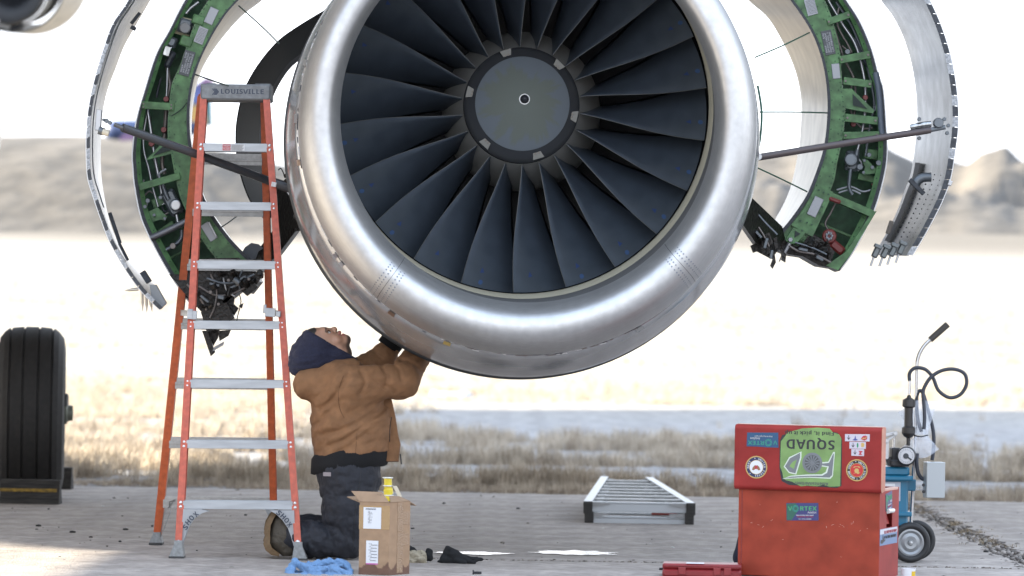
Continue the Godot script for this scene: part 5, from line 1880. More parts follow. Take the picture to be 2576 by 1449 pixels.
	js.cap(890, 950, 90, 46, 958, 906, 118, 36)
	js.cap(958, 906, 118, 36, 994, 858, 118, 28)
	js.noise = wr
	js.amp = 6.0
	js.turn = Basis(Vector3(0, 0, 1), -0.7)
	js.ns = Vector3(0.35, 0.9, 0.3)
	js.cuts = [plane3(Vector3(0.62, -0.78, 0.0), Vector3(981, 866, 118))]
	nets(mb, js, Vector3(830, 820, 20), Vector3(1050, 1010, 190), 3.0, pz)
	var duckm := M("brown_duck", Color(0.265, 0.132, 0.060), 0.85, 0.0, noise_tex("duck", 0.012, 0.8, 1.0, 5), Vector3(2.5, 2.5, 2.5), 0.2, noise_tex("cloth_fold", 0.02, 0.0, 1.0, 4))
	var jk := part(t, "jacket", mb, duckm)
	# ribbed hem and cuffs
	var ringe := func(cx: float, cy: float, rx: float, rz: float, tilt: float, n: int, rib: float) -> PackedVector3Array:
		var r := PackedVector3Array()
		for k in n:
			var a := TAU * k / n
			var g := 1.0 + rib * (k % 2)
			r.append(pz(Vector3(cx + cos(a) * rx * g, cy + cos(a) * rx * tilt, sin(a) * rz * g)))
		return r
	mb = MB.new()
	mb.sweep([ringe.call(882, 1130, 90, 106, -0.13, 180, 0.0), ringe.call(881, 1142, 97, 115, -0.13, 180, 0.008), ringe.call(880, 1160, 97, 117, -0.13, 180, 0.01), ringe.call(878, 1180, 96, 115, -0.125, 180, 0.01), ringe.call(878, 1184, 88, 106, -0.125, 180, 0.0)], true, false, true)
	part(jk, "ribbed_hem", mb, M("black_rib", Color(0.004, 0.0042, 0.0055), 0.95))
	mb = MB.new()
	mb.tube([pz(Vector3(976, 874, 118)), pz(Vector3(990, 855, 119)), pz(Vector3(1014, 822, 128))], [0.062, 0.062, 0.050], 20)
	part(jk, "ribbed_cuff", mb, M("black_rib"))
	mb = MB.new()
	mb.tube([pz(Vector3(1050, 894, 60)), pz(Vector3(1062, 870, 88)), pz(Vector3(1068, 860, 98))], [0.056, 0.05, 0.042], 20)
	part(jk, "ribbed_cuff", mb, M("black_rib"))
	# seams and pocket
	for q in [[[[866, 950], [853, 1000], [858, 1040], [872, 1056]], -1], [[[745, 958], [760, 990], [786, 1012], [806, 1022]], -1], [[[886, 1160], [888, 1110], [890, 1080]], -1]]:
		pass
	mb = MB.new()
	mb.tube(_on(ja, [[996, 1009], [987, 1040], [981, 1075], [980, 1118]], 0.0), 0.0026, 5)
	part(jk, "pocket_zip", mb, M("zip_black", Color(0.012, 0.012, 0.014), 0.5))
	mb = MB.new()
	mb.tube(_on(ja, [[864, 945], [852, 985], [854, 1025], [866, 1052]], 0.0), 0.0014, 5)
	part(jk, "shoulder_seam", mb, M("seam_brown", Color(0.10, 0.045, 0.02), 0.9))
	mb = MB.new()
	mb.tube(_on(ja, [[898, 1088], [896, 1120], [894, 1146]], 0.0), 0.0011, 5)
	part(jk, "side_seam", mb, M("seam_brown"))
	# open front edge
	mb = MB.new()
	var s := []
	for q in [[984, 1000], [995, 1050], [1001, 1092], [1007, 1116], [1002, 1160]]:
		s.append(PackedVector3Array([pz(Vector3(q[0] - 44, q[1], -34)), pz(Vector3(q[0] - 1, q[1], -26)), pz(Vector3(q[0] + 1, q[1] + 2, -18)), pz(Vector3(q[0] - 40, q[1] + 2, -6))]))
	mb.sweep(s)
	part(jk, "front_flap", mb, duckm)
	mb = MB.new()
	mb.tube([pz(Vector3(1007, 1142, -32)), pz(Vector3(1010, 1168, -33))], 0.0035, 6)
	part(jk, "zip_pull", mb, M("zip_black"))
	# trousers
	var tr := Field.new()
	tr.k = 16.0
	tr.cap(880, 1158, -10, 76, 878, 1196, -12, 82, 0.86)
	tr.cap(879, 1200, -44, 80, 876, 1290, -46, 66, 1.0)
	tr.cap(876, 1290, -46, 68, 872, 1352, -46, 54, 1.0)
	tr.cap(882, 1200, 46, 78, 880, 1352, 48, 52, 1.0)
	tr.cap(866, 1358, -46, 47, 790, 1356, -46, 46, 0.95)
	tr.cap(790, 1356, -46, 46, 738, 1350, -46, 40, 0.95)
	tr.cap(868, 1346, 48, 48, 740, 1332, 50, 42)
	tr.noise = wr
	tr.amp = 7.0
	tr.ns = Vector3(0.9, 0.75, 0.6)
	var tf := [[[[828, 1322], [850, 1328], [866, 1350], [872, 1395]], 6.0, 5.0], [[[810, 1318], [828, 1338], [836, 1370]], 6.0, 5.0], [[[790, 1216], [830, 1232], [860, 1228]], 7.0, 3.0], [[[770, 1318], [776, 1350], [770, 1390]], 6.0, 4.0]]
	tr.extra = func(p: Vector3, d: float) -> float:
		if d < 10.0 and p.z < 0.0:
			for q in tf:
				d += fold.call(p, q[0], q[1], q[2])
		return maxf(d, (p.y - 1404.0) + p.z * 0.028)
	mb = MB.new()
	nets(mb, tr, Vector3(684, 1140, -140), Vector3(984, 1412, 140), 3.6, pz)
	var trm := M("charcoal_trousers", Color(0.019, 0.021, 0.030), 0.8, 0.0, tex["duck"], Vector3(3, 3, 3), 0.3, tex["cloth_fold"])
	var tp := part(t, "trousers", mb, trm)
	mb = MB.new()
	mb.tube(_on(tr, [[908, 1184], [900, 1250], [892, 1310], [888, 1380]], 0.0), 0.0016, 5)
	part(tp, "side_seam", mb, M("zip_black"))
	var tg := MB.new()
	var o3: Vector3 = _on(tr, [[823, 1193], [824, 1193]], -0.004)[0]
	tg.box(Transform3D(look * Basis(Vector3.UP, -0.62), o3), Vector3(24 * px(D0), 10 * px(D0), 0.004))
	part(tp, "waist_label", tg, M("label_pale", Color(0.25, 0.22, 0.23), 0.7))
	# boots, toes on the ground
	for s2 in [-1.0, 1.0]:
		var bf := Field.new()
		bf.k = 10.0
		var zc: float = -46.0 if s2 < 0 else 50.0
		var oy := 0.0 if s2 < 0 else -8.0
		bf.cap(748, 1348 + oy, zc, 36, 716, 1344 + oy, zc, 35, 1.05)
		bf.cap(706, 1316 + oy, zc, 23, 702, 1360 + oy, zc, 25)
		bf.cap(702, 1360 + oy, zc, 25, 722, 1380 + oy, zc, 23)
		bf.noise = wr
		bf.amp = 2.0
		bf.ns = Vector3(1.5, 1.5, 1.5)
		bf.cuts = [plane3(Vector3(0, 1, 0.02), Vector3(710, 1399 + oy * 0.8, zc))]
		mb = MB.new()
		nets(mb, bf, Vector3(664, 1284, zc - 46), Vector3(790, 1412, zc + 46), 2.6, pz)
		var bo := part(t, "boot", mb, M("boot_leather", Color(0.075, 0.062, 0.045), 0.75, 0.0, tex["duck"], Vector3(6, 6, 6), 0.2, tex["cloth_fold"]))
		mb = MB.new()
		var sec := []
		for q in [[692, 1288, 700, 1290, 20.0], [678, 1300, 690, 1302, 25.0], [668, 1318, 681, 1321, 27.0], [664, 1340, 679, 1342, 26.0], [667, 1352, 680, 1352, 25.0], [662, 1368, 679, 1366, 29.0], [668, 1384, 684, 1378, 29.0], [682, 1396, 694, 1386, 26.0], [702, 1400, 704, 1392, 22.0]]:
			sec.append(PackedVector3Array([pz(Vector3(q[0], q[1] + oy, zc - q[4])), pz(Vector3(q[2], q[3] + oy, zc - q[4] - 1.0)), pz(Vector3(q[2], q[3] + oy, zc + q[4] + 1.0)), pz(Vector3(q[0], q[1] + oy, zc + q[4]))]))
		mb.sweep(sec)
		part(bo, "sole", mb, M("tan_sole", Color(0.17, 0.105, 0.05), 0.75, 0.0, tex["duck"], Vector3(8, 8, 8)))

# points of a field's near surface under picture points
func _on(f: Field, c: Array, off: float) -> Array:
	var flat := []
	for q in c:
		flat.append_array(q)
	var r := []
	for p in cv(flat, 24):
		var z := -230.0
		for i in 60:
			var d := f.at(Vector3(p.x, p.y, z))
			if d < 0.2:
				break
			z += maxf(d * 0.7, 0.3)
		var w := pz(Vector3(p.x, p.y, z))
		r.append(w + (EYE - w).normalized() * (0.0005 + off))
	return r

func tyre() -> void:
	var rub := M("tyre_rubber", Color(0.021, 0.019, 0.018), 0.72, 0.0, noise_tex("rubber", 0.012, 0.45, 1.0, 5), Vector3(3, 3, 3), 0.1)
	var d := 25.0
	var u := px(d)
	var c := P(78, 1054, d)
	c.y = 216 * u
	var t := thing("landing_gear", "dark aircraft landing gear with one big tyre, chocked at the left edge", "landing gear", Vector3(c.x, 0, c.z))
	var f := Transform3D(Basis(Vector3(0, 1, 0), 0.11) * Basis(Vector3(0, 0, 1), -PI / 2), c)
	var mb := MB.new()
	var w := 84 * u
	var R := 216 * u
	var prof := [[R * 0.52, -w * 0.8], [R * 0.6, -w * 0.92], [R * 0.75, -w], [R * 0.87, -w * 0.95], [R * 0.945, -w * 0.8]]
	for g in [-0.62, -0.22, 0.22, 0.62]:
		var rr := R * (1.0 - 0.05 * pow(absf(g), 2.5))
		prof.append_array([[rr, (g - 0.035) * w], [rr - 0.012, (g - 0.02) * w], [rr - 0.012, (g + 0.02) * w], [rr, (g + 0.035) * w]])
	prof.append_array([[R * 0.945, w * 0.8], [R * 0.87, w * 0.95], [R * 0.75, w], [R * 0.6, w * 0.92], [R * 0.52, w * 0.8]])
	mb.lathe(f, prof, 72, false)
	part(t, "tyre", mb, rub)
	mb = MB.new()
	mb.lathe(f, [[0.0, w * 0.6], [R * 0.3, w * 0.62], [R * 0.5, w * 0.78], [R * 0.53, w * 0.84]], 36)
	mb.lathe(f, [[0.0, -w * 0.6], [R * 0.5, -w * 0.78], [R * 0.53, -w * 0.84]], 36)
	var rim := part(t, "rim", mb, M("rim_grey", Color(0.20, 0.21, 0.2), 0.4, 0.4))
	mb = MB.new()
	mb.lathe(f, [[0.075, w * 0.6], [0.075, w * 1.05], [0.055, w * 1.1], [0.05, w * 1.24], [0.0, w * 1.26]], 20)
	part(rim, "hub_cap", mb, M("hub_olive", Color(0.16, 0.17, 0.14), 0.45, 0.4))
	mb = MB.new()
	mb.box(Transform3D(Basis.IDENTITY, f * Vector3(-0.08, w * 0.98, 0.02)), Vector3(0.05, 0.10, 0.08), 0.012)
	part(t, "brake_fitting", mb, M("fitting_black", Color(0.02, 0.02, 0.02), 0.5))
	# leg of the landing gear, mostly out of frame
	var g := t
	mb = MB.new()
	mb.tube([Vector3(c.x - 0.40, 0.45, c.z - 0.12), Vector3(c.x - 0.40, 1.8, c.z - 0.12), Vector3(c.x - 0.40, 3.2, c.z - 0.12)], [0.10, 0.115, 0.13], 16)
	part(g, "strut", mb, M("gear_dark", Color(0.05, 0.05, 0.055), 0.45, 0.3))
	mb = MB.new()
	mb.tube([c + Vector3(-0.14, 0, 0), c + Vector3(-0.55, 0, -0.05)], 0.08, 14)
	part(g, "axle", mb, M("gear_dark"))
	var wood := M("chock_wood", Color(0.055, 0.05, 0.045), 0.85, 0.0, noise_tex("wood", 0.02, 0.4, 1.0, 5), Vector3(0.6, 7.0, 3.0), 0.4)
	for q in [[74, 1268, 150, 60, "weathered timber wheel chock with a yellow stripe in front of the tyre"], [172, 1231, 14, 54, "dark wheel chock behind the tyre, only its end showing"]]:
		var o := G(q[0], q[1])
		var uu := px(-o.z)
		var ck := thing("wheel_chock", q[4], "wheel chock", o, "wheel chocks")
		mb = MB.new()
		var ww: float = q[2] * uu
		if q[2] < 50:
			ww = 0.5
			o.x -= 0.5 * 0.5 - 7 * uu
		var hh: float = q[3] * uu
		var s := []
		for k in 2:
			var x := o.x - ww / 2 + ww * k
			s.append(PackedVector3Array([Vector3(x, 0.0, o.z + 0.02), Vector3(x, hh, o.z - 0.02), Vector3(x, hh + 0.004, o.z - 0.07), Vector3(x, 0.0, o.z - 0.16)]))
		mb.sweep(s)
		part(ck, "block", mb, wood)
		if q[2] > 50:
			mb = MB.new()
			var a := Vector3(o.x - ww * 0.5 + 0.002, hh * 0.55, o.z + 0.0)
			mb.box(Transform3D(Basis(Vector3.RIGHT, -0.24), Vector3(o.x - 0.01, hh * 0.58, o.z + 0.0)), Vector3(ww * 0.96, hh * 0.14, 0.006), 0.001)
			part(ck, "yellow_stripe", mb, M("yellow_worn", Color(0.40, 0.24, 0.02), 0.7, 0.0, tex["wood"], Vector3(2, 7, 3)))
			for k in 3:
				mb = MB.new()
				mb.box(Transform3D(Basis(Vector3.RIGHT, -0.24), Vector3(o.x, hh * [0.22, 0.40, 0.80][k], o.z + 0.006 - 0.012 * k)), Vector3(ww * 0.99, 0.004, 0.012), 0.0005)
				part(ck, "board_gap", mb, M("gap_black", Color(0.008, 0.008, 0.008), 0.9))

func nozzle() -> void:
	var t := thing("exhaust_nozzle", "pale engine exhaust nozzle with dark opening in the top left corner", "exhaust nozzle", P(80, 60, 60.0))
	var d := 60.0
	var cream := M("nozzle_cream", Color(0.50, 0.46, 0.39), 0.45, 0.25, noise_tex("stain", 0.01, 0.72, 1.0, 5), Vector3(0.9, 0.9, 0.9))
	var mb := MB.new()
	var s := []
	for q in [[38, -45, 128, 60.0, 1.0], [64, -50, 136, 61.0, 1.0], [82, -54, 142, 62.4, 1.0], [88, -56, 120, 64.0, 1.0]]:
		s.append(ringp(q[0], q[1], q[2], q[3], 64))
	_rings(mb, s)
	part(t, "outer_sleeve", mb, cream)
	mb = MB.new()
	_rings(mb, [ringp(38, -45, 128.5, 60.02, 64), ringp(38, -45, 128, 59.97, 64), ringp(38, -45, 123, 59.97, 64), ringp(38.5, -45, 123, 60.08, 64)])
	part(t, "lip_ring", mb, M("nozzle_lip", Color(0.12, 0.12, 0.12), 0.4, 0.6))
	mb = MB.new()
	_rings(mb, [ringp(38.5, -45, 123, 60.08, 64), ringp(44, -46, 124, 60.3, 64), ringp(62, -50, 131, 61.0, 64), ringp(80, -54, 137, 62.4, 64), ringp(86, -56, 116, 64.0, 64)])
	part(t, "inner_wall", mb, cream)
	mb = MB.new()
	_rings(mb, [ringp(28, -30, 92, 60.2, 64), ringp(24, -28, 90, 59.6, 64), ringp(22, -28, 82, 59.4, 64), ringp(30, -30, 40, 60.0, 64), ringp(30, -30, 1, 60.1, 64)])
	part(t, "core_opening", mb, M("nozzle_dark", Color(0.012, 0.013, 0.016), 0.5))
	mb = MB.new()
	_rings(mb, [ringp(36, -33, 100, 60.15, 64), ringp(29, -30, 93, 60.1, 64), ringp(56, -46, 106, 61.6, 64)])
	part(t, "core_sleeve", mb, cream)
	mb = MB.new()
	mb.box(Transform3D(Basis(Vector3(0, 0, 1), 0.5), P(42, 70, 59.95)), Vector3(0.22, 0.09, 0.2), 0.02)
	part(t, "latch", mb, M("nozzle_dark"))

func far_plane() -> void:
	var d := 285.0
	var t := thing("parked_airliner", "distant blurred blue airliner with bright tail behind the gravel bank", "airplane", P(390, 345, d))
	var u := px(d)
	var mb := MB.new()
	var s := []
	for q in [[262, 329, 2], [270, 328, 20], [290, 327, 25], [420, 325, 26], [480, 322, 24], [512, 314, 12], [524, 310, 3]]:
		var r := PackedVector3Array()
		var c := P(q[0], q[1], d)
		for k in 20:
			var a := TAU * k / 20
			r.append(c + Vector3(0, cos(a), sin(a)) * q[2] * u)
		s.append(r)
	mb.sweep(s, true, true, true)
	part(t, "fuselage", mb, M("livery_blue", Color(0.025, 0.045, 0.12), 0.4))
	var f := [[[470, 318, 486, 220, 516, 196, 530, 200, 534, 316], Color(0.06, 0.18, 0.22), "fin", 0.0], [[474, 310, 484, 262, 512, 270, 520, 300, 514, 330, 482, 330], Color(0.42, 0.26, 0.08), "tail_flash", -0.5], [[486, 262, 490, 214, 514, 196, 524, 206, 515, 258], Color(0.08, 0.10, 0.30), "tail_panel", -0.4], [[496, 214, 516, 195, 540, 200, 536, 212], Color(0.20, 0.12, 0.22), "fin_tip", -0.8], [[300, 349, 312, 336, 346, 334, 346, 352, 300, 354], Color(0.17, 0.10, 0.20), "engine_pod", -6.0]]
	for q in f:
		mb = MB.new()
		pxplate(mb, q[0], d + q[3], 0.5)
		part(t, q[2], mb, M("livery_" + q[2], q[1], 0.4))

func small_things() -> void:
	var towel := M("blue_towel", Color(0.16, 0.30, 0.53), 0.95, 0.0, noise_tex("towel", 0.02, 0.8, 1.0, 4), Vector3(6, 6, 6), 0.25, noise_tex("nap", 0.1, 0.0, 1.0, 2, 256))
	towel.rim_enabled = true
	towel.rim = 0.5
	var tw := Field.new()
	tw.k = 5.0
	var tn := FastNoiseLite.new()
	tn.frequency = 0.03
	tn.fractal_type = FastNoiseLite.FRACTAL_RIDGED
	tn.fractal_octaves = 2
	tw.noise = tn
	tw.amp = 5.0
	tw.cap(728, 1444, -10, 16.25, 742, 1412, -4, 10)
	tw.cap(742, 1412, -4, 10, 772, 1434, -14, 13.75)
	tw.cap(772, 1428, 6, 15, 828, 1413, 8, 11.25)
	tw.cap(828, 1413, 8, 11.25, 872, 1421, 4, 11.25)
	tw.cap(872, 1421, 4, 11.25, 882, 1442, -10, 10)
	tw.cap(782, 1438, -24, 13.75, 834, 1430, -30, 11.25)
	tw.cap(834, 1430, -30, 11.25, 872, 1444, -30, 11.25)
	tw.cap(838, 1426, -20, 7.5, 858, 1422, -18, 6.25)
	tw.cap(730, 1454, -30, 15, 880, 1456, -34, 15)
	tw.cap(750, 1450, 10, 17.5, 860, 1446, 12, 17.5)
	tw.cap(760, 1452, -60, 10, 850, 1454, -64, 10)
	var twd: float = -G(806, 1444).z
	var tmb := MB.new()
	nets(tmb, tw, Vector3(706, 1396, -90), Vector3(904, 1476, 50), 2.2, func(p: Vector3) -> Vector3: return P(p.x, p.y, twd + p.z * px(twd)))
	solo("shop_towel", tmb, towel, "crumpled light blue shop towel on the concrete below the stepladder", "towel")
	# gloves
	var black := M("black_glove", Color(0.008, 0.0085, 0.010), 0.9, 0.0, null, Vector3(20, 20, 20), 0.15, tex["nap"])
	var gd := 0.0
	for q in [0, 1]:
		var f := Field.new()
		f.k = 7.0
		var nzz := FastNoiseLite.new()
		nzz.frequency = 0.07
		nzz.seed = 5 + q
		f.noise = nzz
		f.amp = 3.0
		var base := Vector3.ZERO
		if q == 0:
			f.k = 4.0
			f.amp = 1.5
			f.cap(1125, 1379, 0, 5.5, 1116, 1406, 3, 10)
			f.cap(1127, 1379, 0, 6, 1148, 1391, -2, 8)
			f.cap(1118, 1408, 2, 10, 1156, 1410, 0, 11)
			f.cap(1138, 1394, 0, 12, 1160, 1406, 0, 12)
			f.cap(1156, 1398, -4, 8, 1178, 1411, -12, 6.5)
			f.cap(1178, 1411, -12, 6.5, 1192, 1415, -16, 5.5)
			f.cap(1150, 1410, -10, 7, 1170, 1416, -20, 5.0)
			f.cap(1168, 1402, 6, 7, 1196, 1409, 8, 5.5)
			f.cap(1192, 1408, 8, 5.4, 1212, 1407, 12, 4.4)
			f.cap(1172, 1406, 14, 5.5, 1200, 1404, 22, 4.2)
			f.cap(1114, 1411, 0, 7, 1103, 1412, 0, 3)
		else:
			f.cap(1032, 1380, 4, 8, 1046, 1392, 0, 9)
			f.cap(1076, 1402, 8, 9, 1078, 1384, 8, 5)
			f.cap(1060, 1398, 8, 10, 1082, 1404, 8, 8)
			f.cap(1078, 1396, 8, 8, 1084, 1388, 8, 6)
		var dd: float = -G(1150, 1419).z
		var pl := func(p: Vector3) -> Vector3: return P(p.x, p.y, dd + p.z * dd / F)
		var mb := MB.new()
		nets(mb, f, Vector3(1010, 1364, -40), Vector3(1230, 1428, 44), 2.0, pl)
		if q == 0:
			solo("work_glove", mb, black, "black knit work glove lying on the concrete in front of the puddle", "glove", "dropped work gloves")
		else:
			var t := thing("work_glove", "work glove with cream palm and black cuff beside the cardboard box", "glove", G(1055, 1420), "dropped work gloves")
			part(t, "cuff", mb, black)
			var f2 := Field.new()
			f2.k = 7.0
			f2.noise = nzz
			f2.amp = 7.0
			f2.cap(1040, 1398, -6, 14, 1054, 1400, -6, 18)
			f2.cap(1046, 1408, -6, 12, 1064, 1410, -6, 10)
			f2.cap(1030, 1410, -6, 9, 1050, 1412, -6, 8)
			mb = MB.new()
			nets(mb, f2, Vector3(1008, 1364, -44), Vector3(1110, 1428, 40), 2.0, pl)
			part(t, "palm", mb, M("cream_leather", Color(0.36, 0.32, 0.24), 0.8, 0.0, null, Vector3(14, 14, 14), 0.7, tex["cloth_fold"]))
	# small black fastener cut by the lower frame edge
	var fb := MB.new()
	var fo := G(1195, 1447)
	fb.lathe(Transform3D(Basis(Vector3(0, 0, 1), PI / 2), fo + Vector3(0, 0.012, 0)), [[0.0, 0.012], [0.013, 0.012], [0.013, 0.006], [0.006, 0.004], [0.006, -0.03], [0.0, -0.032]], 14)
	solo("bolt", fb, M("bolt_black", Color(0.015, 0.015, 0.017), 0.4, 0.4), "small black bolt lying at the bottom edge below the black glove", "bolt")

func carton() -> void:
	var card := V("cardboard", 0.8, 0.0, noise_tex("card", 0.01, 0.86, 1.0, 4), Vector3(3, 3, 3))
	var cc := Color(0.36, 0.235, 0.145)
	var wet := Color(0.155, 0.085, 0.058)
	var d := 17.62
	var u := px(d)
	var o := G(977, 1450)
	var t := thing("cardboard_box", "tall open brown cardboard box with white labels and wet bottom edge", "box", o)
	# corner edge nearest the camera at o; left face runs left, right face runs right and back
	var hgt := 184 * u
	var la := Vector3(-0.141, 0, -0.045)
	var ra := Vector3(0.093, 0, -0.15)
	var q := [o, o + la, o + la + ra, o + ra]
	var nz := FastNoiseLite.new()
	nz.frequency = 9.0
	nz.seed = 3
	nz.fractal_octaves = 2
	for k in 4:
		var a: Vector3 = q[k]
		var b: Vector3 = q[(k + 1) % 4]
		var mb := MB.new()
		var inn := (o + (la + ra) / 2 - (a + b) / 2).normalized() * 0.004
		mb.smooth()
		var col := func(i: int, j: int) -> Color:
			var x: float = i / 30.0
			var y: float = j / 60.0 * hgt
			var tide := 0.034 + 0.036 * (0.5 + 0.5 * sin(x * 9.5 + k * 2.4 + 2.0)) + 0.008 * nz.get_noise_2d(x * 0.3 + k, 0.0)
			return wet if y < tide else cc
		for i in 30:
			for j in 60:
				var p := func(ii: int, jj: int) -> Vector3: return a.lerp(b, ii / 30.0) + Vector3(0, hgt * jj / 60.0, 0)
				mb.tric(p.call(i, j), p.call(i, j + 1), p.call(i + 1, j + 1), col.call(i, j), col.call(i, j + 1), col.call(i + 1, j + 1))
				mb.tric(p.call(i, j), p.call(i + 1, j + 1), p.call(i + 1, j), col.call(i, j), col.call(i + 1, j + 1), col.call(i + 1, j))
		mb.c = cc * 0.8
		mb.flat()
		var up := Vector3(0, hgt, 0)
		mb.quad(a + inn, b + inn, b + inn + up, a + inn + up)
		mb.quad(a + up, a + up + inn, b + up + inn, b + up)
		part(t, "wall", mb, card)
	var bot := MB.new()
	bot.c = wet
	bot.flat()
	bot.quad(q[0] + Vector3(0, 0.004, 0), q[1] + Vector3(0, 0.004, 0), q[2] + Vector3(0, 0.004, 0), q[3] + Vector3(0, 0.004, 0))
	part(t, "bottom", bot, card)
	var up := Vector3(0, hgt, 0)
	var flap := func(a: Vector3, b: Vector3, c: Vector3, e: Vector3) -> MeshInstance3D:
		var mb := MB.new()
		mb.c = cc * 0.92
		var th := (b - a).cross(e - a).normalized() * 0.0035
		mb.sweep([PackedVector3Array([a, e, e + th, a + th]), PackedVector3Array([b, c, c + th, b + th])])
		return part(t, "flap", mb, card)
	var A: Vector3 = q[1] + up
	var B: Vector3 = q[0] + up
	# front flap leaning up, its writing upside down
	var ff: MeshInstance3D = flap.call(A, B, P(961, 1239, d - 0.02), P(884, 1236, d + 0.02))
	var fo := (A + B + P(961, 1239, d - 0.02) + P(884, 1236, d + 0.02)) / 4
	var fx := fr(fo, A - B, (A + B) / 2 - (P(961, 1239, d - 0.02) + P(884, 1236, d + 0.02)) / 2)
	var pen := M("pen_ink", Color(0.03, 0.02, 0.018), 0.7)
	letters(ff, "PN: 11138649", fx * Transform3D(Basis.IDENTITY, Vector3(-0.012, 0.012, 0.0022)), 0.011, pen, 0.085, "Droid Sans", false, "handwriting")
	letters(ff, "Dry Element", fx * Transform3D(Basis.IDENTITY, Vector3(-0.006, -0.010, 0.0022)), 0.011, pen, 0.09, "Droid Sans", false, "handwriting")
	flap.call(q[2] + up, A, P(873, 1249, d + 0.10), P(890, 1248, d + 0.2))
	flap.call(B + Vector3(0.003, 0, 0), q[3] + up, P(1004, 1250, d + 0.12), P(979, 1249, d + 0.03))
	flap.call(q[3] + up, q[2] + up, P(1030, 1267, d + 0.32), P(1047, 1271, d + 0.12))
	# tape and labels
	var tape := M("parcel_tape", Color(0.30, 0.19, 0.11), 0.16, 0.0, null, Vector3(16, 16, 16), 0.3, tex["cloth_fold"])
	var lf := fr(o + la / 2, -la, Vector3.UP)
	var nrm := lf.basis.z
	if nrm.z < 0:
		nrm = -nrm
	lf = Transform3D(Basis((-la).normalized(), Vector3.UP, (-la).normalized().cross(Vector3.UP)), o + la / 2)
	var rf := Transform3D(Basis(ra.normalized(), Vector3.UP, ra.normalized().cross(Vector3.UP)), o + ra / 2)
	var sticker := func(f: Transform3D, x: float, y: float, w: float, h: float, z: float, m: Material, nm: String) -> MeshInstance3D:
		var mb := MB.new()
		mb.box(f * Transform3D(Basis.IDENTITY, Vector3(x, y, z)), Vector3(w, h, 0.0012), 0.0001)
		return part(t, nm, mb, m)
	sticker.call(rf, 0.004, hgt * 0.52, 0.05, hgt * 0.96, 0.0008, tape, "tape_strip")
	sticker.call(rf, 0.048, hgt * 0.78, 0.06, 0.06, 0.0007, tape, "tape_strip")
	sticker.call(rf, 0.05, hgt * 0.49, 0.058, 0.055, 0.0007, tape, "tape_strip")
	var clear := M("yellow_tape", Color(0.37, 0.235, 0.11), 0.2, 0.0, null, Vector3(16, 16, 16), 0.25, tex["cloth_fold"])
	sticker.call(lf, 0.0, hgt * 0.87, 0.152, 0.058, 0.0006, clear, "tape_strip")
	sticker.call(lf, 0.0, hgt * 0.71, 0.152, 0.055, 0.0007, clear, "tape_strip")
	var white := M("label_paper", Color(0.62, 0.63, 0.66), 0.5)
	var inkm := M("label_ink")
	var l1: MeshInstance3D = sticker.call(lf, -0.010, hgt * 0.785, 0.088, 0.100, 0.0022, white, "label")
	var l2: MeshInstance3D = sticker.call(lf, -0.008, hgt * 0.325, 0.060, 0.105, 0.0022, white, "label")
	sticker.call(lf, -0.008, hgt * 0.325 - 0.055, 0.058, 0.007, 0.0014, M("pink_edge", Color(0.5, 0.13, 0.36), 0.5), "pink_edge")
	var bars := func(par: Node3D, x: float, y: float, w: float, h: float, n: int) -> void:
		var mb := MB.new()
		for k in n:
			mb.box(lf * Transform3D(Basis.IDENTITY, Vector3(x + (k + 0.5) / n * w - w / 2, y, 0.0031)), Vector3(w / n * (0.35 + 0.3 * (k * 7 % 3) / 2.0), h, 0.0004), 0.00003)
		part(par, "barcode", mb, inkm).set_meta("kind", "stuff")
	bars.call(l1, -0.018, hgt * 0.785 + 0.042, 0.052, 0.007, 22)
	rng.seed = 8
	for k in 11:
		letters(l1, ["PART", "SERIAL NO", "CONDITION", "QTY  EA", "LOT", "INSPECTED", "DATE", "ORDER NO", "SHIP TO", "STOCK", "REMARKS"][k], lf * Transform3D(Basis.IDENTITY, Vector3(-0.026 + 0.004 * (k % 3), hgt * 0.785 + 0.030 - k * 0.0052, 0.0029)), 0.0028, inkm, 0.0, "Droid Sans", false, "small_print")
	for k in 6:
		bars.call(l2, 0.002 - 0.002 * (k % 3), hgt * 0.325 + 0.032 - k * 0.0145, 0.034 - 0.003 * (k % 2), 0.0042, 16)
		letters(l2, ["PART NO", "SERIAL", "QUANTITY", "ORDER", "LOCATION", "DATE"][k], lf * Transform3D(Basis.IDENTITY, Vector3(-0.018, hgt * 0.325 + 0.038 - k * 0.0145, 0.0029)), 0.0028, inkm, 0.0, "Droid Sans", false, "small_print")
	# the yellow canister and a packing strip inside
	var y := thing("yellow_canister", "yellow ribbed canister with white cap standing behind the open box", "canister", P(978, 1300, 17.9))
	var ca := P(978, 1262, 17.95)
	var yp := M("yellow_plastic", Color(0.60, 0.47, 0.02), 0.35)
	var cu := px(17.95)
	var mb := MB.new()
	mb.lathe(Transform3D(Basis(Vector3(0, 0, 1), 0.06), Vector3(ca.x, ca.y, ca.z)), [[0.0, -0.20], [13 * cu, -0.20], [13 * cu, 10 * cu], [12 * cu, 14 * cu], [12 * cu, 30 * cu], [10 * cu, 34 * cu], [10 * cu, 58 * cu], [0.0, 60 * cu]], 28)
	part(y, "body", mb, yp)
	for k in 3:
		mb = MB.new()
		var h: float = [60.0, 40.0, 16.0][k]
		var pts := []
		for i in 25:
			var a := TAU * i / 24
			pts.append(ca + Vector3(cos(a) * 12.0 * cu - h * cu * 0.06, h * cu, sin(a) * 12.0 * cu))
		mb.tube(pts, 1.6 * cu, 6)
		part(y, "rim", mb, M("canister_white", Color(0.66, 0.66, 0.6), 0.4))
	mb = MB.new()
	mb.tube(cv3([986, 1244, 998, 1243, 998, 1262, 990, 1264], 17.9, 12), 1.3 * cu, 6)
	part(y, "handle", mb, M("wire_grey", Color(0.3, 0.3, 0.3), 0.4, 0.7))
	mb = MB.new()
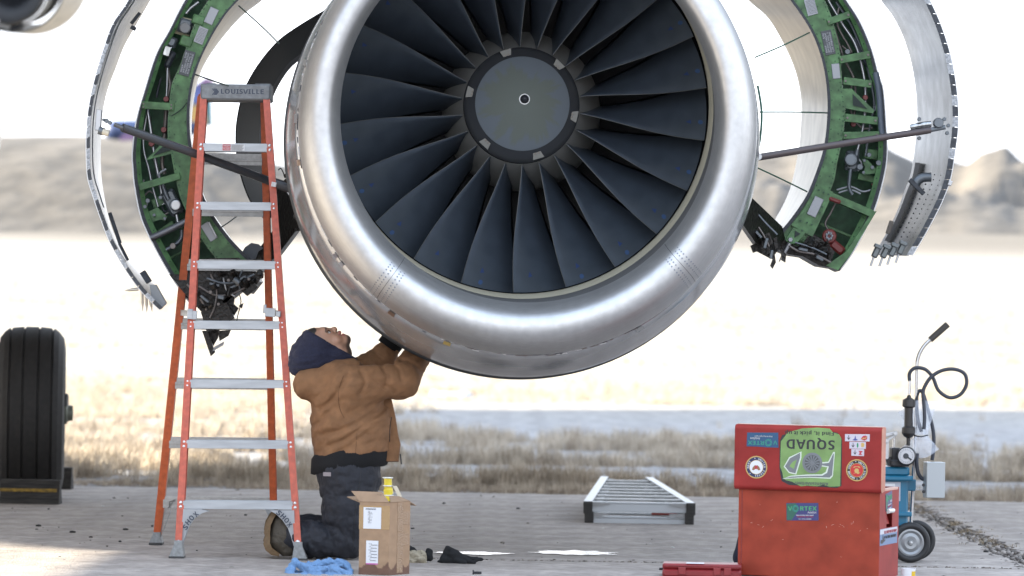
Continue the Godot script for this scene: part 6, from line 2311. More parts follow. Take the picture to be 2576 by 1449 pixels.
	var s := []
	for p in cv([986, 1224, 992, 1222, 999, 1234, 1006, 1250, 1010, 1270], 14):
		s.append(PackedVector3Array([P(p.x - 5, p.y + 1, 17.75), P(p.x + 5, p.y - 1, 17.75), P(p.x + 5, p.y, 17.77), P(p.x - 5, p.y, 17.77)]))
	mb.sweep(s)
	solo("packing_strip", mb, M("strip_cream", Color(0.55, 0.49, 0.38), 0.6), "cream curved packing strip poking up out of the cardboard box", "strip")

func toolbox() -> void:
	var red := M("red_paint", Color(0.32, 0.034, 0.030), 0.5, 0.0, noise_tex("paint_wear", 0.006, 0.80, 1.0, 5), Vector3(1.6, 1.6, 1.6), 0.012, noise_tex("panel_dent", 0.006, 0.0, 1.0, 2))
	var red2 := M("red_paint_faded", Color(0.345, 0.055, 0.030), 0.5, 0.0, tex["paint_wear"], Vector3(1.9, 1.9, 1.9), 0.012, tex["panel_dent"])
	red.metallic_specular = 0.3
	red2.metallic_specular = 0.3
	var bare := M("edge_worn", Color(0.52, 0.30, 0.24), 0.4, 0.1)
	var d := 17.6
	var u := px(d)
	var ob := G(2210, 1464)
	var ya := 0.33
	var X := Vector3(cos(ya), 0, sin(ya))
	var Z := Vector3(-sin(ya), 0, cos(ya))
	var w := 0.690
	var dep := 0.40
	# frame: x along the front from its left end, y up, z towards the camera; the right front corner stands at ob
	var f := Transform3D(Basis(X, Vector3.UP, Z), ob - X * w)
	var t := thing("tool_chest", "red steel tool chest with its stickered lid standing open, near the lower right", "toolbox", f * Vector3(w / 2, 0, -dep / 2))
	var bh := 0.425
	var bx := func(par: Node3D, nm: String, lo: Vector3, hi: Vector3, m: Material, bev: float) -> MeshInstance3D:
		var mb := MB.new()
		mb.box(f * Transform3D(Basis.IDENTITY, (lo + hi) / 2), hi - lo, bev)
		return part(par, nm, mb, m)
	bx.call(t, "front_panel", Vector3(0, 0.01, -0.003), Vector3(w, bh, 0.0), red2, 0.001)
	bx.call(t, "back_panel", Vector3(0, 0.01, -dep), Vector3(w, bh, -dep + 0.003), red, 0.001)
	bx.call(t, "side_panel", Vector3(0, 0.01, -dep), Vector3(0.003, bh, -0.003), red, 0.001)
	# right side with a handle slot: four pieces round the opening
	var side := MB.new()
	for q in [[0.01, 0.250, -dep, -0.003], [0.332, bh, -dep, -0.003], [0.250, 0.332, -dep, -0.265], [0.250, 0.332, -0.145, -0.003]]:
		side.box(f * Transform3D(Basis.IDENTITY, Vector3(w - 0.0015, (q[0] + q[1]) / 2, (q[2] + q[3]) / 2)), Vector3(0.003, q[1] - q[0], q[3] - q[2]), 0.0002)
	var sp2 := part(t, "side_panel", side, red)
	var hm := MB.new()
	hm.box(f * Transform3D(Basis(Vector3(0, 0, 1), 0.3), Vector3(w - 0.025, 0.30, -0.205)), Vector3(0.003, 0.075, 0.115), 0.001)
	part(sp2, "handle_recess", hm, red)
	hm = MB.new()
	hm.tube([f * Vector3(w + 0.004, 0.328, -0.262), f * Vector3(w + 0.004, 0.328, -0.148)], 0.011, 12)
	part(sp2, "handle", hm, M("handle_white", Color(0.6, 0.58, 0.56), 0.4))
	bx.call(t, "bottom_panel", Vector3(0.004, 0.008, -dep + 0.004), Vector3(w - 0.004, 0.012, -0.004), red, 0.001)
	for q in [[0, w, -dep, -dep + 0.02], [0, w, -0.02, 0], [0, 0.02, -dep + 0.02, -0.02], [w - 0.02, w, -dep + 0.02, -0.02]]:
		bx.call(t, "rim", Vector3(q[0], bh, q[2]), Vector3(q[1], bh + 0.012, q[3]), bare if q[0] > 0.3 else red, 0.001)
	bx.call(t, "corner_seam", Vector3(0.015, 0.012, 0.0002), Vector3(0.019, bh - 0.01, 0.002), M("seam_red", Color(0.2, 0.018, 0.015), 0.4), 0.0003)
	# lid, hinged at the back edge which faces us, standing upright: rounded upper and lower edges
	var lb := 0.425
	var lt := 0.735
	var ld := 0.10
	var prof := []
	for k in 7:
		var a := PI / 2 * k / 6
		prof.append(Vector2(lb + 0.022 - sin(PI / 2 - a) * 0.022 * 1.0, 0.018 - 0.022 + 0.022 * sin(a)))
	for k in 7:
		var a := PI / 2 * k / 6
		prof.append(Vector2(lt - 0.022 + sin(a) * 0.022, 0.018 - 0.022 + 0.022 * cos(a)))
	prof.append(Vector2(lt, -ld + 0.03))
	prof.append(Vector2(lt - 0.003, -ld + 0.03))
	prof.append(Vector2(lt - 0.004, 0.012 - 0.01))
	prof.append(Vector2(lb + 0.006, 0.012 - 0.01))
	prof.append(Vector2(lb + 0.003, -0.02))
	prof.append(Vector2(lb, -0.02))
	var s := []
	for xx in [-0.014, w + 0.012]:
		var r := PackedVector3Array()
		for p in prof:
			r.append(f * Vector3(xx, p.x - 0.006, p.y + 0.014))
		s.append(r)
	var mb := MB.new()
	mb.sweep(s, true, false, false)
	var lid := part(t, "lid", mb, red)
	for xx in [-0.014, w + 0.012]:
		mb = MB.new()
		var poly := PackedVector2Array()
		for p in prof.slice(0, 14):
			poly.append(Vector2(-(p.y + 0.014), p.x - 0.006))
		poly.append(Vector2(ld - 0.05, lt - 0.006))
		poly.append(Vector2(ld - 0.05, lb + 0.004))
		var fx := f * Transform3D(Basis(Vector3(0, 0, -1), Vector3(0, 1, 0), Vector3(1, 0, 0)), Vector3(xx, 0, 0))
		mb.plate(fx, poly, 0.003)
		part(lid, "lid_end", mb, M("end_salmon", Color(0.50, 0.17, 0.10), 0.36, 0.0, tex["paint_wear"], Vector3(2, 2, 2)) if xx > 0 else red)
	mb = MB.new()
	mb.box(f * Transform3D(Basis.IDENTITY, Vector3(w / 2, lt - 0.0045, -0.02)), Vector3(w + 0.02, 0.003, 0.06), 0.001)
	part(lid, "worn_edge", mb, bare)
	# scratches on the front
	mb = MB.new()
	rng.seed = 15
	for k in 44:
		var x := rng.randf_range(0.05, w - 0.04)
		var y := rng.randf_range(0.05, 0.40) if k > 25 else 0.26 + rng.randfn() * 0.012
		mb.c = Color(0.55, 0.4, 0.36) if rng.randf() < 0.45 else Color(0.13, 0.02, 0.02)
		mb.box(f * Transform3D(Basis(Vector3(0, 0, 1), rng.randf_range(-0.5, 0.5) + (1.2 if rng.randf() < 0.4 else 0.0)), Vector3(x, y, 0.0004)), Vector3(rng.randf_range(0.002, 0.014), rng.randf_range(0.0006, 0.0018), 0.0006), 0.0001)
	part(t, "scratch", mb, V("scratch", 0.5)).set_meta("kind", "stuff")
	# ---- stickers on the lid (upside down, as the lid is turned over)
	var zf := 0.0325
	var lw := w / 347.0
	# picture pixel on the lid face -> lid frame (x right, y up), turned half round for what reads upside down
	var at := func(x: float, y: float, z: float) -> Transform3D: return f * Transform3D(Basis.IDENTITY, Vector3((x - 1862.0) * lw, 0.727 - (y - (1069.0 + (x - 1862.0) * 0.034)) * 0.001885, z))
	var half_turn := Basis(Vector3(0, 0, 1), PI)
	var poly_at := func(par: Node3D, nm: String, pts: Array, z: float, m: Material) -> MeshInstance3D:
		var mb2 := MB.new()
		var pl := PackedVector2Array()
		for i in pts.size() / 2:
			var q: Transform3D = at.call(pts[i * 2], pts[i * 2 + 1], 0.0)
			var l: Vector3 = f.affine_inverse() * q.origin
			pl.append(Vector2(l.x, l.y))
		mb2.plate(f * Transform3D(Basis.IDENTITY, Vector3(0, 0, z)), pl, 0.0012)
		return part(par, nm, mb2, m)
	var lime := M("sticker_green", Color(0.20, 0.34, 0.105), 0.4, 0.0, tex["paint_wear"], Vector3(3, 3, 3))
	var inkd := M("sticker_black", Color(0.018, 0.018, 0.022), 0.45)
	var silver := M("sticker_silver", Color(0.15, 0.16, 0.17), 0.4, 0.1)
	var silver2 := M("sticker_silver_dark", Color(0.07, 0.075, 0.08), 0.4, 0.2)
	var pale := M("sticker_pale", Color(0.55, 0.60, 0.52), 0.5)
	poly_at.call(lid, "sticker_back", [1966, 1110, 1972, 1096, 1990, 1092, 2080, 1085, 2108, 1092, 2119, 1108, 2119, 1225, 2108, 1230, 1990, 1222, 1972, 1212, 1966, 1180], zf + 0.0003, inkd)
	var fod: MeshInstance3D = poly_at.call(lid, "green_sticker", [1969, 1112, 1980, 1098, 1984, 1090, 2020, 1080, 2058, 1078, 2088, 1081, 2096, 1090, 2112, 1096, 2117, 1106, 2116, 1226, 2090, 1227, 2074, 1222, 2060, 1226, 2036, 1224, 2020, 1226, 1998, 1214, 1982, 1210, 1976, 1204, 1974, 1192, 1968, 1176], zf + 0.0012, lime)
	var zt := zf + 0.0024
	var word := func(par: Node3D, txt: String, x: float, y: float, h: float, wd: float, m: Material, bold: bool) -> void:
		var q: Transform3D = at.call(x, y, zt)
		letters(par, txt, Transform3D(f.basis * half_turn, q.origin), h * 0.00188, m, wd * lw, "Droid Sans", bold)
	word.call(fod, "Find it, pick it up", 2039, 1092, 9.0, 120.0, inkd, true)
	word.call(fod, "SQUAD", 2042, 1120, 24.0, 118.0, inkd, true)
	word.call(fod, "AmericanAirlines", 2046, 1219, 8.0, 82.0, silver2, true)
	# the picture letters: D, a fan for the O, and a winged F
	poly_at.call(fod, "letter_edge", [1977, 1176, 1990, 1152, 2020, 1138, 2020, 1154, 2008, 1196, 1990, 1192], zt - 0.0006, pale)
	var dd: MeshInstance3D = poly_at.call(fod, "letter", [1980, 1175, 1992, 1155, 2017, 1141, 2017, 1153, 2006, 1193, 1991, 1189], zt, silver)
	poly_at.call(dd, "letter_hole", [1991, 1175, 1999, 1164, 2009, 1158, 2002, 1182], zt + 0.0006, lime)
	var O: Transform3D = at.call(2047, 1167, zt)
	mb = MB.new()
	mb.lathe(Transform3D(f.basis * Basis(Vector3.RIGHT, PI / 2), O.origin), [[0.0, 0.0004], [0.047, 0.0004], [0.049, 0.0]], 40)
	var fan := part(fod, "letter_fan", mb, silver)
	mb = MB.new()
	mb.lathe(Transform3D(f.basis * Basis(Vector3.RIGHT, PI / 2), O.origin), [[0.0, 0.001], [0.036, 0.001], [0.037, 0.0003]], 40)
	part(fan, "fan_well", mb, silver2)
	mb = MB.new()
	for k in 14:
		var a := TAU * k / 14
		mb.plate(Transform3D(f.basis * Basis(Vector3(0, 0, 1), a), O.origin + f.basis.z * 0.0016), PackedVector2Array([Vector2(0.006, -0.001), Vector2(0.035, -0.005), Vector2(0.035, 0.003), Vector2(0.006, 0.002)]), 0.0006)
	mb.lathe(Transform3D(f.basis * Basis(Vector3.RIGHT, PI / 2), O.origin + f.basis.z * 0.0016), [[0.0, 0.002], [0.008, 0.0]], 16)
	part(fan, "fan_vanes", mb, silver)
	poly_at.call(fod, "letter_edge", [1974, 1207, 1994, 1199, 2036, 1196, 2070, 1196, 2080, 1190, 2084, 1178, 2060, 1174, 2062, 1166, 2086, 1164, 2098, 1140, 2102, 1140, 2098, 1200, 2092, 1207, 2040, 1204], zt - 0.0007, pale)
	poly_at.call(fod, "letter", [1979, 1205, 1996, 1201, 2038, 1199, 2072, 1199, 2084, 1192, 2088, 1176, 2066, 1172, 2067, 1169, 2088, 1167, 2098, 1144, 2100, 1144, 2096, 1198, 2090, 1204, 2040, 1202], zt, silver)
	# business stickers
	var blue := M("sticker_blue", Color(0.012, 0.065, 0.15), 0.35)
	var teal := M("sticker_teal", Color(0.02, 0.22, 0.17), 0.4)
	var violet := M("sticker_violet", Color(0.035, 0.035, 0.14), 0.35)
	var whitei := M("label_white")
	var st1: MeshInstance3D = poly_at.call(lid, "blue_sticker", [1885, 1089, 1962, 1090, 1963, 1128, 1932, 1127, 1912, 1125, 1884, 1124], zf + 0.0006, blue)
	zt = zf + 0.0014
	var vane := func(par: Node3D, x: float, y: float, r: float) -> void:
		var m3 := MB.new()
		var q: Transform3D = at.call(x, y, zt + 0.0003)
		for k in 12:
			m3.plate(Transform3D(f.basis * Basis(Vector3(0, 0, 1), TAU * k / 12), q.origin), PackedVector2Array([Vector2(r * 0.45, -r * 0.1), Vector2(r, -r * 0.28), Vector2(r, r * 0.1), Vector2(r * 0.45, r * 0.05)]), 0.0006)
		part(par, "fan_logo", m3, teal)
	word.call(st1, "V", 1955, 1115, 10.0, 10.0, teal, true)
	word.call(st1, "RTEX", 1908, 1115, 10.0, 40.0, teal, true)
	vane.call(st1, 1938, 1115, 0.018)
	word.call(st1, "Aviation", 1905, 1104, 5.5, 24.0, whitei, false)
	word.call(st1, "Global On-Wing Engine Support", 1926, 1099, 3.2, 44.0, whitei, false)
	half_turn = Basis.IDENTITY
	var word2 := func(par: Node3D, txt: String, fx: Transform3D, x: float, y: float, h: float, wd: float, m: Material, bold: bool) -> void:
		letters(par, txt, fx * Transform3D(Basis.IDENTITY, Vector3(x, y, 0.0014)), h, m, wd, "Droid Sans", bold)
	var card := func(par: Node3D, fx: Transform3D, sx: float, sy: float) -> void:
		var m3 := MB.new()
		m3.box(fx, Vector3(sx, sy, 0.0012), 0.0001)
		var c := part(par, "violet_sticker", m3, violet)
		m3 = MB.new()
		m3.plate(fx * Transform3D(Basis.IDENTITY, Vector3(0, 0, 0.0010)), PackedVector2Array([Vector2(-sx * 0.49, -sy * 0.48), Vector2(-sx * 0.34, -sy * 0.48), Vector2(-sx * 0.12, sy * 0.1), Vector2(-sx * 0.2, sy * 0.48), Vector2(-sx * 0.49, sy * 0.45)]), 0.0004)
		part(c, "green_swirl", m3, M("swirl_green", Color(0.02, 0.10, 0.07), 0.4))
		word2.call(c, "V", fx, -sx * 0.38, sy * 0.18, sy * 0.24, sx * 0.13, M("logo_green", Color(0.05, 0.30, 0.12), 0.4), true)
		word2.call(c, "RTEX", fx, sx * 0.18, sy * 0.18, sy * 0.24, sx * 0.52, M("logo_green"), true)
		m3 = MB.new()
		var r := sy * 0.20
		for k in 12:
			m3.plate(fx * Transform3D(Basis(Vector3(0, 0, 1), TAU * k / 12), Vector3(-sx * 0.21, sy * 0.18, 0.0014)), PackedVector2Array([Vector2(r * 0.45, -r * 0.1), Vector2(r, -r * 0.28), Vector2(r, r * 0.1), Vector2(r * 0.45, r * 0.05)]), 0.0006)
		part(c, "fan_logo", m3, teal)
		word2.call(c, "Aviation", fx, sx * 0.30, -sy * 0.04, sy * 0.12, sx * 0.27, whitei, false)
		word2.call(c, "Global On-Wing Engine Support", fx, sx * 0.08, -sy * 0.2, sy * 0.06, sx * 0.55, whitei, true)
		word2.call(c, "Anywhere, Any Time", fx, sx * 0.08, -sy * 0.29, sy * 0.06, sx * 0.50, M("small_red", Color(0.4, 0.03, 0.05), 0.5), true)
		word2.call(c, "F.A.A. CRS No. VX2R000X", fx, sx * 0.08, -sy * 0.42, sy * 0.05, sx * 0.4, whitei, true)
	card.call(t, f * Transform3D(Basis(Vector3(0, 0, 1), 0.03), Vector3(0.315, bh - 0.105, 0.0012)), 0.157, 0.083)
	var rfx := f * Transform3D(Basis(Vector3(0, 1, 0), PI / 2), Vector3(w + 0.0008, 0, 0))
	card.call(t, rfx * Transform3D(Basis(Vector3(0, 0, 1), 0.1), Vector3(0.185, 0.375, 0)), 0.135, 0.085)
	# bumper sticker on the side
	mb = MB.new()
	var bfx := rfx * Transform3D(Basis.IDENTITY, Vector3(0.19, 0.208, 0.0))
	mb.box(bfx, Vector3(0.36, 0.078, 0.0012), 0.0001)
	var bs := part(t, "bumper_sticker", mb, M("sticker_slate", Color(0.13, 0.20, 0.34), 0.4))
	mb = MB.new()
	mb.box(bfx * Transform3D(Basis.IDENTITY, Vector3(0.0, 0.026, 0.0009)), Vector3(0.358, 0.024, 0.0006), 0.0001)
	part(bs, "pale_band", mb, M("sticker_band", Color(0.5, 0.5, 0.55), 0.4))
	letters(bs, "LIFE, LIBERTY AND THE PURSUIT", bfx * Transform3D(Basis.IDENTITY, Vector3(0.03, 0.022, 0.0018)), 0.013, M("text_red", Color(0.3, 0.03, 0.05), 0.5), 0.26)
	letters(bs, "OF ALL WHO THREATEN IT", bfx * Transform3D(Basis.IDENTITY, Vector3(0.03, -0.002, 0.0018)), 0.013, inkd, 0.25)
	mb = MB.new()
	mb.plate(bfx * Transform3D(Basis.IDENTITY, Vector3(-0.12, -0.015, 0.0014)), PackedVector2Array([Vector2(-0.05, -0.01), Vector2(-0.02, -0.016), Vector2(0.03, -0.006), Vector2(0.06, 0.002), Vector2(0.02, 0.004), Vector2(-0.004, 0.03), Vector2(-0.01, 0.002), Vector2(-0.04, 0.004)]), 0.0006)
	part(bs, "jet_picture", mb, inkd)
	# round seals: a gold rope edge, a dark ring with its words, an emblem in the middle
	zt = zf + 0.0016
	var gold := M("seal_gold", Color(0.50, 0.34, 0.12), 0.4, 0.3)
	for q in [[1909, 1177, 27.0, Color(0.012, 0.02, 0.08), Color(0.62, 0.64, 0.68), " UNITED STATES  *  NAVY  *", "sticker_navy"], [2156, 1186, 26.0, Color(0.015, 0.014, 0.012), Color(0.45, 0.02, 0.02), " UNITED STATES * MARINE CORPS *", "sticker_coal"]]:
		var c: Transform3D = at.call(q[0], q[1], zf)
		var disc := func(par: Node3D, nm: String, r: float, z: float, m: Material) -> MeshInstance3D:
			var m3 := MB.new()
			m3.lathe(Transform3D(f.basis * Basis(Vector3.RIGHT, PI / 2), c.origin + f.basis.z * z), [[0.0, 0.0004], [r, 0.0004], [r, 0.0]], 40)
			return part(par, nm, m3, m)
		var R: float = q[2] * lw
		var seal: MeshInstance3D = disc.call(lid, "round_sticker", R, 0.0004, gold)
		var rope := MB.new()
		for k in 44:
			var a := TAU * k / 44
			rope.ball(c.origin + f.basis * Vector3(cos(a) * R * 0.96, sin(a) * R * 0.96, 0.0008), Vector3(0.0028, 0.0028, 0.001), 4)
		part(seal, "rope_edge", rope, gold).set_meta("kind", "stuff")
		disc.call(seal, "dark_ring", R * 0.90, 0.0009, M(q[6], q[3], 0.4))
		var txt: String = q[5]
		for k in txt.length():
			if txt[k] == " ":
				continue
			var a: float = -PI / 2 - PI * 0.98 + TAU * k / txt.length() + PI
			letters(seal, txt[k], Transform3D(f.basis * Basis(Vector3(0, 0, 1), -a - PI / 2), c.origin + f.basis * Vector3(cos(-a) * R * 0.76, sin(-a) * R * 0.76, 0.0016)), R * 0.17, whitei)
		disc.call(seal, "gold_ring", R * 0.64, 0.0013, gold)
		disc.call(seal, "field", R * 0.60, 0.0017, M(q[6] + "_field", q[4], 0.4))
		var em := MB.new()
		var ef := Transform3D(f.basis * Basis(Vector3(0, 0, 1), PI), c.origin + f.basis.z * 0.0026)
		if q[0] < 2000:
			for sg in [-1.0, 1.0]:
				em.plate(ef, PackedVector2Array([Vector2(0.0, 0.004), Vector2(sg * 0.012, 0.015), Vector2(sg * 0.021, 0.012), Vector2(sg * 0.015, -0.002), Vector2(sg * 0.006, -0.010), Vector2(0.0, -0.006)]), 0.0006)
			part(seal, "eagle", em, M("eagle_brown", Color(0.26, 0.12, 0.05), 0.5))
			em = MB.new()
			em.plate(ef * Transform3D(Basis.IDENTITY, Vector3(0, 0, 0.0008)), PackedVector2Array([Vector2(-0.006, 0.008), Vector2(0.006, 0.008), Vector2(0.005, -0.005), Vector2(0, -0.010), Vector2(-0.005, -0.005)]), 0.0006)
			part(seal, "shield", em, M("small_red"))
		else:
			em.lathe(Transform3D(ef.basis * Basis(Vector3.RIGHT, PI / 2), ef * Vector3(0, 0.002, 0)), [[0.0, 0.0006], [0.011, 0.0006], [0.011, 0.0]], 20)
			em.plate(ef, PackedVector2Array([Vector2(-0.018, 0.010), Vector2(-0.006, 0.018), Vector2(0.002, 0.012), Vector2(0.017, 0.017), Vector2(0.006, 0.010), Vector2(-0.004, 0.009)]), 0.0008)
			em.plate(ef, PackedVector2Array([Vector2(-0.018, -0.010), Vector2(0.0, -0.017), Vector2(0.019, -0.010), Vector2(0.012, -0.018), Vector2(-0.012, -0.019)]), 0.0008)
			part(seal, "globe_emblem", em, gold)
	# arrow strips
	zt = zf + 0.0014
	var strip := M("strip_lilac", Color(0.50, 0.46, 0.52), 0.5)
	for q in [[2126, 2186, 1104, 18.0], [2137, 2177, 1123, 17.0], [2142, 2173, 1141, 17.0]]:
		var s1: MeshInstance3D = poly_at.call(lid, "arrow_strip", [q[0], q[2] - q[3] / 2, q[1], q[2] - q[3] / 2 + 1, q[1], q[2] + q[3] / 2 + 1, q[0], q[2] + q[3] / 2], zf + 0.0006, strip)
		var ax: float = q[0] + 9.0
		poly_at.call(s1, "arrow", [ax - 0.7, q[2] - 6, ax + 0.7, q[2] - 6, ax + 0.7, q[2] + 2, ax + 3.2, q[2] - 1, ax + 3.8, q[2], ax, q[2] + 6, ax - 3.8, q[2], ax - 3.2, q[2] - 1, ax - 0.7, q[2] + 2], zt, inkd)
		if q[2] < 1110:
			poly_at.call(s1, "bolt_badge", [2165, 1106, 2170, 1100, 2176, 1099, 2180, 1102, 2180, 1108, 2174, 1112, 2168, 1110], zt, M("small_red"))
			poly_at.call(s1, "bolt_flash", [2164, 1110, 2172, 1104, 2174, 1106, 2181, 1099, 2176, 1108, 2173, 1107], zt + 0.0006, gold)
			poly_at.call(s1, "blue_badge", [2144, 1110, 2149, 1107, 2151, 1098, 2153, 1107, 2158, 1110, 2151, 1112], zt, M("badge_blue", Color(0.06, 0.07, 0.25), 0.5))
		elif q[2] < 1130:
			poly_at.call(s1, "green_badge", [2155, 1120, 2157, 1117, 2159, 1120, 2159, 1127, 2157, 1130, 2155, 1127], zt, M("badge_green", Color(0.02, 0.22, 0.10), 0.5))
			poly_at.call(s1, "gold_badge", [2165, 1119, 2168, 1117, 2172, 1118, 2174, 1121, 2172, 1128, 2166, 1128], zt, gold)
		else:
			poly_at.call(s1, "red_badge", [2159, 1137, 2170, 1138, 2168, 1141, 2166, 1142, 2166, 1145, 2170, 1148, 2159, 1147, 2162, 1144, 2162, 1141], zt, M("small_red"))
	# the long red tray lying left of the chest
	var tray := thing("tool_case", "long low red plastic tool case with paper tag left of the tool chest", "tool case", G(1765, 1452))
	var o := G(1765, 1453)
	var case_m := M("case_red", Color(0.25, 0.015, 0.018), 0.4, 0.0, tex["paint_wear"], Vector3(2, 2, 2))
	mb = MB.new()
	mb.box(Transform3D(Basis(Vector3(0, 1, 0), -0.06), o + Vector3(0.005, 0.053, -0.06)), Vector3(0.375, 0.026, 0.19), 0.009)
	var lidc := part(tray, "lid", mb, case_m)
	mb = MB.new()
	mb.box(Transform3D(Basis(Vector3(0, 1, 0), -0.06), o + Vector3(0.005, 0.021, -0.06)), Vector3(0.375, 0.036, 0.19), 0.008)
	part(tray, "base", mb, case_m)
	for xx in [-0.095, 0.07, 0.12]:
		mb = MB.new()
		mb.box(Transform3D(Basis(Vector3(0, 1, 0), -0.06), o + Vector3(xx, 0.032, 0.037 + xx * 0.06)), Vector3(0.035, 0.034, 0.008), 0.002)
		part(tray, "latch", mb, M("latch_red", Color(0.22, 0.018, 0.02), 0.4))
	mb = MB.new()
	mb.box(Transform3D(Basis(Vector3(0, 1, 0), -0.06), o + Vector3(-0.03, 0.0672, -0.02)), Vector3(0.085, 0.001, 0.10), 0.0002)
	part(lidc, "paper_tag", mb, M("label_paper"))
	mb = MB.new()
	mb.tube([o + Vector3(-0.178, 0.035, -0.05), o + Vector3(-0.2, 0.035, -0.05)], 0.006, 10)
	part(tray, "hinge_pin", mb, M("zip_black"))
	# dark bag behind the chest, cup at the lower right
	var f2 := Field.new()
	f2.k = 12.0
	f2.cap(1870, 1360, 0, 16, 1868, 1402, 0, 22)
	f2.cap(1868, 1402, 0, 22, 1890, 1404, 0, 22)
	mb = MB.new()
	var bd: float = -G(1860, 1427).z + 0.06
	nets(mb, f2, Vector3(1836, 1334, -30), Vector3(1920, 1432, 30), 2.6, func(p: Vector3) -> Vector3: return P(p.x, p.y, bd + p.z * px(bd)))
	solo("tool_bag", mb, M("bag_navy", Color(0.012, 0.014, 0.03), 0.8), "dark navy tool bag peeking out behind the tool chest's left side", "bag")
	var cup := thing("paper_cup", "white and yellow paper cup at the bottom edge right of the tool chest", "cup", G(2285, 1462))
	var cb := G(2285, 1463)
	mb = MB.new()
	mb.lathe(Transform3D(Basis.IDENTITY, cb), [[0.0, 0.002], [0.030, 0.0], [0.0345, 0.063], [0.0335, 0.063], [0.029, 0.01], [0.0, 0.008]], 28)
	part(cup, "cup", mb, M("cup_white", Color(0.62, 0.62, 0.64), 0.4))
	mb = MB.new()
	for k in 5:
		pass
	var sec := []
	for k in 8:
		var a := deg_to_rad(20.0 + k * 7.0)
		sec.append(PackedVector3Array([cb + Vector3(cos(a) * 0.0312, 0.018, sin(a) * 0.0312), cb + Vector3(cos(a) * 0.0344, 0.05, sin(a) * 0.0344)]))
	mb.sweep(sec, false, false, true)
	part(cup, "yellow_print", mb, M("print_yellow", Color(0.65, 0.42, 0.02), 0.5))

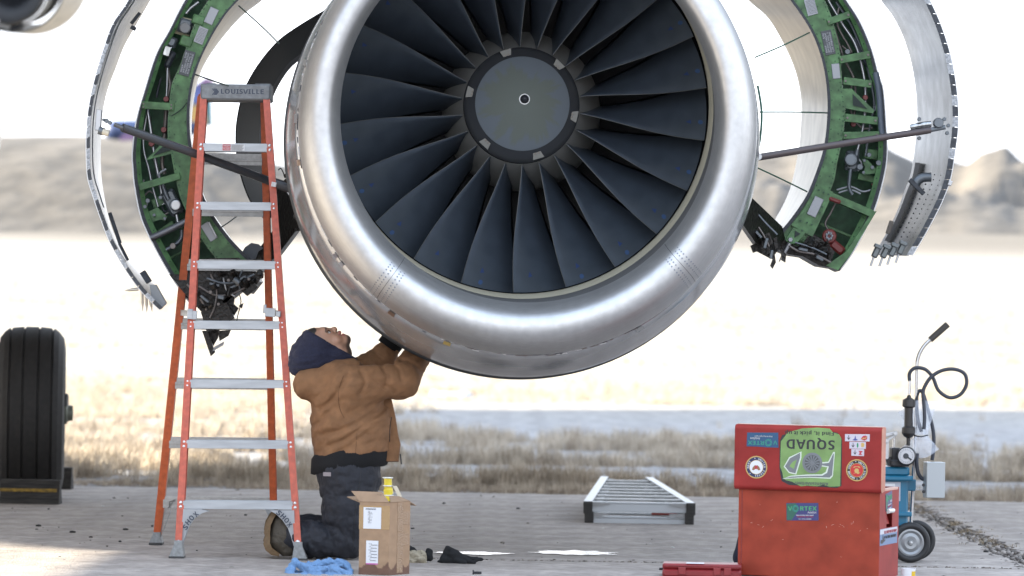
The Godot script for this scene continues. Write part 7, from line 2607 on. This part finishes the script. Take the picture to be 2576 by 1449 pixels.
func service_cart() -> void:
	var teal := M("teal_plastic", Color(0.012, 0.135, 0.235), 0.36)
	var chrome := M("chrome_tube", Color(0.55, 0.55, 0.55), 0.22, 0.95)
	var black := M("pump_black", Color(0.016, 0.016, 0.018), 0.45)
	var hose := M("hose_dark", Color(0.030, 0.035, 0.048), 0.5)
	var zinc := M("zinc_plate", Color(0.50, 0.51, 0.52), 0.35, 0.7)
	var g := G(2295, 1416)
	var d := -g.z
	var u := px(d)
	var t := thing("service_cart", "teal hydraulic service cart with hand pump and gauge behind the tool chest", "service cart", g)
	for q in [[2290, 1364, 0.0, 51.0], [2304, 1360, 0.24, 49.0]]:
		var c := P(q[0], q[1], d + q[2])
		c.y = 51.0 * u
		var f := Transform3D(Basis(Vector3(0, 1, 0), 0.12) * Basis(Vector3.RIGHT, PI / 2), c)
		var mb := MB.new()
		var s := []
		for k in 48:
			var a := TAU * k / 48
			var r := PackedVector3Array()
			for j in 14:
				var b := TAU * j / 14
				r.append(f * Vector3(cos(a) * (42.0 + 9.0 * cos(b)) * u, sin(b) * 11.0 * u, sin(a) * (42.0 + 9.0 * cos(b)) * u))
			s.append(r)
		mb.sweep(s, true, false, true, true)
		var wh := part(t, "tyre", mb, M("cart_tyre", Color(0.017, 0.017, 0.018), 0.6))
		mb = MB.new()
		mb.lathe(f, [[0.0, 0.018], [6 * u, 0.018], [8 * u, 0.008], [16 * u, 0.010], [24 * u, 0.004], [30 * u, 0.012], [36 * u, 0.010], [37 * u, 0.0], [36 * u, -0.010], [0.0, -0.01]], 36)
		part(wh, "rim", mb, M("rim_alu", Color(0.28, 0.29, 0.30), 0.4, 0.6))
		mb = MB.new()
		mb.lathe(f, [[0.0, 0.03], [3.5 * u, 0.028], [4 * u, 0.015]], 6)
		part(wh, "axle_nut", mb, zinc)
	# tank: stacked rounded blocks with ribs
	var bxp := func(par: Node3D, nm: String, x0: float, y0: float, x1: float, y1: float, dz: float, thick: float, m: Material, bev: float) -> MeshInstance3D:
		var mb := MB.new()
		var o := P((x0 + x1) / 2, (y0 + y1) / 2, d + dz)
		mb.box(Transform3D(Basis(Vector3(0, 1, 0), 0.1), o), Vector3((x1 - x0) * u, (y1 - y0) * u, thick), bev)
		return part(par, nm, mb, m)
	var tank: MeshInstance3D = bxp.call(t, "tank", 2120, 1196, 2276, 1345, 0.14, 0.22, teal, 0.012)
	bxp.call(tank, "tank_lid", 2112, 1172, 2278, 1194, 0.13, 0.25, teal, 0.009)
	bxp.call(tank, "tank_band", 2108, 1194, 2286, 1206, 0.13, 0.27, teal, 0.006)
	bxp.call(tank, "tank_band", 2112, 1284, 2284, 1296, 0.13, 0.25, teal, 0.006)
	bxp.call(tank, "tank_lug", 2270, 1205, 2300, 1234, 0.12, 0.10, teal, 0.005)
	var lab: MeshInstance3D = bxp.call(tank, "name_plate", 2160, 1212, 2266, 1260, 0.0285, 0.004, M("plate_lilac", Color(0.40, 0.42, 0.48), 0.4), 0.001)
	bxp.call(lab, "name_panel", 2160, 1216, 2252, 1248, 0.0235, 0.003, M("plate_white", Color(0.66, 0.67, 0.68), 0.4), 0.0008)
	letters(lab, ".com", Transform3D(Basis(Vector3(0, 1, 0), 0.1), P(2226, 1231, d + 0.0195)), 15.0 * u, M("plate_blue", Color(0.02, 0.12, 0.28), 0.4), 46 * u)
	# pole with its grip
	var tube := func(par: Node3D, nm: String, f: Array, r: float, d0: float, d1: float, m: Material) -> MeshInstance3D:
		var c := cv(f, f.size() * 4)
		var pts := []
		for i in c.size():
			pts.append(P(c[i].x, c[i].y, lerpf(d + d0, d + d1, i / float(c.size() - 1))))
		var mb := MB.new()
		mb.tube(pts, r * u, 12)
		return part(par, nm, mb, m)
	tube.call(t, "pole", [2292, 1316, 2297, 1220, 2301, 1120, 2304, 1020, 2306, 930, 2309, 902, 2318, 880, 2330, 864, 2344, 852], 4.6, 0.10, 0.10, chrome)
	tube.call(t, "grip", [2340, 855, 2358, 839, 2384, 816], 8.0, 0.10, 0.10, M("grip_rubber", Color(0.05, 0.045, 0.04), 0.7))
	tube.call(t, "hose", [2288, 958, 2288, 940, 2296, 929, 2308, 925, 2329, 930, 2347, 950, 2361, 982, 2388, 1000, 2415, 993, 2431, 968, 2427, 941, 2402, 929, 2370, 932, 2343, 948, 2327, 971, 2322, 990, 2324, 1016, 2326, 1050, 2324, 1080], 4.6, 0.06, 0.03, hose)
	tube.call(t, "hose", [2318, 1086, 2308, 1050, 2306, 1000, 2313, 983, 2322, 990, 2334, 1030, 2347, 1080, 2349, 1120, 2345, 1158], 4.8, 0.09, 0.12, hose)
	tube.call(t, "hose", [2307, 1140, 2306, 1165, 2310, 1190, 2320, 1204, 2332, 1205], 5.0, 0.05, 0.05, hose)
	tube.call(t, "hose_fitting", [2288, 953, 2288, 975, 2287, 992], 4.0, 0.06, 0.06, chrome)
	var fil := MB.new()
	var fo := P(2286, 1050, d + 0.06)
	fil.lathe(Transform3D(Basis.IDENTITY, fo), [[0.0, 58 * u], [4 * u, 56 * u], [6 * u, 50 * u], [16 * u, 44 * u], [17 * u, 28 * u], [11 * u, 24 * u], [11 * u, -22 * u], [17 * u, -26 * u], [17 * u, -40 * u], [12 * u, -48 * u], [5 * u, -52 * u], [5 * u, -70 * u], [0.0, -72 * u]], 24)
	part(t, "filter_canister", fil, M("canister_black", Color(0.022, 0.02, 0.019), 0.4))
	# hand pump and gauge
	bxp.call(t, "pump_block", 2240, 1126, 2262, 1160, 0.05, 0.07, black, 0.006)
	bxp.call(t, "pump_base", 2236, 1156, 2282, 1173, 0.06, 0.12, black, 0.006)
	var pm := MB.new()
	pxplate(pm, [2226, 1148, 2240, 1150, 2252, 1172, 2234, 1172], d + 0.02, 0.04)
	part(t, "pump_bracket", pm, black)
	strap(t, "pump_link", 2231, 1110, 2230, 1149, 10, d + 0.01, 0.012, zinc)
	strap(t, "pump_lever", 2190, 1104, 2254, 1089, 8, d + 0.02, 0.014, zinc)
	strap(t, "pump_lever", 2231, 1108, 2254, 1093, 7, d + 0.025, 0.012, zinc)
	tube.call(t, "pump_rod", [2250, 1096, 2249, 1110, 2248, 1128], 3.4, 0.05, 0.05, chrome)
	for q in [[2231, 1109], [2230, 1150], [2252, 1090]]:
		disc_at(t, "pivot_bolt", q[0], q[1], 5.5, d + 0.0, 0.01, zinc)
	var gg := disc_at(t, "gauge", 2280, 1147, 24, d - 0.01, 0.03, black)
	disc_at(gg, "gauge_face", 2280, 1147, 20.5, d - 0.038, 0.004, M("gauge_white", Color(0.52, 0.52, 0.53), 0.4))
	disc_at(gg, "gauge_hub", 2279, 1147, 7.0, d - 0.043, 0.004, M("hub_slate", Color(0.04, 0.045, 0.05), 0.5))
	strap(gg, "needle", 2279, 1147, 2293, 1157, 4, d - 0.044, 0.002, M("hub_slate"))
	var tk := MB.new()
	for k in 22:
		var a := TAU * k / 22
		var c := P(2280 + 16.5 * cos(a), 1147 + 16.5 * sin(a), d - 0.0432)
		tk.box(Transform3D(look * Basis(Vector3(0, 0, 1), -a), c), Vector3(4 * u, 0.8 * u, 0.001), 0.0001)
	part(gg, "dial_tick", tk, M("sticker_black")).set_meta("kind", "stuff")
	strap(t, "bag_tie", 2294, 1232, 2325, 1232, 4, d + 0.08, 0.01, chrome)
	var bx2: MeshInstance3D = bxp.call(t, "grey_box", 2326, 1162, 2373, 1252, 0.02, 0.09, M("box_grey", Color(0.36, 0.385, 0.40), 0.35, 0.4), 0.003)
	for y in [1220, 1237]:
		disc_at(bx2, "box_screw", 2323, y, 4, d - 0.02, 0.015, black)
	# plastic bag tied round the pole
	var film := StandardMaterial3D.new()
	film.resource_name = "clear_film"
	film.albedo_color = Color(0.88, 0.91, 0.96, 0.26)
	film.transparency = BaseMaterial3D.TRANSPARENCY_ALPHA
	film.roughness = 0.28
	film.cull_mode = BaseMaterial3D.CULL_DISABLED
	var bag := MB.new()
	var nz := FastNoiseLite.new()
	nz.frequency = 0.06
	nz.seed = 2
	nz.fractal_octaves = 3
	for sd in 2:
		for pc in [[[2259, 1038, 2297, 1012, 2318, 1006, 2357, 1013], [2304, 1094, 2312, 1094, 2324, 1094, 2333, 1093]], [[2304, 1096, 2312, 1096, 2324, 1096, 2333, 1095], [2264, 1130, 2300, 1150, 2332, 1150, 2362, 1130]]]:
			var top := cv(pc[0], 22)
			var bot := cv(pc[1], 22)
			var rows := []
			for i in 18:
				var q := i / 17.0
				var r := PackedVector3Array()
				for k in 22:
					var p := top[k].lerp(bot[k], q)
					var bulge := 0.03 * sin(PI * q * 0.8 + 0.3) * sin(PI * k / 21.0)
					var wob := 0.012 * nz.get_noise_3d(p.x * 2.0, p.y * 0.6, sd * 90.0)
					r.append(P(p.x, p.y, d + 0.07 + (bulge + wob) * (-1.0 if sd == 0 else 1.0)))
				rows.append(r)
			bag.sweep(rows, false, false, true)
	var bagt := solo("plastic_bag", bag, film, "clear plastic bag tied round the pole of the teal service cart", "plastic bag")
	var tie := MB.new()
	tie.tube([P(2302, 1096, d + 0.04), P(2316, 1099, d + 0.02), P(2334, 1095, d + 0.04)], 1.6 * u, 6)
	var tb := part(bagt, "cable_tie", tie, black)

func _ready() -> void:
	environment()
	setting()
	airliner()
	engine()
	cowls()
	step_ladder()
	flat_ladder()
	person()
	tyre()
	nozzle()
	far_plane()
	carton()
	small_things()
	toolbox()
	service_cart()
